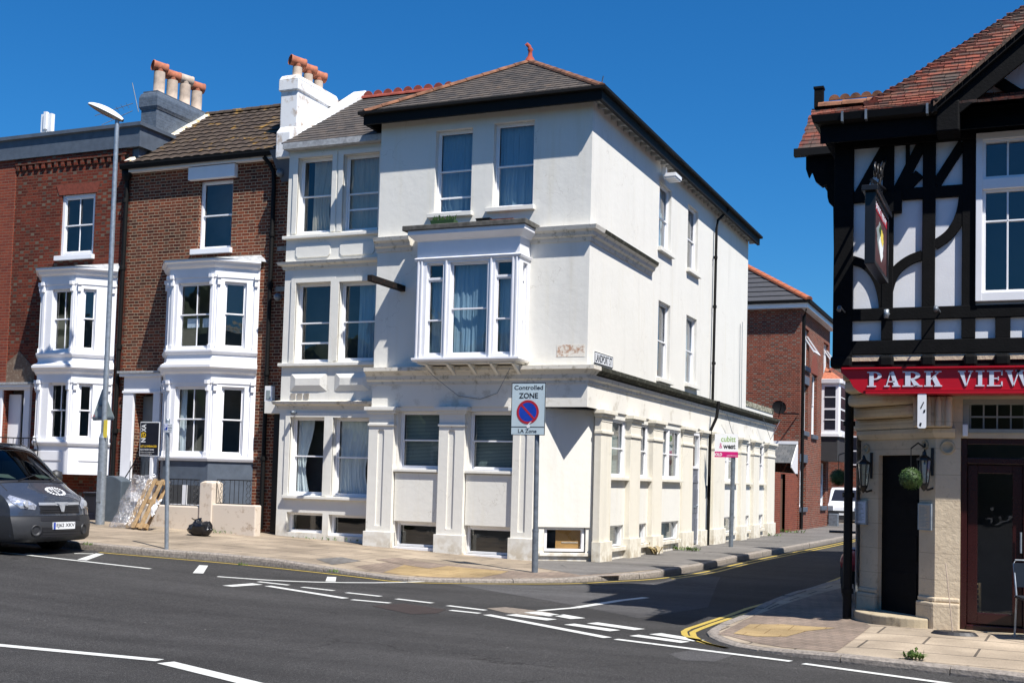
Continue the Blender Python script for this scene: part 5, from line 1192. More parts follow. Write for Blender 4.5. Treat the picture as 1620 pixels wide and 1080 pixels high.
# yard wall with gate, porch roof
yw = thing('yard_wall', 'tall red brick yard wall with a narrow gate, joining the cream building to the brick house', 'wall', (-8.3, 45, 0))
t = MB(); F3 = Face((-8.3, 0), (0, 1)); t.wall(F3, 42.25, 47.6, -.5, 2.15, [(44.1, 45.0, -.1, 2.1, .1)], .1); t.bx(-8.55, -8.301, 42.25, 44.1, -.5, 2.15); t.bx(-8.55, -8.301, 45.0, 47.6, -.5, 2.15); t.build('wall', M['brickD'], yw, recalc=False)
t = MB(); t.box(F3, 44.1, 45.0, -.1, 2.1, -.14, -.1); t.build('gate', plain('brown_gate', (.12, .06, .035), .6), yw, bevel=.01)
pr2 = thing('porch', 'small lean-to porch with slate roof and white edge behind the yard wall', 'porch', (-9, 47, 0))
t = MB(); t.add([(-12, 47.5, 3.3), (-8.35, 47.5, 3.3), (-8.35, 46.4, 2.55), (-12, 46.4, 2.55)], [(0, 1, 2, 3)]); t.build('roof', M['slateB'], pr2)
t = MB(); t.add([(-8.34, 47.58, 3.36), (-8.34, 46.3, 2.5), (-8.34, 46.3, 2.36), (-8.34, 47.58, 2.0), (-8.30, 47.58, 3.36), (-8.30, 46.3, 2.5), (-8.30, 46.3, 2.36), (-8.30, 47.58, 2.0)], [(0, 1, 2, 3), (4, 5, 6, 7), (0, 1, 5, 4), (1, 2, 6, 5)]); t.bx(-12, -8.3, 47.45, 47.58, 3.3, 3.42); t.build('bargeboard', M['white'], pr2)
t = MB(); dc = atY(1232, 645, 45.5); dn = Vector((.35, -.9, .25)).normalized()
t.lathe(dc, [(0, .0), (.12, .015), (.2, .04), (.26, .08), (.265, .085)], 20, axis=dn); t.tube([dc, dc - dn * .15, Vector((-8.7, 46.4, dc.z - .15)), Vector((-8.3, 47.55, dc.z - .1))], .03, 6); t.tube([dc + Vector((0, 0, -.35)), dc + dn * .55 + Vector((0, 0, -.05))], .015, 5); t.bx(dc.x + dn.x * .5 - .05, dc.x + dn.x * .5 + .05, dc.y + dn.y * .5 - .05, dc.y + dn.y * .5 + .05, dc.z + .08, dc.z + .2)
tagit(t.build('satellite_dish', M['dishblack']), 'black satellite dish above the end of the cream ground floor cornice', 'satellite dish')
# houses farther down
def far_house(x0, x1, y0, y1, h, mat, lab, wins, roofm='claytile', ax='x'):
    o = thing('brick_house', lab, 'house', ((x0 + x1) / 2, (y0 + y1) / 2, 0)); t = MB(); t.bx(x0, x1, y0, y1, -.5, h); t.build('wall', M[mat], o)
    t = MB(); ym = (y0 + y1) / 2; t.add([(x0 - .2, y0 - .2, h), (x1 + .2, y0 - .2, h), (x1 + .2, ym, h + 2.6), (x0 - .2, ym, h + 2.6), (x1 + .2, y1 + .2, h), (x0 - .2, y1 + .2, h)], [(0, 1, 2, 3), (3, 2, 4, 5), (0, 3, 5), (1, 4, 2)]); t.build('roof', M[roofm], o)
    F_ = Face((0, y0), (1, 0))
    for (u, z, w_, h_) in wins:
        t = MB(); t.box(F_, u, u + w_, z, z + h_, -.02, .05); f_ = t.build('window', M['white'], o)
        for k in range(3): t = MB(); a = u + .08 + k * (w_ - .1) / 3; t.box(F_, a, a + (w_ - .1) / 3 - .08, z + .08, z + h_ / 2 - .05, .045, .055); t.box(F_, a, a + (w_ - .1) / 3 - .08, z + h_ / 2 + .03, z + h_ - .08, .045, .055); t.build('pane', M['navy'], f_)
    return o
far_house(-12.5, -5.0, 72, 80, 6.5, 'brickC', 'distant red brick house with a white gridded window, behind the white van', [(-9.6, 3.0, 1.5, 1.7), (-7.2, 3.2, 1.1, 1.5), (-7.2, 1.0, 1.1, 1.3)])
far_house(-4.8, 4.0, 66, 76, 6.0, 'brickD', 'distant red brick house mostly hidden behind the pub corner', [(-4.3, 3.6, .9, 1.3)])
far_house(-24, -12.7, 66, 76, 6.2, 'brickD', 'distant red brick house hidden behind the oriel house', [])
# ================================================================== STREET FURNITURE
def at_ground(x, y, fn=pavM): return G(x, y, fn)
# street lamp
p = at_ground(158, 829); top = atY(185.5, 190, p.y); base = Vector(p); 
lp = thing('street_lamp', 'tall galvanised street lamp with a white flat lantern in front of the left brick houses', 'street lamp', base)
cx = (top.x - base.x) / (top.z - base.z)
def along(z): return Vector((base.x + cx * z, base.y, base.z + z))
H = top.z - base.z
t = MB(); t.tube([along(-.2), along(1.95)], .10, 16); t.tube([along(1.95), along(2.06)], .10, 16, r2=.062); t.tube([along(2.06), along(H)], .062, 16, r2=.05); t.build('column', M['galv'], lp)
t = MB(); t.box(Face((base.x, base.y), (1, 0)), -.05, .07, .5 + base.z, 1.2 + base.z, .08, .105); t.build('access_door', M['galv'], lp, bevel=.006)
hd = along(H); dirv = Vector((-.96, -.27, .0)).normalized()
hA = atY(141, 168, p.y - .3); ax_ = (Vector((hA.x, hA.y, hA.z)) - hd); ax_.normalize(); L_ = .86
upv = Vector((0, 0, 1)); sd = ax_.cross(upv).normalized(); up2 = sd.cross(ax_)
def lampshell(p_, q_, lo):
    s_ = p_ ; w_ = .17 * math.sin(math.pi * min(1, max(0, (s_ * .93 + .05)))) ** .55; h_ = .13 * math.sin(math.pi * min(1, (s_ * .9 + .06))) ** .6
    an = math.pi * q_; c_ = hd + ax_ * (-.12 + L_ * s_) + up2 * .04
    return c_ + sd * math.cos(an) * w_ + up2 * ((math.sin(an) * h_) if not lo else -math.sin(an) * h_ * .55)
t = MB(); t.grid(lambda a, b: lampshell(a, b, False), 14, 10); t.build('lamp_head', M['lampwhite'], lp)
t = MB(); t.grid(lambda a, b: lampshell(a, b, True), 14, 10); t.build('lamp_bowl', M['lampbowl'], lp)
t = MB(); q = along(7.9); 
F_ = Face((base.x, base.y - .06), (1, 0)); u0, z0 = F_.hit(167, 678); t.box(F_, u0 - .05, u0 + .05, z0 - .2, z0 + .2, 0, .012); t.build('sticker', M['yellowp'], lp)
# triangular warning sign seen from behind, fixed to the lamp
pt = [atY(x, y, p.y + .12) for x, y in ((163, 612), (182, 664), (145, 665))]
t = MB(); F_ = Face((0, p.y + .12), (1, 0)); P_ = [(q.x, q.z) for q in pt]; cxx = sum(a for a, b in P_) / 3; czz = sum(b for a, b in P_) / 3
P6 = []
for i in range(3):
    a, b, c = P_[i - 1], P_[i], P_[(i + 1) % 3]; P6 += [(b[0] + (a[0] - b[0]) * .07, b[1] + (a[1] - b[1]) * .07), (b[0] + (c[0] - b[0]) * .07, b[1] + (c[1] - b[1]) * .07)]
t.prism(F_, P6, -.004, .004)
ws = thing('warning_sign', 'grey back of a triangular warning sign clamped to the street lamp', 'road sign', (cxx, p.y + .12, czz)); t.build('sign_plate', M['signback'], ws)
t = MB(); t.box(F_, P_[2][0] + .03, P_[1][0] - .03, P_[1][1] + .03, P_[1][1] + .07, .004, .02); t.box(F_, cxx - .12, cxx + .12, czz + .06, czz + .10, .004, .04); t.build('bracket', M['galvD'], ws)
t = MB(); q = F_.r(143, 654, 150, 661, .03); text_mesh(t, 'LA', F_, q[0], q[2], .006, height=.08); t.build('lettering', M['signred'], ws)
# parking sign post
p = at_ground(264, 868); tp = atY(265.5, 663, p.y); F_ = Face((0, p.y), (1, 0))
ps = thing('parking_sign', 'small blue and white parking sign on a thin grey post by the kerb', 'road sign', p)
t = MB(); t.tube([p - Vector((0, 0, .2)), Vector((p.x + (tp.x - p.x) * 1.0, p.y, tp.z))], .038, 12); t.lathe((tp.x, p.y, tp.z), [(.04, -.03), (.04, .01), (0, .02)], 12); t.build('post', M['galv'], ps)
q = F_.r(258.5, 669.5, 273, 684, .05); t = MB(); t.box(F_, q[0], q[1], q[2], q[3], .04, .046)
pl = t.build('sign_plate', M['signwhite'], ps, bevel=.002); w_, h_ = q[1] - q[0], q[3] - q[2]
t = MB(); t.box(F_, q[0] + .015, q[0] + w_ * .42, q[2] + h_ * .28, q[3] - .015, .046, .048); t.build('blue_panel', M['signblue'], pl)
t = MB(); text_mesh(t, 'P', F_, q[0] + w_ * .13, q[2] + h_ * .38, .0485, height=h_ * .5, bold=.02); t.build('letter', M['signwhite'], pl)
t = MB(); text_mesh(t, 'Pay at', F_, q[0] + w_ * .5, q[2] + h_ * .72, .047, height=h_ * .14, width=w_ * .38); text_mesh(t, 'machine', F_, q[0] + w_ * .47, q[2] + h_ * .5, .047, height=h_ * .12, width=w_ * .45)
t.box(F_, q[0] + w_ * .62, q[0] + w_ * .9, q[2] + h_ * .3, q[2] + h_ * .34, .046, .048); t.prism(F_, [(q[0] + w_ * .5, q[2] + h_ * .32), (q[0] + w_ * .64, q[2] + h_ * .24), (q[0] + w_ * .64, q[2] + h_ * .40)], .046, .048)
text_mesh(t, 'Display ticket', F_, q[0] + w_ * .08, q[2] + h_ * .08, .047, height=h_ * .1, width=w_ * .8); t.build('lettering', M['ink'], pl)
# controlled zone sign
p = at_ground(846, 905); tp = atY(851, 604, p.y); F_ = Face((0, p.y), (1, 0))
zs = thing('zone_sign', 'tall white no-waiting zone sign on a dark grey pole in front of the cream corner', 'road sign', p)
kx = (tp.x - p.x) / (tp.z - p.z)
def zal(z): return Vector((p.x + kx * z, p.y, p.z + z))
t = MB(); t.tube([zal(-.2), zal(.75)], .058, 14); t.tube([zal(.75), zal(tp.z - p.z - .02)], .046, 14); t.lathe(zal(.72), [(.058, 0), (.062, .03), (.058, .06)], 14); t.build('post', M['galvD'], zs)
q = F_.r(808.5, 605, 862.5, 688, .08); t = MB(); t.box(F_, q[0], q[1], q[2], q[3], .065, .072); pl = t.build('sign_plate', M['signgrey'], zs, bevel=.002); w_, h_ = q[1] - q[0], q[3] - q[2]
t = MB(); t.box(F_, q[0] + .1, q[1] - .1, q[2] + .2, q[2] + .24, .03, .065); t.box(F_, q[0] + .1, q[1] - .1, q[3] - .28, q[3] - .24, .03, .065); t.build('bracket', M['galvD'], zs)
u, v = lambda f: q[0] + w_ * f, lambda f: q[2] + h_ * f
t = MB(); b = .012
t.box(F_, q[0], q[1], q[3] - b, q[3], .072, .074); t.box(F_, q[0], q[1], q[2], q[2] + b, .072, .074); t.box(F_, q[0], q[0] + b, q[2] + b, q[3] - b, .072, .074); t.box(F_, q[1] - b, q[1], q[2] + b, q[3] - b, .072, .074)
t.box(F_, q[0] + b, q[1] - b, v(.148), v(.162), .072, .074)
text_mesh(t, 'Controlled', F_, u(.08), v(.865), .0725, height=h_ * .085, width=w_ * .84, bold=.012); text_mesh(t, 'ZONE', F_, u(.22), v(.70), .0725, height=h_ * .105, width=w_ * .56, bold=.02); text_mesh(t, 'LA Zone', F_, u(.22), v(.045), .0725, height=h_ * .07, width=w_ * .54, bold=.01); t.build('lettering', M['ink'], pl)
def disc(mb, F, cu, cz, r0, r1, d0, d1, n=40):
    a = [2 * math.pi * i / n for i in range(n)]
    vs = [F.P(cu + r * math.cos(x), cz + r * math.sin(x), d) for d in (d0, d1) for r in (r0, r1) for x in a]
    fs = []
    for i in range(n):
        j = (i + 1) % n; fs += [(2 * n + i, 2 * n + j, 3 * n + j, 3 * n + i), (n + i, n + j, 3 * n + j, 3 * n + i)]
    mb.add(vs, fs)
cu_, cz_, rr_ = u(.49), v(.44), w_ * .325
t = MB(); disc(t, F_, cu_, cz_, 0, rr_ * .82, .072, .0745); t.build('blue_disc', M['signblue'], pl)
t = MB(); disc(t, F_, cu_, cz_, rr_ * .8, rr_, .072, .076); c45 = .7071; r_ = rr_ * .83; hw_ = rr_ * .085
t.prism(F_, [(cu_ - r_ * c45 - hw_ * c45, cz_ + r_ * c45 - hw_ * c45), (cu_ - r_ * c45 + hw_ * c45, cz_ + r_ * c45 + hw_ * c45), (cu_ + r_ * c45 + hw_ * c45, cz_ - r_ * c45 + hw_ * c45), (cu_ + r_ * c45 - hw_ * c45, cz_ - r_ * c45 - hw_ * c45)], .0745, .0765); t.build('red_ring', M['signred'], pl)
t = MB(); t.prism(F_, [(u(.5), v(.13)), (u(.56), v(.15)), (u(.54), v(.21)), (u(.62), v(.26)), (u(.57), v(.25)), (u(.5), v(.2)), (u(.46), v(.17))], .074, .078); t.build('torn_sticker', M['signwhite'], pl)
# letting board
F_ = Face((0, 22.45), (1, 0)); q = F_.r(222, 667, 252.5, 721)
lb = thing('letting_board', 'black and gold letting board on a white post behind the cream wall', 'sign', F_.P((q[0] + q[1]) / 2, .3))
t = MB(); pu = F_.hit(237.5, 760)[0]; t.box(F_, pu - .035, pu + .035, .2, q[2] + .1, -.05, -.0); t.build('post', M['white'], lb)
t = MB(); t.box(F_, q[0], q[1], q[2], q[3], .0, .012); fr_ = t.build('frame', M['signwhite'], lb)
t = MB(); t.box(F_, q[0] + .012, q[1] - .02, q[2] + .02, q[3] - .02, .012, .015); bd = t.build('board', M['navy'], fr_)
w_, h_ = q[1] - q[0], q[3] - q[2]; u = lambda f: q[0] + w_ * f; v = lambda f: q[2] + h_ * f
t = MB(); text_mesh(t, 'N', F_, u(.30), v(.40), .0155, height=w_ * .24, width=h_ * .12, rot=True, bold=.03); text_mesh(t, 'XA', F_, u(.30), v(.70), .0155, height=w_ * .24, width=h_ * .23, rot=True, bold=.02)
text_mesh(t, '023 9229 5046', F_, u(.05), v(.165), .0155, height=h_ * .045, width=w_ * .7); text_mesh(t, 'lettings and management', F_, u(.05), v(.10), .0155, height=h_ * .025, width=w_ * .72); text_mesh(t, 'portsmouth office', F_, u(.05), v(.05), .0155, height=h_ * .022, width=w_ * .6); t.build('lettering', M['signwhite'], fr_)
t = MB()
for a, b, c, d in ((.06, .30, .53, .56), (.06, .30, .66, .69), (.06, .10, .53, .69), (.26, .30, .53, .69), (.14, .24, .575, .60), (.14, .18, .575, .655)): t.box(F_, u(a), u(b), v(c), v(d), .015, .018)
text_mesh(t, 'LET & MANAGED', F_, u(.05), v(.255), .0155, height=h_ * .06, width=w_ * .85, bold=.02); t.build('lettering', M['gold'], fr_)
# sale board on its post in the side street
F_ = Face((-7.43, 32.4), (1, .22)); q0 = F_.hit(1131, 690); q1 = F_.hit(1168, 690); zt = F_.hit(1150, 686)[1]; 
sb = thing('sale_board', 'white and pink estate agent sale board on a grey post beside the cream side wall', 'sign', (-7.43, 32.4, -.06))
pu = F_.hit(1157, 800)[0]; tp = F_.hit(1158, 715)
t = MB(); t.tube([F_.P(pu, -.3, -.06), F_.P(pu + .03, tp[1], -.06)], .06, 10); t.build('post', M['galvD'], sb)
a0, b0, c0, d0 = q0[0], q1[0], F_.hit(1150, 723)[1], zt
t = MB(); t.box(F_, a0, b0, c0, d0, -.01, .01); bd = t.build('board', M['signwhite'], sb)
w_, h_ = b0 - a0, d0 - c0; u = lambda f: a0 + w_ * f; v = lambda f: c0 + h_ * f
t = MB(); t.box(F_, a0, b0, c0, v(.24), .01, .013); t.build('pink_band', M['magenta'], bd)
t = MB(); text_mesh(t, 'SOLD', F_, u(-.04), v(.05), .0135, height=h_ * .13, width=w_ * .36, bold=.03); text_mesh(t, 'cubittandwest.co.uk', F_, u(.52), v(.06), .0135, height=h_ * .05, width=w_ * .42); t.build('lettering', M['signwhite'], bd)
t = MB(); text_mesh(t, 'cubitt', F_, u(.27), v(.66), .0105, height=h_ * .24, width=w_ * .62, bold=.01); t.build('lettering', M['green'], bd)
t = MB(); text_mesh(t, 'west', F_, u(.36), v(.36), .0105, height=h_ * .2, width=w_ * .53, bold=.03); t.build('lettering', M['ink'], bd)
t = MB(); text_mesh(t, '&', F_, u(.2), v(.38), .0105, height=h_ * .22, width=w_ * .12); t.build('ampersand', M['magenta'], bd)

# ---- wrapped pallet leaning against the lamp post and pier
pb_ = at_ground(205, 836); pal = thing('wooden_pallet', 'broken pine pallet half wrapped in clear plastic, leaning beside the street lamp', 'pallet', (pb_.x, pb_.y, pb_.z))
def lean(u, v, d, o=Vector((pb_.x - .36, pb_.y, pb_.z)), ang=.40, tilt=.26):
    """u across, v up the slope, d outward (to the street)"""
    uu = Vector((1, -.15, 0)).normalized(); vv = Vector((tilt, .32, 1)).normalized(); nn = uu.cross(vv).normalized(); nn = -nn if nn.y > 0 else nn
    return o + uu * u + vv * v + nn * d
def lbox(mb, u0, u1, v0, v1, d0, d1, m=0):
    pp_ = [lean(u, v, d) for u in (u0, u1) for v in (v0, v1) for d in (d0, d1)]
    mb.add(pp_, [(0, 1, 3, 2), (4, 6, 7, 5), (0, 4, 5, 1), (2, 3, 7, 6), (0, 2, 6, 4), (1, 5, 7, 3)], m)
for i, (a, b) in enumerate(((.30, .40), (.50, .60), (.70, .80))): t = MB(); lbox(t, a, b, .02, 1.18, .03 * (i % 2), .03 * (i % 2) + .022); t.build('plank', M['wood'], pal, bevel=.004)
for v0 in (.05, .62, 1.06): t = MB(); lbox(t, .24, .86, v0, v0 + .1, -.03, -.005); t.build('plank', M['wood'], pal, bevel=.004)
for v0 in (.05, .62, 1.06):
    for a in (.28, .52, .74): t = MB(); lbox(t, a, a + .1, v0 + .005, v0 + .095, -.11, -.03); t.build('block', M['wood'], pal)
for a in (.28, .52, .74): t = MB(); lbox(t, a - .01, a + .09, .02, 1.18, -.135, -.112); t.build('plank', M['wood'], pal, bevel=.004)
def filmf(a, b):
    an = 2 * math.pi * a; u = .10 + .36 * math.cos(an); d = -.06 + .17 * math.sin(an); v = -.02 + 1.28 * b
    k = .035 * noise.noise(Vector((a * 9, b * 6, 2))) + .02 * noise.noise(Vector((a * 30, b * 18, 5)))
    return lean(u + k * math.cos(an) * 2, v + .04 * math.sin(an * 3), d + k * math.sin(an) * 2)
t = MB(); t.grid(filmf, 48, 24); t.build('plastic_wrap', M['film'], pal)
t = MB(); t.grid(lambda a, b: lean(.86 + .1 * math.sin(a * 3), .35 + .35 * b + .05 * math.sin(a * 7), -.05 + .1 * a + .03 * math.sin(b * 9 + a * 5)), 6, 6); t.build('packing_sheet', M['signwhite'], pal)
# ---- bin bag
bp_ = at_ground(316, 847); bag = MB(); c = Vector((bp_.x, bp_.y, bp_.z))
def bagf(a, b):
    an = 2 * math.pi * a; ph = math.pi * (b * .94); r = math.sin(ph) ** .62
    x = .30 * r * math.cos(an) * (1.1 - .35 * b); y = .21 * r * math.sin(an); z = (.15 - .15 * math.cos(ph)) * (1 + .25 * math.cos(an + .5) * (1 - b))
    n_ = noise.noise(Vector((x * 7, y * 7, z * 7))) * .05 + abs(noise.noise(Vector((x * 16, y * 16, z * 12)))) * .05
    return c + Vector((x * (1 + n_ * 3), y * (1 + n_ * 3), max(0, z + n_)))
bag.grid(bagf, 40, 24)
tagit(bag.build('bin_bag', M['bag']), 'tied black rubbish bag slumped on the pavement against the cream wall pillar', 'bin bag')
bo = bpy.data.objects['bin_bag']
t = MB(); c2 = c + Vector((.02, 0, .27))
def kn(a, b):
    an = 2 * math.pi * a; r = .05 + .10 * abs(b - .3) ** 1.1 * (1 + .4 * math.sin(an * 3)); return c2 + Vector((r * math.cos(an) - .14 * b, r * .6 * math.sin(an), -.02 + .11 * b + .02 * math.sin(an * 2)))
t.grid(kn, 18, 5); o = t.build('tied_top', M['bag'], bo)
o.location = (0, 0, 0)

# ---- weeds (small leaf clumps)
def weed(x, y, fn, n, h, spread, label, mat='weed', seed=1, grp='weeds in the paving cracks', world=None):
    rr = random.Random(seed); p = world or G(x, y, fn); t = MB()
    for i in range(n):
        an = rr.uniform(0, 6.28); l = h * rr.uniform(.5, 1.1); o = p + Vector((rr.uniform(-1, 1) * spread, rr.uniform(-1, 1) * spread * .3, 0)); dv = Vector((math.cos(an) * .6, math.sin(an) * .6, 1)).normalized(); sd_ = Vector((-math.sin(an), math.cos(an), 0))
        w_ = l * .12; m1 = o + dv * l * .5; m2 = o + (dv + Vector((math.cos(an) * .5, math.sin(an) * .5, -.3))).normalized() * l
        t.add([o, m1 + sd_ * w_, m2, m1 - sd_ * w_], [(0, 1, 2, 3)])
        if rr.random() < .6:
            for k in range(2): q = o + dv * l * rr.uniform(.4, .9); s2 = sd_ * rr.choice((-1, 1)) * l * .3; t.add([q, q + s2 * .5 + Vector((0, 0, .02)), q + s2, q + s2 * .5 - Vector((0, 0, .02))], [(0, 1, 2, 3)])
    o = t.build('weed', M[mat], recalc=False); return tagit(o, label, 'weed', grp)
W_ = lambda X, Y, z=0: Vector((X, Y, pavM(X, Y) + z))
weed(0, 0, pavM, 90, .16, .45, 'large green weed clump below the double basement window of the side wall', seed=2, world=W_(-8.0, 29.6))
weed(0, 0, pavM, 16, .42, .10, 'dry straggly stems growing by the second side pilaster', 'dry', 3, world=W_(-8.0, 27.2))
weed(0, 0, pavM, 40, .14, .3, 'green weeds at the last pilaster of the cream side wall', seed=4, world=W_(-7.98, 40.9))
weed(0, 0, pavM, 60, .18, .6, 'weeds along the foot of the tall brick yard wall', seed=5, world=W_(-8.15, 44.6))
weed(0, 0, pavM, 40, .09, .9, 'low weeds at the foot of the narrow cream house', seed=6, world=W_(-14.4, 23.12))
weed(0, 0, pavM, 34, .10, .45, 'sparse weeds at the right end of the cream garden wall', seed=7, world=W_(-16.6, 22.1))
weed(1446, 1043, pavP, 36, .13, .08, 'small green weed growing from the kerb joint before the pub', seed=8)
weed(137, 862, pavM, 30, .07, .12, 'moss and weeds on the kerb end by the van bumper', seed=9)
weed(384, 894, pavM, 20, .05, .08, 'tiny weed in the kerb joint below the low wall', seed=10)
weed(527, 905, pavM, 26, .06, .1, 'tiny weed where the kerb starts to drop', seed=11)

# ================================================================== GREY VAN
vc = atY(99, 832, 16.25)
VX, VYc = vc.x + .02, 16.25
van = thing('parked_van', 'dark grey panel van parked at the left kerb, its nose facing the corner', 'van', (VX, VYc, roadz(VX, VYc)), rotz=.03)
LV, WV = 4.7, .94
prof = [(.10, .24), (.0, .30), (-.005, .50), (.02, .60), (.05, .68), (.06, .80), (.09, .93), (.16, 1.02), (.34, 1.12), (.50, 1.20), (.60, 1.26), (.83, 1.45), (1.08, 1.65), (1.33, 1.83), (1.58, 1.93), (2.1, 1.97), (3.5, 1.96), (4.6, 1.93), (4.7, 1.85)]
WD = [.84, .90, .94, .95, .945, .94, .93, .93, .92, .90, .885, .86, .83, .80, .77, .76, .76, .75, .73]
CV = [.16, .22, .24, .24, .24, .25, .28, .30, .30, .26, .22, .22, .20, .16, .08, 0, 0, 0, 0]
def vskin(i, t_, off=0.):
    i = max(0, min(len(prof) - 1.0001, i)); k = int(i); f = i - k
    g = lambda A: A[k] * (1 - f) + A[k + 1] * f
    px_ = prof[k][0] * (1 - f) + prof[k + 1][0] * f; pz = prof[k][1] * (1 - f) + prof[k + 1][1] * f; w_ = g(WD); c_ = g(CV)
    at_ = abs(t_); drop = .0 + (.03 * at_ ** 3 if k > 5 else 0)
    return Vector((-(px_ + c_ * at_ ** 2.6), w_ * t_, pz - drop))
def vnorm(i, t_):
    e = .05; a = vskin(i + e, t_) - vskin(i - e, t_); b = vskin(i, min(1, t_ + e)) - vskin(i, max(-1, t_ - e)); n_ = b.cross(a); n_.normalize()
    return n_ if (n_.x * 1 + n_.z * .5) > 0 else -n_
def vpatch(mb, i0, i1, t0, t1, off, nu=8, nv=8, m=0):
    return mb.grid(lambda a, b: vskin(i0 + (i1 - i0) * a, t0 + (t1 - t0) * b) + vnorm(i0 + (i1 - i0) * a, t0 + (t1 - t0) * b) * off, nu, nv, m)
body = MB()
TT = [-1 + 2 * j / 28 for j in range(29)]
def skinrange(mb, i0, i1, tr, m=0):
    ii = []; a = i0
    while a < i1 - 1e-6: ii.append(a); a += .5
    ii.append(i1)
    vs = [vskin(i, t_) for i in ii for t_ in tr]; n_ = len(tr)
    mb.add(vs, [(a * n_ + b, (a + 1) * n_ + b, (a + 1) * n_ + b + 1, a * n_ + b + 1) for a in range(len(ii) - 1) for b in range(n_ - 1)], m, True)
skinrange(body, 4, 10, TT); skinrange(body, 14, 18, TT)
skinrange(body, 10, 14, [-1, -.97, -.93, -.9]); skinrange(body, 10, 14, [.9, .93, .97, 1])
for sgn in (-1, 1):
    ee = [vskin(i, sgn) for i in [4 + .5 * q for q in range(29)]]
    # side skin bulging from the roof edge to the belt and sill, wheel arch left open
    cols = []
    for e in ee:
        x = e.x; zt = e.z; col = []
        for k in range(9):
            f = k / 8; z = zt + (.32 - zt) * f; yb = WV + .01 - .04 * f * f
            y = abs(e.y) + (yb - abs(e.y)) * min(1, (1 - (1 - min(1, f * 1.6)) ** 2)); 
            rx = (x + .98); rz = z - .36; r_ = math.hypot(rx, rz)
            if z < .36 + .40 and r_ < .40: z = .36 + math.sqrt(max(0, .16 - rx * rx)) if abs(rx) < .4 else z
            col.append(Vector((x, sgn * y, z)))
        cols.append(col)
    vs = [q for c_ in cols for q in c_]; body.add(vs, [(a * 9 + b, (a + 1) * 9 + b, (a + 1) * 9 + b + 1, a * 9 + b + 1) for a in range(len(cols) - 1) for b in range(8)], 0, True)
body.add([(-4.7, -.9, .32), (-4.7, .9, .32), (-4.75, .74, 1.9), (-4.75, -.74, 1.9)], [(0, 1, 2, 3)])
body.build('body', M['vanpaint'], van, local=True)
bp = MB(); skinrange(bp, 0, 4, TT)
for sgn in (-1, 1):
    e0 = [vskin(i, sgn) for i in (0, 1, 2, 3, 4)]; bp.add([e for e in e0] + [Vector((-.62, sgn * .958, e.z)) for e in e0], [(k, k + 1, k + 6, k + 5) for k in range(4)], 0, True)
bp.build('bumper', M['vanplastic'], van, local=True)
ws_ = MB(); vpatch(ws_, 10.05, 13.9, -.93, .93, .004, 12, 24); ws_.build('windscreen', M['glassT'], van, local=True)
t = MB()
for tt in (-.93, .90): vpatch(t, 9.9, 14.05, tt, tt + .035, .008, 10, 2)
vpatch(t, 9.8, 10.12, -.93, .93, .008, 2, 24); vpatch(t, 13.85, 14.05, -.93, .93, .008, 2, 24); t.build('windscreen_seal', M['ink'], van, local=True)
t = MB(); t.bx(-2.2, -.75, -.82, .82, .6, 1.2); t.bx(-1.75, -1.65, -.76, -.2, 1.2, 1.62); t.bx(-1.75, -1.65, .2, .76, 1.2, 1.62); t.bx(-2.5, -2.4, -.8, .8, .6, 1.9); t.build('cabin', M['vanplastic'], van, local=True)
t = MB(); t.add([vskin(10.6, -.75) - Vector((.06, 0, .03)), vskin(10.4, -.4) - Vector((.06, 0, .03)), vskin(10.9, -.42) - Vector((.12, 0, .05)), vskin(11, -.72) - Vector((.12, 0, .05))], [(0, 1, 2, 3)]); t.build('paper', M['signwhite'], van, local=True)
t = MB(); t.add([vskin(10.5, .25) - Vector((.06, 0, .03)), vskin(10.5, .7) - Vector((.06, 0, .03)), vskin(10.9, .6) - Vector((.1, 0, .05)), vskin(10.9, .2) - Vector((.1, 0, .05))], [(0, 1, 2, 3)]); t.build('paper', M['signwhite'], van, local=True)
t = MB(); vpatch(t, 3.96, 4.04, -1, 1, .004, 1, 30); t.build('panel_gap', M['ink'], van, local=True)
for sg in (-.86, .85):
    t = MB(); vpatch(t, 8.0, 9.7, sg, sg + .012, .004, 8, 1); t.build('panel_gap', M['ink'], van, local=True)
t = MB(); vpatch(t, 4.35, 5.5, -.50, .50, .006, 6, 16); gr = t.build('grille', M['ink'], van, local=True)
t = MB()
for i in (4.6, 4.95, 5.25): vpatch(t, i, i + .09, -.46, .46, .016, 1, 14)
t.build('grille_bar', M['vanplastic'], van, local=True)
t = MB(); vpatch(t, 5.5, 5.85, -.52, .52, .016, 3, 18); t.build('bonnet_trim', M['chrome'], van, local=True)
t = MB(); vpatch(t, 5.45, 5.9, -.16, .16, .02, 2, 6)
em = lambda pts, o: [vskin(i, y / .93) + vnorm(i, y / .93) * o for y, i in pts]
for sg in (-1, 1): t.add(em([(sg * .15, 5.85), (sg * .06, 5.85), (0, 4.5), (sg * .0, 5.2)], .035), [(0, 1, 2, 3)])
t.add(em([(-.09, 5.8), (.09, 5.8), (.03, 4.6), (-.03, 4.6)], .03), [(0, 1, 2, 3)]); t.build('badge', M['chrome'], van, local=True)
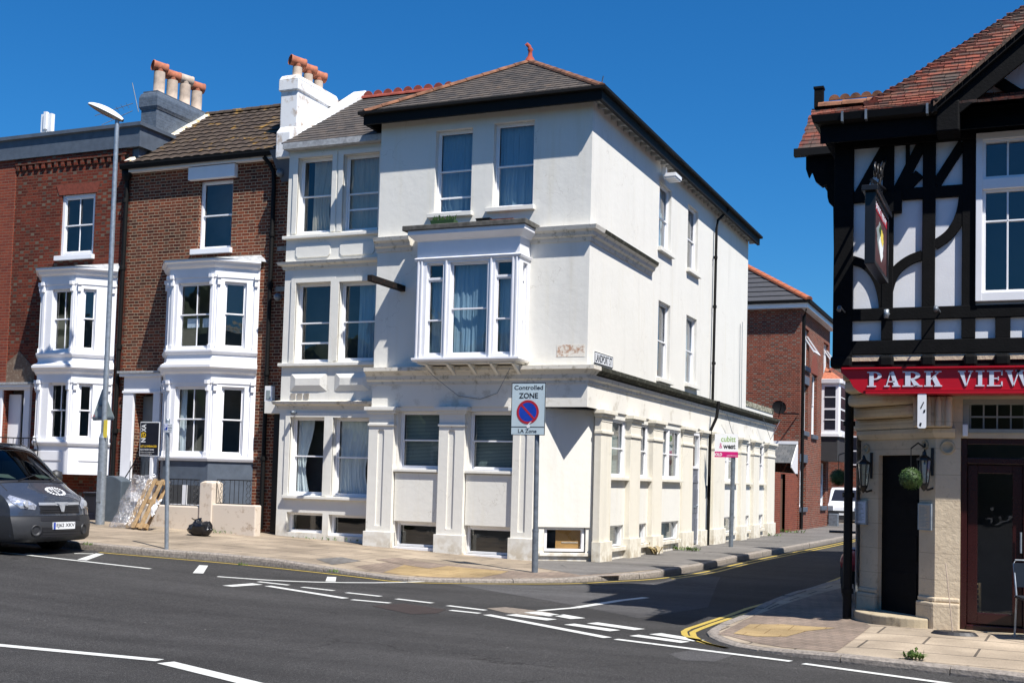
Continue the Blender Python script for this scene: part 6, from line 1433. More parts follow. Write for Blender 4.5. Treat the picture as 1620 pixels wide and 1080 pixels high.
for sgn in (-1, 1):
    pts = [(4.9, .60), (5.5, .56), (6.3, .70), (7.3, .90), (7.0, .955), (5.8, .95), (5.1, .84)]
    cc = (5.9, .78); t = MB(); vs = [vskin(cc[0], sgn * cc[1]) + vnorm(cc[0], sgn * cc[1]) * .03]
    ring1 = []; 
    sub = []
    for k in range(len(pts)):
        a, b = pts[k], pts[(k + 1) % len(pts)]
        for f in (0, .34, .67): sub.append((a[0] + (b[0] - a[0]) * f, a[1] + (b[1] - a[1]) * f))
    vs += [vskin(cc[0] + (i - cc[0]) * .6, sgn * (cc[1] + (q - cc[1]) * .6)) + vnorm(cc[0] + (i - cc[0]) * .6, sgn * (cc[1] + (q - cc[1]) * .6)) * .026 for i, q in sub]
    vs += [vskin(i, sgn * q) + vnorm(i, sgn * q) * .006 for i, q in sub]; n_ = len(sub)
    t.add(vs, [(0, 1 + k, 1 + (k + 1) % n_) for k in range(n_)] + [(1 + k, 1 + (k + 1) % n_, 1 + n_ + (k + 1) % n_, 1 + n_ + k) for k in range(n_)], 0, True)
    hl = t.build('headlight', M['lampglass'], van, local=True)
    t = MB(); c_ = vskin(5.6, sgn * .74) + vnorm(5.6, sgn * .74) * .03; t.lathe(c_, [(.0, .004), (.05, .006), (.065, .0), (.06, -.01)], 16, axis=(1, 0, .3)); t.build('bulb_reflector', M['chrome'], hl, local=True)
    t = MB(); c_ = vskin(1.7, sgn * .62) + Vector((.0, 0, 0)); t.lathe(c_, [(.0, -.01), (.07, .0), (.085, .02), (.10, .015), (.10, -.02)], 18, axis=(.95, sgn * .3, 0)); t.build('fog_lamp', M['vanplastic'], van, local=True)
t = MB(); vpatch(t, 3.0, 3.8, -.50, .50, .006, 4, 14); t.build('air_intake', M['ink'], van, local=True)
t = MB(); vpatch(t, 1.15, 1.95, -.52, .52, .006, 4, 14); t.build('air_intake', M['ink'], van, local=True)
t = MB(); 
for i in (1.35, 1.6): vpatch(t, i, i + .1, -.5, .5, .014, 1, 12)
t.build('intake_bar', M['vanplastic'], van, local=True)
# number plate
PF = Face((.012, 0), (0, 1)); t = MB(); t.box(PF, -.26, .26, .455, .575, -.02, .012); pl = t.build('number_plate', M['signwhite'], van, local=True)
t = MB(); t.box(PF, -.26, -.215, .457, .573, .012, .014); t.build('blue_band', M['signblue'], pl, local=True)
t = MB(); text_mesh(t, 'EJ62 XKV', PF, -.195, .475, .0125, height=.08, width=.44, bold=.01); t.build('lettering', M['ink'], pl, local=True)
# round transfer of broken lettering on the bonnet
t = MB(); rr = random.Random(4)
ci, ct = 7.75, .10
def bon(dy, dx, o=.006):   # position on bonnet around the centre
    return vskin(ci + dx * 5.2, ct + dy * 1.3 / .93) + Vector((0, 0, .007 + o))
for k in range(20):
    a0 = 2 * math.pi * k / 20 + .06; a1 = a0 + .2
    t.add([bon(.175 * math.cos(a0), .145 * math.sin(a0)), bon(.175 * math.cos(a1), .145 * math.sin(a1)), bon(.12 * math.cos(a1), .10 * math.sin(a1)), bon(.12 * math.cos(a0), .10 * math.sin(a0))], [(0, 1, 2, 3)])
for k in range(-4, 5):
    x0 = k * .024; 
    for y0 in (-.075, -.02, .035):
        if rr.random() < .8 and x0 * x0 + y0 * y0 < .0095: t.add([bon(x0, y0), bon(x0 + .013, y0), bon(x0 + .013, y0 + .045), bon(x0, y0 + .045)], [(0, 1, 2, 3)])
t.build('bonnet_emblem', M['signwhite'], van, local=True)
for sgn in (-1, 1):
    t = MB(); c_ = Vector((-.98, sgn * .80, .35)); t.lathe(c_ - Vector((0, .11, 0)), [(.2, 0), (.31, 0), (.335, .03), (.335, .19), (.31, .22), (.2, .22)], 28, axis=(0, 1, 0)); wh = t.build('wheel', M['tyre'], van, local=True)
    t = MB(); t.lathe(c_ - Vector((0, .07, 0)), [(.0, .0), (.2, 0), (.21, .14), (.0, .10)], 24, axis=(0, 1, 0)); t.build('rim', M['galv'], wh, local=True)
    t = MB(); t.lathe(c_ + Vector((-2.75, -.11, 0)), [(.2, 0), (.31, 0), (.335, .03), (.335, .19), (.31, .22), (.2, .22)], 28, axis=(0, 1, 0)); t.build('wheel', M['tyre'], van, local=True)
    t = MB(); c_ = Vector((-1.12, sgn * 1.04, 1.33)); t.lathe(c_ - Vector((.05, 0, .13)), [(.0, 0), (.10, .02), (.125, .12), (.11, .24), (.0, .28)], 14); t.build('wing_mirror', M['vanplastic'], van, local=True)
t = MB(); t.bx(-4.6, -.5, -.84, .84, .22, .5); t.build('underbody', M['tyre'], van, local=True)
for y in (-.45, .3):
    t = MB(); t.tube([vskin(9.9, y / .9) + Vector((-.0, 0, .03)), vskin(10.5, (y + .5) / .9) + Vector((0, 0, .03))], .01, 5); t.build('wiper', M['ink'], van, local=True)
t = MB(); bz = Vector((-2.3, -.15, 1.95)); t.lathe(bz, [(.10, 0), (.10, .03), (.085, .10), (.0, .12)], 14); t.build('beacon', M['yellowp'], van, local=True)

# ---- white van in the distance
wv = atZ(1322, 829, -.18)
wvn = thing('white_van', 'white van far down the side street facing the camera', 'van', (-8.35, 61.0, -.18), rotz=-math.pi / 2)
t = MB(); prof2_ = [(0, .3), (-.02, .6), (.05, .95), (.75, 1.15), (1.35, 1.75), (1.6, 1.85), (4.0, 1.9), (4.1, .3)]
Fv = Face((0, .88), (-1, 0))
t.prism(Face((0, 0), (-1, 0)), [(x, z) for x, z in prof2_], -.88, .88); t.build('body', M['whitepaint'], wvn, local=True, bevel=.08)
t = MB(); t.add([(-.80, -.74, 1.2), (-.80, .74, 1.2), (-1.32, .66, 1.72), (-1.32, -.66, 1.72)], [(0, 1, 2, 3)]); 
for v in t.v: v.x += .03; v.z += .03
t.build('windscreen', M['navy'], wvn, local=True)
t = MB(); t.bx(-.1, .04, -.8, .8, .28, .72); t.build('bumper', M['vanplastic'], wvn, local=True); t = MB(); t.bx(.04, .055, -.25, .25, .5, .6); t.build('number_plate', M['signwhite'], wvn, local=True)
for y in (-.68, .68):
    t = MB(); t.bx(-.12, .03, y - .14, y + .14, .72, .95); t.build('headlight', M['lampglass'], wvn, local=True)
    t = MB(); t.lathe((-.75, y - .1, .3), [(.0, 0), (.3, 0), (.3, .2), (0, .2)], 16, axis=(0, 1, 0)); t.build('wheel', M['tyre'], wvn, local=True)
t = MB(); t.box(Face((-8.1, 55.3), (1, 0)), -.1, .3, -.15, .5, 0, .4); tagit(t.build('utility_cabinet', M['galvD'], bevel=.02), 'small grey cabinet at the far corner of the brick house', 'cabinet')
t = MB(); t.tube([(-7.5, 56.0, -.2), (-7.5, 56.0, .6)], .07, 8); tagit(t.build('bollard', M['signwhite']), 'short white bollard before the white van', 'bollard')
# plant troughs on the bay roof and sill
F_ = FF
t = MB(); q = F_.r(682, 351, 720, 361, .5); a, b, c, d = q[0], q[1], 6.90, 7.02
t.add([F_.P(u, z, dd) for z, e in ((c, .03), (d, 0)) for u, dd in ((a + e, .56 - e), (b - e, .56 - e), (b - e, .36 + e), (a + e, .36 + e))], [(0, 1, 5, 4), (1, 2, 6, 5), (2, 3, 7, 6), (3, 0, 4, 7), (0, 1, 2, 3)])
pt1 = thing('plant_trough', 'green plastic plant trough with seedlings on the bay roof', 'planter', F_.P((a + b) / 2, c, .46)); t.build('trough', plain('green_plastic', (.05, .12, .04), .5), pt1)
t = MB(); rr = random.Random(6)
for k in range(40): u = rr.uniform(a + .03, b - .03); dd = rr.uniform(.38, .54); h_ = rr.uniform(.03, .14); t.add([F_.P(u, d - .02, dd), F_.P(u + .02, d + h_ * .6, dd), F_.P(u + rr.uniform(-.04, .04), d + h_, dd), F_.P(u - .02, d + h_ * .6, dd)], [(0, 1, 2, 3)])
t.build('seedlings', M['leaf'], pt1)
for (x0, x1, mt, lab) in ((755, 778, 'black', 'black plant trough at the right of the bay roof'), (778, 815, 'terra', 'terracotta plant trough beside the black one on the bay roof')):
    q = F_.r(x0, 350, x1, 358, .4); t = MB(); a, b, c, d = q[0], q[1] - .01, 6.90, 7.02 if mt == 'black' else 6.98
    t.add([F_.P(u, z, dd) for z, e in ((c, .03), (d, 0)) for u, dd in ((a + e, .5 - e), (b - e, .5 - e), (b - e, .32 + e), (a + e, .32 + e))] + [F_.P(u, d - .02, dd) for u, dd in ((a, .5), (b, .5), (b, .32), (a, .32))], [(0, 1, 5, 4), (1, 2, 6, 5), (2, 3, 7, 6), (3, 0, 4, 7), (0, 1, 2, 3), (8, 9, 10, 11)]); tagit(t.build('plant_trough', M[mt]), lab, 'planter')
# ================================================================== PUB
PY, UY, PSX, USX = 15.1, 14.8, -2.05, -2.17
FP = Face((0, PY), (1, 0)); FU = Face((0, UY), (1, 0)); PR = 7.0; PB = 33.0
C0, C1 = (-2.0, 16.08), (-1.02, PY); FCh = face2(C0, C1); LC = math.hypot(C1[0] - C0[0], C1[1] - C0[1])
pub = thing('public_house', 'black and white half-timbered pub with stone corner doorway and red name fascia', 'pub', (1, 20, 0))
dq = FCh.r(1389, 722, 1454, 968); dq = (dq[0], dq[1], .08, 2.04)
W = MB(); W.wall(FCh, 0, LC, -.3, 2.35, [(*dq, .06)], .3)
sf = (-.74, .95, -.05, 2.24); tw = (-.72, .95, 2.30, 2.70)
W.wall(FP, -1.02, PR, -.3, 3.05, [(*sf, .22), (*tw, .18)])
for i in range(3): W.add([FCh.P(0, 0, 0)], [])
W.build('stone_wall', M['stone'], pub, recalc=False)
W = MB(); FPs = Face((PSX, 0), (0, -1)); W.wall(FPs, -PB, -16.03, -.3, 3.1); FUs = Face((USX, 0), (0, -1)); W.wall(FUs, -PB, -UY, 3.05, 6.05); W.wall(FU, USX, PR, 3.05, 6.2, [(-.52, 1.5, 3.84, 5.72, .1)]); W.wall(Face((0, PB), (-1, 0)), -PR, 2.2, -.3, 6.0); W.wall(Face((PR, 0), (0, 1)), UY, PB, -.3, 6.0)
W.add([(USX, UY, 3.05), (PR, UY, 3.05), (PR, PY + .1, 3.05), (USX, PY + .1, 3.05)], [(0, 1, 2, 3)]); W.add([(USX, PY + .1, 3.05), (PSX + .05, PY + .1, 3.05), (PSX + .05, PB, 3.05), (USX, PB, 3.05)], [(0, 1, 2, 3)]); W.build('plaster_wall', M['plaster'], pub, recalc=False)
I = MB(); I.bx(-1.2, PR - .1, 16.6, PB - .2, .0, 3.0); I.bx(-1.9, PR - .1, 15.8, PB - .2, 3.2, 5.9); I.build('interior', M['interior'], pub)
# stone base mouldings and capitals of the corner piers
for F_, a, b, pr_ in ((FP, -1.05, -.74, .05), (FCh, dq[1] + .0, LC + .03, .05), (FCh, -.02, dq[0], .05)):
    t = MB(); t.box(F_, a, b, -.1, .30, -.05, pr_); t.box(F_, a, b, .30, .36, -.05, pr_ * .5); t.build('plinth', M['stone'], pub, bevel=.02)
t = MB(); t.sweep([C0, C1, (-.80, PY)], [(-.02, 2.24), (.03, 2.24), (.07, 2.30), (.07, 2.35), (-.02, 2.36)]); t.build('capital_band', M['stone'], pub)
# stepped stone corbelling carrying the jettied corner
for i, (o0, z0, z1) in enumerate(((.12, 2.35, 2.50), (.36, 2.50, 2.64), (.66, 2.64, 2.79), (.98, 2.79, 2.93), (1.12, 2.93, 3.05))):
    yF, xS = PY - .03, PSX - .05; x1 = max(xS, -.97 - o0); y1 = max(yF, 16.18 - o0)
    P_ = [(-.9, yF, z1), (x1, yF, z1), (xS, y1, z1), (xS, 16.4, z1), (-.9, 15.6, z1)]
    t = MB(); t.poly(P_, z1 - z0); t.build('corbel_course', M['stone'], pub, bevel=.045)
t = MB(); t.box(FP, -1.27, -.83, 2.36, 2.73, -.03, .13)
for x in (-1.25, -1.135, -1.02, -.905): t.lathe(FP.P(x + .035, 2.37, .14), [(.04, 0), (.04, .30), (.02, .35)], 10)
t.build('fluted_corbel', M['stone'], pub, bevel=.02)
for F_, u, z, r, in ((FP, -.885, 2.13, .075), (FCh, dq[1] + .10, 2.16, .05), (FCh, .12, 2.13, .05)): t = MB(); t.lathe(F_.P(u, z, .0), [(r * 1.15, 0), (r * 1.1, .02), (r * .8, .022), (r * .7, .005), (0, .004)], 18, axis=F_.n); t.build('stone_roundel', M['stoneD'], pub)
# corner door in its recess, curved step
t = MB(); t.box(FCh, dq[0], dq[1], .08, 2.04, -.10, -.06)
for zz in (.3, .75, 1.2, 1.65): t.box(FCh, dq[0] + .1, dq[1] - .1, zz, zz + .3, -.065, -.05)
t.build('corner_door', M['blacktimber'], pub)
mc = FCh.P((dq[0] + dq[1]) / 2, 0, .0); n = 20; cu_ = (dq[0] + dq[1]) / 2
t = MB(); P_ = [FCh.P(cu_ - .62 * math.cos(math.pi * k / n), .10, .42 * math.sin(math.pi * k / n) + .02) for k in range(n + 1)] + [FCh.P(cu_ + .62, .10, -.3), FCh.P(cu_ - .62, .10, -.3)]
t.poly(P_, .3); t.build('door_step', M['stoneD'], pub, bevel=.015)
# shop front
t = MB(); a, b, z1 = sf[0], sf[1], sf[3]; dpt = -.05
t.box(FP, a, a + .07, -.03, z1, -.2, dpt); t.box(FP, b - .07, b, -.03, z1, -.2, dpt); t.box(FP, a + .07, b - .07, z1 - .07, z1, -.2, dpt - .001); t.box(FP, a + .07, b - .07, 1.94, 2.01, -.2, dpt - .001); t.box(FP, a + .07, b - .07, -.03, .06, -.2, dpt + .02); t.box(FP, -.06, .02, .06, 1.94, -.2, dpt - .002)
t.build('shopfront_frame', M['maroon'], pub, bevel=.006)
def shopdoor(a, b, nm):
    t = MB(); t.box(FP, a, a + .11, .07, 1.93, -.16, -.10); t.box(FP, b - .11, b, .07, 1.93, -.16, -.10); t.box(FP, a + .11, b - .11, 1.83, 1.93, -.16, -.101); t.box(FP, a + .11, b - .11, .07, .20, -.16, -.101)
    d = t.build(nm, M['maroon'], pub, bevel=.006); g = MB(); g.quad(FP.P(a + .11, .2, -.13), FP.P(b - .11, .2, -.13), FP.P(b - .11, 1.83, -.13), FP.P(a + .11, 1.83, -.13)); g.build('pane', M['glass'], d); return d
d1 = shopdoor(-.665, -.065, 'glazed_door'); d2 = shopdoor(.025, .875, 'glazed_door')
t = MB(); u0, z0 = FP.hit(1615, 858, -.05); t.tube([FP.P(u0, z0 - .12, -.05), FP.P(u0, z0 + .12, -.05)], .012, 8); t.build('door_handle', M['galv'], d1)
g = MB(); g.quad(FP.P(-.67, 2.01, -.13), FP.P(.88, 2.01, -.13), FP.P(.88, 2.17, -.13), FP.P(-.67, 2.17, -.13)); g.build('fanlight', M['glass'], pub)
t = MB(); t.box(FP, sf[0] - .02, PR, -.12, -.0, -.1, .06); t.build('threshold', M['stoneD'], pub)
t = MB(); a, b, c, d = tw
t.box(FP, a, b, c, c + .05, -.1, .02); t.box(FP, a, b, d - .06, d, -.15, -.02); t.box(FP, a, a + .07, c + .05, d - .06, -.15, -.021); t.box(FP, b - .07, b, c + .05, d - .06, -.15, -.021)
lo, hi = c + .05, d - .06; k = a + .07
cell = .148
i = 0
while k < b - .1: t.box(FP, k - .0, k + .018, lo, hi, -.14, -.06); k += cell
t.box(FP, a + .07, b - .07, (lo + hi) / 2 - .01, (lo + hi) / 2 + .01, -.14, -.061); tr = t.build('transom_window', plain('grey_green_paint', (.26, .28, .25), .5), pub, bevel=.004)
g = MB(); g.quad(FP.P(a, lo, -.12), FP.P(b, lo, -.12), FP.P(b, hi, -.12), FP.P(a, hi, -.12)); g.build('pane', M['glass'], tr)
t = MB(); t.box(FP, -.72, -.66, 2.26, 2.40, .0, .06); tagit(t.build('security_sensor', M['signwhite'], bevel=.01), 'tiny white sensor box beside the small-paned window under the fascia', 'sensor')
# fascia with lettering
FF_ = Face((0, 14.72), (1, 0)); t = MB()
P_ = [(-2.08, 3.05), (-2.07, 2.99), (-2.02, 2.95), (-1.97, 2.90), (-1.93, 2.82), (-1.86, 2.76), (-1.78, 2.735), (PR, 2.735), (PR, 3.05)]
t.prism(FF_, P_, -.32, 0.0); fs_ = t.build('fascia', M['red'], pub)
t = MB(); t.box(FF_, -1.78, PR, 2.735, 2.765, 0, .035); t.box(FF_, -1.80, PR, 2.772, 2.785, 0, .02); t.box(FF_, -2.06, PR, 3.03, 3.05, 0, .04); t.build('fascia_moulding', M['red'], fs_)
def glyph(mb, ch, u0, u1, z0, z1, F, d):
    w_, h_ = u1 - u0, z1 - z0
    def pg(*pts): mb.prism(F, [(u0 + x * w_, z0 + y * h_) for x, y in pts], d, d + .012)
    def bar(a, b, c, e): pg((a, c), (b, c), (b, e), (a, e))
    def arc(cx, cy, rx, ry, ti, a0=-90, a1=90, n=10):
        for k in range(n):
            p, q = [R(a0 + (a1 - a0) * (k + j) / n) for j in (0, 1)]
            f = lambda an, s_: (cx + (rx - (ti if s_ else 0) * abs(math.cos(an)) - (.07 if s_ else 0) * abs(math.sin(an))) * math.cos(an), cy + (ry - (.08 if s_ else 0)) * math.sin(an))
            pg(f(p, 0), f(q, 0), f(q, 1), f(p, 1))
    if ch in 'PR':
        bar(.14, .42, .0, 1.); bar(0, .14, 0, .08); bar(.42, .58, 0, .08); bar(0, .14, .92, 1); arc(.42, .73, .52, .27, .24)
        if ch == 'R': pg((.42, .46), (.62, .46), (.92, .08), (.70, .0), (.62, .04)); pg((.66, 0), (1.05, 0), (1.05, .08), (.66, .08))
    elif ch == 'A':
        pg((.36, 1), (.58, 1), (.90, .08), (.60, .08)); pg((.36, 1), (.43, 1), (.19, .08), (.12, .08)); bar(.25, .66, .3, .37); bar(0, .33, 0, .08); bar(.5, 1, 0, .08)
    elif ch == 'K':
        bar(.12, .38, 0, 1); bar(0, .12, 0, .08); bar(.38, .5, 0, .08); bar(0, .12, .92, 1); bar(.38, .5, .92, 1)
        pg((.38, .42), (.38, .52), (.78, .93), (.88, .93)); bar(.62, 1, .92, 1); pg((.45, .55), (.66, .72), (.96, .08), (.66, .08)); bar(.58, 1.04, 0, .08)
    elif ch in 'VW':
        def vee(a, b): m_ = (a + b) / 2 + .03 * (b - a); s_ = b - a; pg((a + .08 * s_, .92), (a + .40 * s_, .92), (m_ + .05 * s_, 0), (m_ - .05 * s_, 0)); pg((b - .18 * s_, .92), (b - .08 * s_, .92), (m_ + .05 * s_, 0), (m_ - .03 * s_, 0)); bar(a, a + .5 * s_, .92, 1); bar(b - .32 * s_, b, .92, 1)
        if ch == 'V': vee(0, 1)
        else: vee(0, .58); vee(.42, 1)
    elif ch == 'I': bar(.28, .74, .08, .92); bar(0, 1, 0, .08); bar(0, 1, .92, 1)
    elif ch == 'E':
        bar(.14, .42, 0, 1); bar(0, .14, 0, .08); bar(0, .14, .92, 1); bar(.42, .92, .0, .07); bar(.42, .92, .93, 1); bar(.42, .7, .46, .53); bar(.86, .95, 0, .3); bar(.86, .95, .7, 1); bar(.66, .72, .38, .61)
for ch, x0, x1 in (('P', 1372, 1396.5), ('A', 1399, 1424.5), ('R', 1428, 1458), ('K', 1462, 1489.5), ('V', 1515.5, 1539.5), ('I', 1543.5, 1557.5), ('E', 1561.5, 1587.5), ('W', 1590.5, 1632)):
    t = MB(); q = FF_.r(x0, 588, x1, 611.3); glyph(t, ch, q[0], q[1], 2.818, 2.998, FF_, .0); t.build('letter', M['silver'], fs_)
# beam ends under the jetty
for x0, x1 in ((-2.2, -1.95), (-1.64, -1.47), (-1.17, -1.01), (-.70, -.55), (-.37, -.20), (.0, .18), (.4, .58)):
    t = MB(); t.box(FU, x0, x1, 3.05, 3.19, -.1, .10); t.build('beam_end', M['blacktimber'], pub, bevel=.03)
t = MB(); t.box(FU, -1.98, PR, 3.13, 3.175, -.05, .045); t.build('stone_ledge', M['stone'], pub)
t = MB(); t.box(FU, -2.0, PR, 3.05, 3.13, -.05, .03); t.build('bressummer', M['blacktimber'], pub)
# ---- timber framing
TD = .045
def timber(pts, d=TD, d0=-.02): t = MB(); t.prism(FU, pts, d0, d); return t.build('timber', M['blacktimber'], pub, bevel=.006)
def tb(a, b, c, e, d=TD): return timber([(a, c), (b, c), (b, e), (a, e)], d)
tb(-2.18, -1.955, 3.17, 6.05, .06)          # corner post
for a, b in ((-1.62, -1.49), (-1.165, -1.02), (-.725, -.575)): tb(a, b, 3.38, 5.72, .05)
tb(-1.955, PR, 3.21, 3.375, .055); tb(-1.955, PR, 3.615, 3.76, .0555); tb(-1.955, PR, 5.71, 6.06, .07)
tb(-1.955, -.575, 5.045, 5.185, .047)
for a, b in ((-.36, -.20), (-.0, .16), (.36, .52)): tb(a, b, 3.375, 3.615, .05)
def strip(p, q, w_, d=.046):
    a, b = Vector(p), Vector(q); n_ = Vector((-(b - a).y, (b - a).x)).normalized() * w_ / 2; timber([tuple(a + n_), tuple(a - n_), tuple(b - n_), tuple(b + n_)], d)
strip((-1.93, 5.10), (-1.58, 5.74), .10, .042); strip((-1.50, 5.06), (-1.18, 5.70), .12, .042); strip((-1.02, 5.2), (-.72, 5.68), .11, .042); tb(-1.36, -1.315, 5.35, 5.71, .04)
strip((-1.62, 4.92), (-1.2, 5.35), .12, .04)
def arcbrace(c, r0, r1, a0, a1, d=.044, n=12):
    """curved brace: ring segment about c (degrees)"""
    P_ = [(c[0] + r1 * math.cos(R(a0 + (a1 - a0) * k / n)), c[1] + r1 * math.sin(R(a0 + (a1 - a0) * k / n))) for k in range(n + 1)] + [(c[0] + r0 * math.cos(R(a1 - (a1 - a0) * k / n)), c[1] + r0 * math.sin(R(a1 - (a1 - a0) * k / n))) for k in range(n + 1)]
    timber(P_, d)
def curve(pts, w_, d=.044):
    L_ = [Vector(p) for p in pts]
    for _ in range(3):
        q = [L_[0]]
        for a, b in zip(L_[:-1], L_[1:]): q += [a * .75 + b * .25, a * .25 + b * .75]
        L_ = q + [L_[-1]]
    A, B = [], []
    for i, p in enumerate(L_):
        t_ = (L_[min(i + 1, len(L_) - 1)] - L_[max(i - 1, 0)]).normalized(); n_ = Vector((-t_.y, t_.x)) * w_ / 2; A.append(tuple(p + n_)); B.append(tuple(p - n_))
    timber(A + B[::-1], d)
H_ = lambda x, y: FU.hit(x, y, .04)
curve([H_(1526, 306), H_(1521, 340), H_(1505, 370), H_(1478, 388)], .115); curve([H_(1460, 403), H_(1435, 412), H_(1412, 432), H_(1402, 470), H_(1400, 492)], .115)
curve([H_(1348, 411), H_(1370, 418), H_(1388, 440), H_(1396, 470), H_(1398, 492)], .105)
for a in (1.60, 2.3, 3.0, 3.7, 4.4, 5.1, 5.8, 6.5): tb(a, a + .14, 3.375, 5.72, .05)
for a in (.9, 1.25): tb(a, a + .14, 3.375, 3.615, .05)
tb(1.74, PR, 4.62, 4.76, .047)
for a in (1.76, 3.16, 4.56, 5.96): strip((a, 4.8), (a + .52, 5.68), .11, .042); strip((a + 1.22 - .7, 4.60), (a + .02, 3.80), .11, .042)
t = MB(); q = FU.r(1405, 318, 1426, 336, .1); t.box(FU, q[0] - .05, q[1], q[2], q[3] + .12, 0, .12); t.build('bracket_block', M['blacktimber'], pub, bevel=.01)
# big upper window
t = MB(); wl, wr, wb, wt = -.575, 1.55, 3.80, 5.76
for a, b, c, d in ((wl, wl + .07, wb, wt), (wr - .07, wr, wb, wt), (wl + .07, wr - .07, wt - .08, wt), (wl + .07, wr - .07, wb, wb + .10), (wl + .07, wr - .07, 5.10, 5.22)): t.box(FU, a, b, c, d, -.08, .09 if a == wl or b == wr else .085)
k = -.375
ms = [wl + .07, -.24]
for (z0, z1, dd) in ((5.22, wt - .08, .06), (wb + .10, 5.10, .04)):
    x = wl + .07
    while x < wr - .2: t.box(FU, x + .0, x + .035, z0, z1, -.03, dd); t.box(FU, x + .26, x + .28, z0, z1, -.03, dd - .01); x += .545
    t.box(FU, wl + .07, wr - .07, z0, z0 + .03, -.03, dd - .002); t.box(FU, wl + .07, wr - .07, z1 - .03, z1, -.03, dd - .002)
t.box(FU, wl + .07, wr - .07, 4.72, 4.74, -.03, .03); uw = t.build('upper_window', M['white'], pub, bevel=.004)
g = MB(); g.quad(FU.P(wl, wb, -.0), FU.P(wr, wb, 0.), FU.P(wr, wt, 0.), FU.P(wl, wt, .0)); g.build('pane', M['glass'], uw)
# ---- roof: bell-cast hipped roof of plain tiles
GX, GYf = -2.31, 14.4
gs = [(0, 6.03), (.28, 6.14), (.57, 6.34), (.87, 6.60), (1.22, 6.94), (1.75, 7.44), (2.23, 7.89), (5.0, 10.5)]
def gz(s_):
    for (a, za), (b, zb_) in zip(gs[:-1], gs[1:]):
        if s_ <= b: return za + (zb_ - za) * (s_ - a) / (b - a)
    return gs[-1][1]
t = MB(); rr = random.Random(5); s_ = 0.; row = 0
while s_ < 4.2:
    ds = .066 if s_ > .6 else .08
    x = GX + s_ + (.045 if row % 2 else -.045) + rr.uniform(-.035, .035); z0, z1 = gz(s_), gz(s_ + ds * 1.25); first = True
    while x < 6.9:
        wd = .163; l = rr.uniform(-.004, .006); fo = rr.uniform(-.006, .006); y0 = GYf + s_ - .012 + fo; th = .026 + (.014 if first else 0)
        x0_, x1_ = x + .002, x + wd - .003
        a = (x0_, y0, z0 + th + l); b = (x1_, y0, z0 + th + l + rr.uniform(-.003, .003)); c = (x1_, GYf + s_ + ds * 1.2, z1 + .006); d = (x0_, GYf + s_ + ds * 1.2, z1 + .006)
        e = (x0_, y0 + .006, z0 - .002); f = (x1_, y0 + .006, z0 - .002); t.add([a, b, c, d, e, f, (x0_, GYf + s_ + ds * 1.2, z1 - .02)], [(0, 1, 2, 3), (0, 4, 5, 1), (0, 3, 6, 4)])
        x += wd; first = False
    s_ += ds; row += 1
rfm = t
for k in range(40):      # side slope towards the side street, in courses
    s0, s1 = k * .105, (k + 1) * .105; rfm.add([(GX + s0, GYf + s0, gz(s0) + .02), (GX + s0, PB, gz(s0) + .02), (GX + s1, PB, gz(s1)), (GX + s1, GYf + s1, gz(s1)), (GX + s0, GYf + s0, gz(s0)), (GX + s0, PB, gz(s0))], [(0, 1, 2, 3), (0, 4, 5, 1)])
rfm.add([(1.9, 18.6, gz(4.2)), (7, 18.6, gz(4.2)), (7, PB, gz(4.2)), (1.9, PB, gz(4.2))], [(0, 1, 2, 3)])
proof = rfm.build('roof', M['claytile'], pub, recalc=False)
t = MB(); s_ = .55
while s_ < 4.2:      # bonnet hip tiles
    p0 = Vector((GX + s_, GYf + s_, gz(s_) + .05)); sc = rr.uniform(.9, 1.1)
    t.add([p0 + Vector((-.09, .02, -.06)), p0 + Vector((0, -.01, .012)), p0 + Vector((.12 * sc, -.0, -.02)), p0 + Vector((.14, .12, .03)), p0 + Vector((.05, .14, .06)), p0 + Vector((-.06, .16, .0)), p0 + Vector((0, 0, -.04)), p0 + Vector((.12, .01, -.045))], [(0, 1, 4, 5), (1, 2, 3, 4), (0, 6, 1), (1, 6, 7, 2)])
    s_ += .066
t.build('bonnet_tiles', M['claytile'], proof, recalc=False)
t = MB(); t.sweep([(GX, PB), (GX, GYf), (-.98, GYf)], [(-.03, 5.93), (.02, 5.93), (.07, 5.95), (.09, 6.03), (-.03, 6.04)]); gp_ = t.build('gutter', M['gutter'], pub)
t = MB()
for x in (-2.05, -1.78, -1.1): t.box(Face((0, GYf), (1, 0)), x, x + .025, 5.925, 6.045, .0, .1)
t.build('gutter_bracket', M['galvD'], gp_)
t = MB(); t.box(Face((0, GYf + .05), (1, 0)), GX, -.98, 5.72, 5.94, -.03, 0); t.add([(GX, GYf + .05, 5.74), (PR, GYf + .05, 5.74), (PR, UY, 5.85), (GX, UY, 5.85)], [(0, 1, 2, 3)]); t.add([(GX + .05, GYf + .05, 5.74), (GX + .05, PB, 5.74), (USX, PB, 5.85), (USX, UY, 5.85)], [(0, 1, 2, 3)]); t.add([(GX + .05, GYf + .05, 5.74), (GX + .05, PB, 5.74), (GX + .05, PB, 5.94), (GX + .05, GYf + .05, 5.94)], [(0, 1, 2, 3)]); t.build('eaves_board', M['blacktimber'], pub)
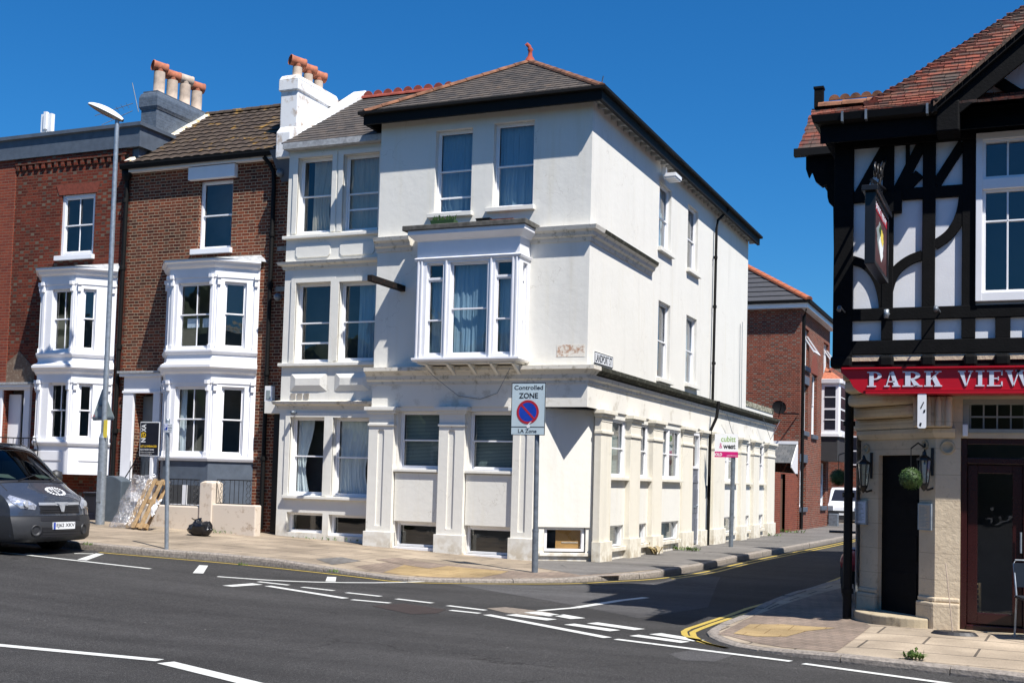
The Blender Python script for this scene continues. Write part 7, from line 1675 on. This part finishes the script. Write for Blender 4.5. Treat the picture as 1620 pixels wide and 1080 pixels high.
# front gable
AXg, AZg, slg = .52, 7.32, .83; XG0 = -1.02; yv = 14.33
t = MB()
def gline(x, off=0.): return AZg - abs(x - AXg) * slg + off
for sg in (-1, 1):
    x0 = AXg + sg * 1.56; P_ = [(x0, gline(x0, -.02)), (AXg, gline(AXg, -.02)), (AXg, gline(AXg, -.10)), (x0, gline(x0, -.10))]
    t.add([(x, yv, z) for x, z in P_] + [(x, 17.2, z) for x, z in P_], [(0, 1, 2, 3), (4, 5, 6, 7), (0, 1, 5, 4), (3, 2, 6, 7), (0, 3, 7, 4)])
t.build('gable_roof', M['blacktimber'], pub)
t = MB()
n_ = 17
for k in range(n_):
    xa, xb = XG0 + (AXg - XG0) * k / n_, XG0 + (AXg - XG0) * (k + .94) / n_
    t.add([(xa, yv - .03, gline(xa, .02)), (xb, yv - .03, gline(xb, .012)), (xb, yv - .03, gline(xb, -.035)), (xa, yv - .03, gline(xa, -.04)), (xa, yv + .12, gline(xa, .03)), (xb, yv + .12, gline(xb, .022))], [(0, 1, 2, 3), (0, 1, 5, 4)])
t.build('verge_tiles', mossy('weathered_verge', (.14, .09, .065), (.05, .045, .04), .5, 12), proof)
t = MB()
for sg in (-1, 1):
    x0 = AXg + sg * 1.50; P_ = [(x0, gline(x0, -.05)), (AXg, gline(AXg, -.05)), (AXg, gline(AXg, -.42)), (x0, gline(x0, -.34))]
    t.prism(Face((0, yv + .06), (1, 0)), P_, -.04, .0)
t.build('bargeboard', M['blacktimber'], pub, bevel=.006)
t = MB(); t.prism(FU, [(AXg - 1.45, 5.95), (AXg + 1.45, 5.95), (AXg, gline(AXg, -.1))], -.05, .0); t.build('gable_wall', M['plaster'], pub)
# black gable framing leaving light panels
def tg(p, q, w_, d): strip(p, q, w_, d)
timber([(AXg - 1.5, 5.95), (AXg + 1.5, 5.95), (AXg + 1.5, 6.08), (AXg - 1.5, 6.08)], .08)
tg((-.95, 6.05), (.50, 7.28), .30, .05); tg((1.99, 6.05), (.54, 7.28), .30, .05); tg((-.45, 6.45), (.12, 6.0), .12, .052); tg((1.5, 6.45), (.9, 6.0), .12, .052); tb(.44, .60, 6.05, 7.1, .051)
t = MB(); q = FU.r(1483, 170, 1512, 205, .3)
t.box(FU, -1.0, -.74, 5.72, 6.08, 0, .42); t.lathe(FU.P(-.99, 6.07, .44), [(.0, -.05), (.06, -.04), (.07, .02), (.04, .03)], 12); t.build('eaves_bracket', M['blacktimber'], pub, bevel=.02)
# ---- side projecting gable over the side street
sp = MB(); sx0, sx1 = -2.84, -1.6; y0, y1, y2 = 16.0, 17.0, 18.0; ze, zr = 6.10, 6.95
def tiles_slope(mb, xa, xb, ya, za, yb, zb_, seed):
    r_ = random.Random(seed); n_ = 11
    for i in range(n_):
        f, g_ = i / n_, (i + 1.2) / n_; x = xa + r_.uniform(-.02, .02)
        while x < xb:
            l = r_.uniform(-.003, .004); p = lambda ff, xx, up: (xx, ya + (yb - ya) * ff, za + (zb_ - za) * ff + up)
            mb.add([p(f, x, .022 + l), p(f, x + .155, .022 + l), p(min(1, g_), x + .155, .004), p(min(1, g_), x, .004), p(f, x, -.004), p(f, x + .155, -.004)], [(0, 1, 2, 3), (0, 4, 5, 1)]); x += .16
tiles_slope(sp, sx0, sx1, y0, ze, y1, zr, 3); tiles_slope(sp, sx0, sx1, y2, ze, y1, zr, 4)
sp.build('side_gable_roof', M['claytile'], proof, recalc=False)
t = MB(); ridge(t, (sx0 + .1, y1, zr + .02), (-1.75, y1, zr + .02), .08, .3); F_ = Face((0, y1), (1, 0)); x = sx0 + .24
while x < -1.8:
    t.prism(F_, [(x + .07 - .075 * math.cos(math.pi * k / 8), zr + .10 + .075 * math.sin(math.pi * k / 8)) for k in range(9)], -.015, .015); x += .145
t.build('ridge_tiles', M['terraD'], proof)
t = MB(); t.bx(sx0 + .04, sx0 + .16, y1 - .06, y1 + .06, zr, zr + .30); t.bx(sx0 + .03, sx0 + .17, y1 - .07, y1 + .07, zr + .27, zr + .30); t.build('finial', M['blacktimber'], proof)
t = MB(); F_ = Face((0, y0), (1, 0)); t.box(F_, sx0 - .05, -2.3, ze - .10, ze + .0, -.02, .08); t.build('gutter', M['gutter'], pub)
t = MB()
px_ = [(1275, 247), (1275, 268), (1279, 280), (1283, 271), (1286, 276), (1290, 287), (1300, 295), (1308, 291), (1309, 312), (1311, 320), (1318, 327), (1319, 400), (1330, 400), (1330, 247)]
F_ = Face((0, 16.05), (1, 0)); t.prism(F_, [F_.hit(*p) for p in px_], -.10, .0); t.build('bargeboard', M['blacktimber'], pub, label='ornate black carved bracket board over the side street')
t = MB(); t.add([(-2.75, 16.1, 6.08), (-2.75, 17.9, 6.08), (-2.75, 17, 6.85), (-2.17, 16.1, 6.08), (-2.17, 17.9, 6.08), (-2.17, 17, 6.85)], [(0, 1, 2), (3, 4, 5), (0, 1, 4, 3), (0, 2, 5, 3), (1, 2, 5, 4)]); t.bx(-2.72, -2.17, 16.2, 17.8, 5.93, 6.08); t.build('side_gable', M['blacktimber'], pub)
# further gables along the side street
for yc, hp in ((20.4, 8.15), (23.4, 8.2), (26.6, 8.1), (30.4, 8.2)):
    t = MB(); w_ = 1.15; t.add([(-2.3, yc - w_, 6.0), (-2.3, yc + w_, 6.0), (-2.3, yc, hp), (.4, yc - w_, 6.0), (.4, yc + w_, 6.0), (.4, yc, hp)], [(0, 1, 2), (3, 4, 5), (0, 2, 5, 3), (1, 2, 5, 4), (0, 1, 4, 3)]); t.build('side_gable', M['claytile'], pub)
t = MB(); t.tube([(-2.09, 15.62, 3.05), (-2.09, 15.62, -.05)], .055, 12); 
for z in (.3, 1.5, 2.4): t.lathe((-2.09, 15.62, z), [(.075, 0), (.075, .06)], 12)
t.build('drainpipe', M['gutter'], pub)
# ---- things on and by the pub
def hs():
    X = -1.54; F_ = Face((X, 0), (0, 1)); a = F_.hit(1383, 314); b = F_.hit(1403, 345); c = F_.hit(1383, 417); d = F_.hit(1403, 439)
    u0, u1 = a[0], b[0]; z0, z1 = (c[1] + d[1]) / 2, (a[1] + b[1]) / 2
    o = thing('hanging_sign', 'framed double-sided pub sign hanging from an iron bracket on the timbered wall', 'sign', (X, (u0 + u1) / 2, z0))
    t = MB(); e = .045; t.box(F_, u0 - e, u0, z0 - e, z1 + e, -.09, .02); t.box(F_, u1, u1 + e, z0 - e, z1 + e, -.09, .02); t.box(F_, u0, u1, z1, z1 + e, -.09, .02); t.box(F_, u0, u1, z0 - e, z0, -.09, .02); t.box(F_, u0 - .1, u1 + .1, z1 + e, z1 + e + .06, -.12, .05)
    t.build('frame', M['black'], o, bevel=.006)
    t = MB(); t.box(F_, u0, u1, z0, z1, -.07, 0); bd = t.build('board', plain('dark_red_panel', (.07, .02, .022), .5, var=.4, sc=9), o)
    t = MB(); zt = z1 - (z1 - z0) * .17; t.box(F_, u0 + .02, u1 - .02, zt, z1 - .015, 0, .004); t.build('red_band', M['red'], bd)
    t = MB(); text_mesh(t, 'PARK VIEW', F_, u0 + .08, zt + .02, .0045, height=(z1 - zt) * .6, width=(u1 - u0) * .85, bold=.02); t.build('lettering', M['silver'], bd)
    for i, (fu, fz, ru, rz, mt) in enumerate(((.45, .5, .24, .22, 'signback'), (.55, .38, .16, .2, 'curtW'), (.5, .62, .12, .09, 'leaf'), (.6, .55, .1, .12, 'yellowp'))):
        t = MB(); t.prism(F_, [(u0 + (u1 - u0) * (fu + ru * math.cos(R(k * 24 + 10 * i)) * (1 + .2 * math.sin(k * 2.1))), z0 + (z1 - z0) * (fz + rz * math.sin(R(k * 24 + 10 * i)) * (1 + .2 * math.cos(k * 1.7)))) for k in range(15)], 0, .002 + .001 * i); t.build('painted_shape', M[mt], bd)
    t = MB(); t.tube([F_.P(u0 + .1, z1 + .2, -.04), F_.P(UY, z1 + .42, -.04)], .022, 8); t.tube([F_.P(u0 + .1, z1 + .2, -.04), F_.P(u0 + .1, z1 + .05, -.04)], .012, 6); t.tube([F_.P(u1 - .2, z1 + .3, -.04), F_.P(u1 - .2, z1 + .05, -.04)], .012, 6)
    for k in range(3):
        c_ = F_.P(u1 - .25 - .28 * k, z1 + .38 + .05 * (2 - k), -.04); t.tube([c_ + Vector((0, .12 * math.cos(a_) * (1 - a_ / 9), .12 * math.sin(a_) * (1 - a_ / 9))) for a_ in [i * .5 for i in range(13)]], .014, 6)
    t.tube([F_.P(UY - .05, z1 + .8, -.04), F_.P(UY - .4, z1 + .62, -.04), F_.P(UY - .75, z1 + .3, -.04)], .018, 6); t.build('iron_bracket', M['black'], o)
hs()
def lantern(F, u, z, lab):
    o = thing('wall_lantern', lab, 'lantern', F.P(u, z, .12), group='lanterns either side of the corner door'); c = F.P(u, z, .13); t = MB(); rot = 6
    t.lathe(c + Vector((0, 0, .13)), [(.0, .12), (.02, .10), (.03, .06), (.085, .02), (.09, .0), (.07, -.0)], rot, smooth=False); t.lathe(c + Vector((0, 0, -.17)), [(.0, -.07), (.02, -.05), (.05, 0), (.055, .03), (.05, .03)], rot, smooth=False)
    for k in range(rot):
        a_ = 2 * math.pi * k / rot; t.tube([c + Vector((.052 * math.cos(a_), .052 * math.sin(a_), -.14)), c + Vector((.078 * math.cos(a_), .078 * math.sin(a_), .13))], .006, 4)
    t.tube([F.P(u, z - .2, 0), F.P(u, z - .22, .08), F.P(u, z - .18, .12)], .014, 6); t.tube([F.P(u, z - .05, .01), F.P(u, z + .28, .01)], .02, 6); t.build('frame', M['black'], o)
    t = MB(); t.lathe(c, [(.048, -.13), (.074, .13)], rot, smooth=False); t.build('lantern_glass', M['glass'], o)
lantern(FCh, *FCh.hit(1367, 750, .12), 'black wall lantern on the left stone pier of the pub corner door'); lantern(FCh, *FCh.hit(1463, 745, .12), 'black wall lantern on the right pier, just beside the leafy topiary ball')
def frame_board(F, px, lab, mt):
    q = F.r(*px); t = MB(); t.box(F, q[0], q[1], q[2], q[3], 0, .03); t.box(F, q[0] + .02, q[1] - .02, q[2] + .02, q[3] - .02, .03, .032, 1)
    rr = random.Random(3); z = q[3] - .05
    while z > q[2] + .04: t.box(F, q[0] + .035, q[0] + .035 + (q[1] - q[0] - .07) * rr.uniform(.5, 1), z - .004, z + .003, .032, .0335, 2); z -= .016
    o = t.build('menu_board', [M['galv'], M[mt], M['signback']]); return tagit(o, lab, 'menu board')
frame_board(FCh, (1355.5, 791, 1373.5, 829), 'white menu sheet in a frame on the left pier below the lantern', 'paper'); frame_board(FCh, (1455, 796, 1476, 838), 'steel framed menu case on the right pier of the corner door', 'curtT')
def topiary(c, r, F, hook, lab):
    o = thing('topiary_ball', lab, 'topiary ball', c); rr = random.Random(int(r * 1000)); t = MB()
    t.lathe(c, [(r * .80 * math.sin(math.pi * k / 8), -r * .80 * math.cos(math.pi * k / 8)) for k in range(9)], 14)
    for k in range(1500):
        v = Vector((rr.gauss(0, 1), rr.gauss(0, 1), rr.gauss(0, 1))).normalized(); rad = r * (.80 + .2 * rr.random() + .05 * noise.noise(v * 4)); p = c + v * rad; a_ = v.cross(Vector((rr.random(), rr.random(), rr.random()))).normalized(); b_ = v.cross(a_); s_ = r * .085
        a_ = (a_ + v * rr.uniform(-.6, .8)).normalized(); t.add([p, p + a_ * s_ + b_ * s_ * .5, p + a_ * s_ * 2, p + a_ * s_ - b_ * s_ * .5], [(0, 1, 2, 3)])
    t.build('foliage', M['leaf'], o, recalc=False)
    t = MB(); t.tube([c + Vector((0, 0, r * .9)), hook], .005, 4); wl_ = F; t.tube([hook, (hook + wl_) / 2 + Vector((0, 0, .06)), wl_], .009, 6); t.tube([wl_ - Vector((0, 0, .2)), wl_ + Vector((0, 0, .05))], .01, 6); t.build('hanging_bracket', M['black'], o)
u, z = FCh.hit(1441, 757, .32); c = FCh.P(u, z, .32); topiary(c, .135, FCh.P(FCh.hit(1464, 700)[0], c.z + .38, .01), c + Vector((0, 0, .36)), 'round green topiary ball hanging in front of the pub corner door')
c = atX(1326.5, 755, -2.55); topiary(c, .13, Vector((-2.06, c.y + .15, c.z + .4)), c + Vector((0, 0, .33)), 'dark shaded topiary ball hanging over the side street pavement left of the black pipe')
q = FF_.r(1451.5, 622, 1465.5, 677, .03); t = MB(); n = 6; r_ = .02
P_ = []
for cx_, cz_, a0 in ((q[1] - r_, q[3] - r_, 0), (q[0] + r_, q[3] - r_, 90), (q[0] + r_, q[2] + r_, 180), (q[1] - r_, q[2] + r_, 270)): P_ += [(cx_ + r_ * math.cos(R(a0 + k * 18)), cz_ + r_ * math.sin(R(a0 + k * 18))) for k in range(6)]
t.prism(FF_, P_, .02, .03); t.box(FF_, (q[0] + q[1]) / 2 - .03, (q[0] + q[1]) / 2 + .03, q[2] + .05, q[3] - .05, -.3, .02, 1)
wp = t.build('wall_plaque', [M['signwhite'], M['galvD']]); tagit(wp, 'narrow white upright plaque hanging below the red fascia', 'sign')
t = MB(); mu, mz = (q[0] + q[1]) / 2, (q[2] + q[3]) / 2
t.prism(FF_, [(mu - .02, mz + .03), (mu - .01, mz + .02), (mu + .025, mz + .10), (mu + .015, mz + .105)], .030, .032); t.prism(FF_, [(mu + .01, mz - .03), (mu + .035, mz - .02), (mu + .04, mz + .015), (mu + .02, mz + .01)], .030, .032); t.prism(FF_, [(mu - .03, q[2] + .03), (mu - .01, q[2] + .02), (mu + .0, q[2] + .06), (mu - .02, q[2] + .065)], .030, .032); o = t.build('emblem_marks', M['navy'], None); o.parent = wp; o.location = o.location - wp.location
t = MB(); u, z = FU.hit(1403, 497, .05); t.lathe(FU.P(u, z - .05, .09), [(.0, 0), (.03, .0), (.03, .10), (.0, .10)], 12); t.tube([FU.P(u + .03, z, .02), FU.P(u, z, .09)], .02, 6); tagit(t.build('spot_light', M['galv']), 'small silver spotlight at the foot of the curved timber braces', 'spotlight')
for x, lab in ((1336, 'slim black fascia lamp arm near the jettied corner post'), (1487, 'slim black lamp arm above the V of the fascia lettering'),):
    u, z = FU.hit(x, 493, .1); t = MB(); t.tube([FU.P(u, z, .06), FU.P(u - .03, z + .04, .3)], .01, 5); t.lathe(FU.P(u - .03, z + .03, .3), [(.0, 0), (.025, 0), (.025, .06), (0, .06)], 8, axis=(0, -.6, -.8)); tagit(t.build('fascia_lamp', M['galvD']), lab, 'lamp', 'little lamps over the pub fascia')
# banner stand and chair
p = G(1510, 1003, pavP); o = thing('banner_stand', 'oval black floor base with a thin pale pole by the glazed maroon door', 'stand', p); t = MB(); n = 24
t.add([p + Vector((.26 * math.cos(2 * math.pi * k / n), .13 * math.sin(2 * math.pi * k / n), 0)) for k in range(n)] + [p + Vector((.22 * math.cos(2 * math.pi * k / n), .10 * math.sin(2 * math.pi * k / n), .035)) for k in range(n)], [(k, (k + 1) % n, n + (k + 1) % n, n + k) for k in range(n)] + [tuple(range(n, 2 * n))]); t.build('base', M['ink'], o)
t = MB(); t.tube([p + Vector((-.02, 0, .03)), p + Vector((-.10, 0, .80))], .006, 6); t.build('pole', M['pot'], o)
p = G(1605, 1007, pavP); ch = thing('chair', 'steel framed chair with dark blue back, cut off by the right edge', 'chair', p); F_ = Face((p.x, p.y), (1, .25)); z = p.z
def leg(pts): t = MB(); t.tube(pts, .011, 8); t.build('leg', M['galv'], ch)
leg([F_.P(0, z, 0), F_.P(.02, z + .45, 0), F_.P(.0, z + .46, 0)]); leg([F_.P(.45, z, 0), F_.P(.43, z + .46, 0)]); leg([F_.P(-.0, z, .45), F_.P(.02, z + .45, .42)]); leg([F_.P(.45, z, .45), F_.P(.43, z + .45, .42)])
t = MB(); t.tube([F_.P(.02, z + .45, 0), F_.P(.0, z + .82, -.06), F_.P(.02, z + .86, -.065), F_.P(.43, z + .86, -.065), F_.P(.45, z + .82, -.06), F_.P(.43, z + .45, 0)], .011, 8); t.build('back_frame', M['galv'], ch)
t = MB(); t.box(F_, .0, .45, z + .44, z + .47, -.0, .43); t.build('seat', plain('dark_seat', (.01, .013, .02), .6), ch, bevel=.01); t = MB(); t.grid(lambda a, b: F_.P(.0 + .45 * a, z + .56 + .27 * b, -.03 - .03 * b + .02 * math.sin(math.pi * a) * -1), 6, 4); t.grid(lambda a, b: F_.P(.0 + .45 * a, z + .56 + .27 * b, -.015 - .03 * b + .02 * math.sin(math.pi * a) * -1), 6, 4); t.build('backrest', plain('dark_blue_fabric', (.012, .018, .028), .8, spec=.1), ch)
t = MB(); F_ = Face((0, 15.42), (1, 0)); q = F_.r(1538, 921, 1552, 966)
t.box(F_, q[0], q[0] + .025, .1, q[3], -.05, 0); t.box(F_, q[1] - .025, q[1], .1, q[3], -.05, 0); z = .15
while z < q[3]: t.box(F_, q[0] + .025, q[1] - .025, z, z + .02, -.04, -.01); z += .06
tagit(t.build('wooden_rack', M['wood']), 'small light wooden rack standing behind the glazed maroon door', 'rack')
p = atZ(1341, 838, -.18); p = Vector((-3.2, 26.5, pavP(-3.2, 26.5))); p = atX(1350, 834, -2.42); p.y += .0; o = thing('motorcycle', 'dark red and black motorcycle parked in the side street, mostly hidden by the black pipe', 'motorcycle', (p.x, p.y, pavP(p.x, p.y)))
zb0 = pavP(p.x, p.y)
for dy, nm in ((-.65, 'wheel'), (.65, 'wheel')):
    t = MB(); t.lathe((p.x - .05, p.y + dy, zb0 + .3), [(.24, 0), (.30, .02), (.30, .08), (.24, .1), (.24, 0)], 20, axis=(1, 0, 0)); t.build(nm, M['tyre'], o)
t = MB(); t.lathe((p.x, p.y - .2, zb0 + .55), [(.0, -.3), (.13, -.22), (.16, .0), (.13, .22), (0, .3)], 12, axis=(0, 1, .1)); t.build('tank', M['signred'], o)
t = MB(); t.bx(p.x - .12, p.x + .12, p.y - .1, p.y + .6, zb0 + .62, zb0 + .72); t.tube([(p.x, p.y - .65, zb0 + .3), (p.x, p.y - .42, zb0 + .98), (p.x, p.y - .4, zb0 + 1.0)], .03, 8); t.tube([(p.x - .3, p.y - .35, zb0 + .98), (p.x + .3, p.y - .35, zb0 + .98)], .018, 8); t.bx(p.x - .14, p.x + .14, p.y - .3, p.y + .3, zb0 + .22, zb0 + .52); t.build('frame', M['black'], o)

# ---- unseen trees added behind the viewpoint to darken the window reflections
tr_ = MB(); rr = random.Random(9)
for k in range(46):
    an = R(178 + k * 4.6); rad = rr.uniform(44, 60); cx_, cy_ = rad * math.cos(an), rad * math.sin(an); hh = rr.uniform(8, 14); rw = rr.uniform(4, 6.5); sd_ = rr.random() * 50
    def crown(a, b, cx_=cx_, cy_=cy_, hh=hh, rw=rw, sd_=sd_):
        th, ph = 2 * math.pi * a, math.pi * b; v = Vector((math.sin(ph) * math.cos(th), math.sin(ph) * math.sin(th), -math.cos(ph)))
        r_ = 1 + .28 * noise.noise(v * 2.2 + Vector((sd_, 0, 0))) + .16 * noise.noise(v * 6 + Vector((0, sd_, 0)))
        return Vector((cx_ + rw * r_ * v.x, cy_ + rw * r_ * v.y, hh * .55 + hh * .5 * r_ * v.z))
    tr_.grid(crown, 22, 14, smooth=False)
tr_.build('reflection_trees', leafmat('reflection_tree_leaves', (.025, .05, .012), (.06, .10, .025)), kind='stuff', label='unseen belt of trees added to darken the window reflections')
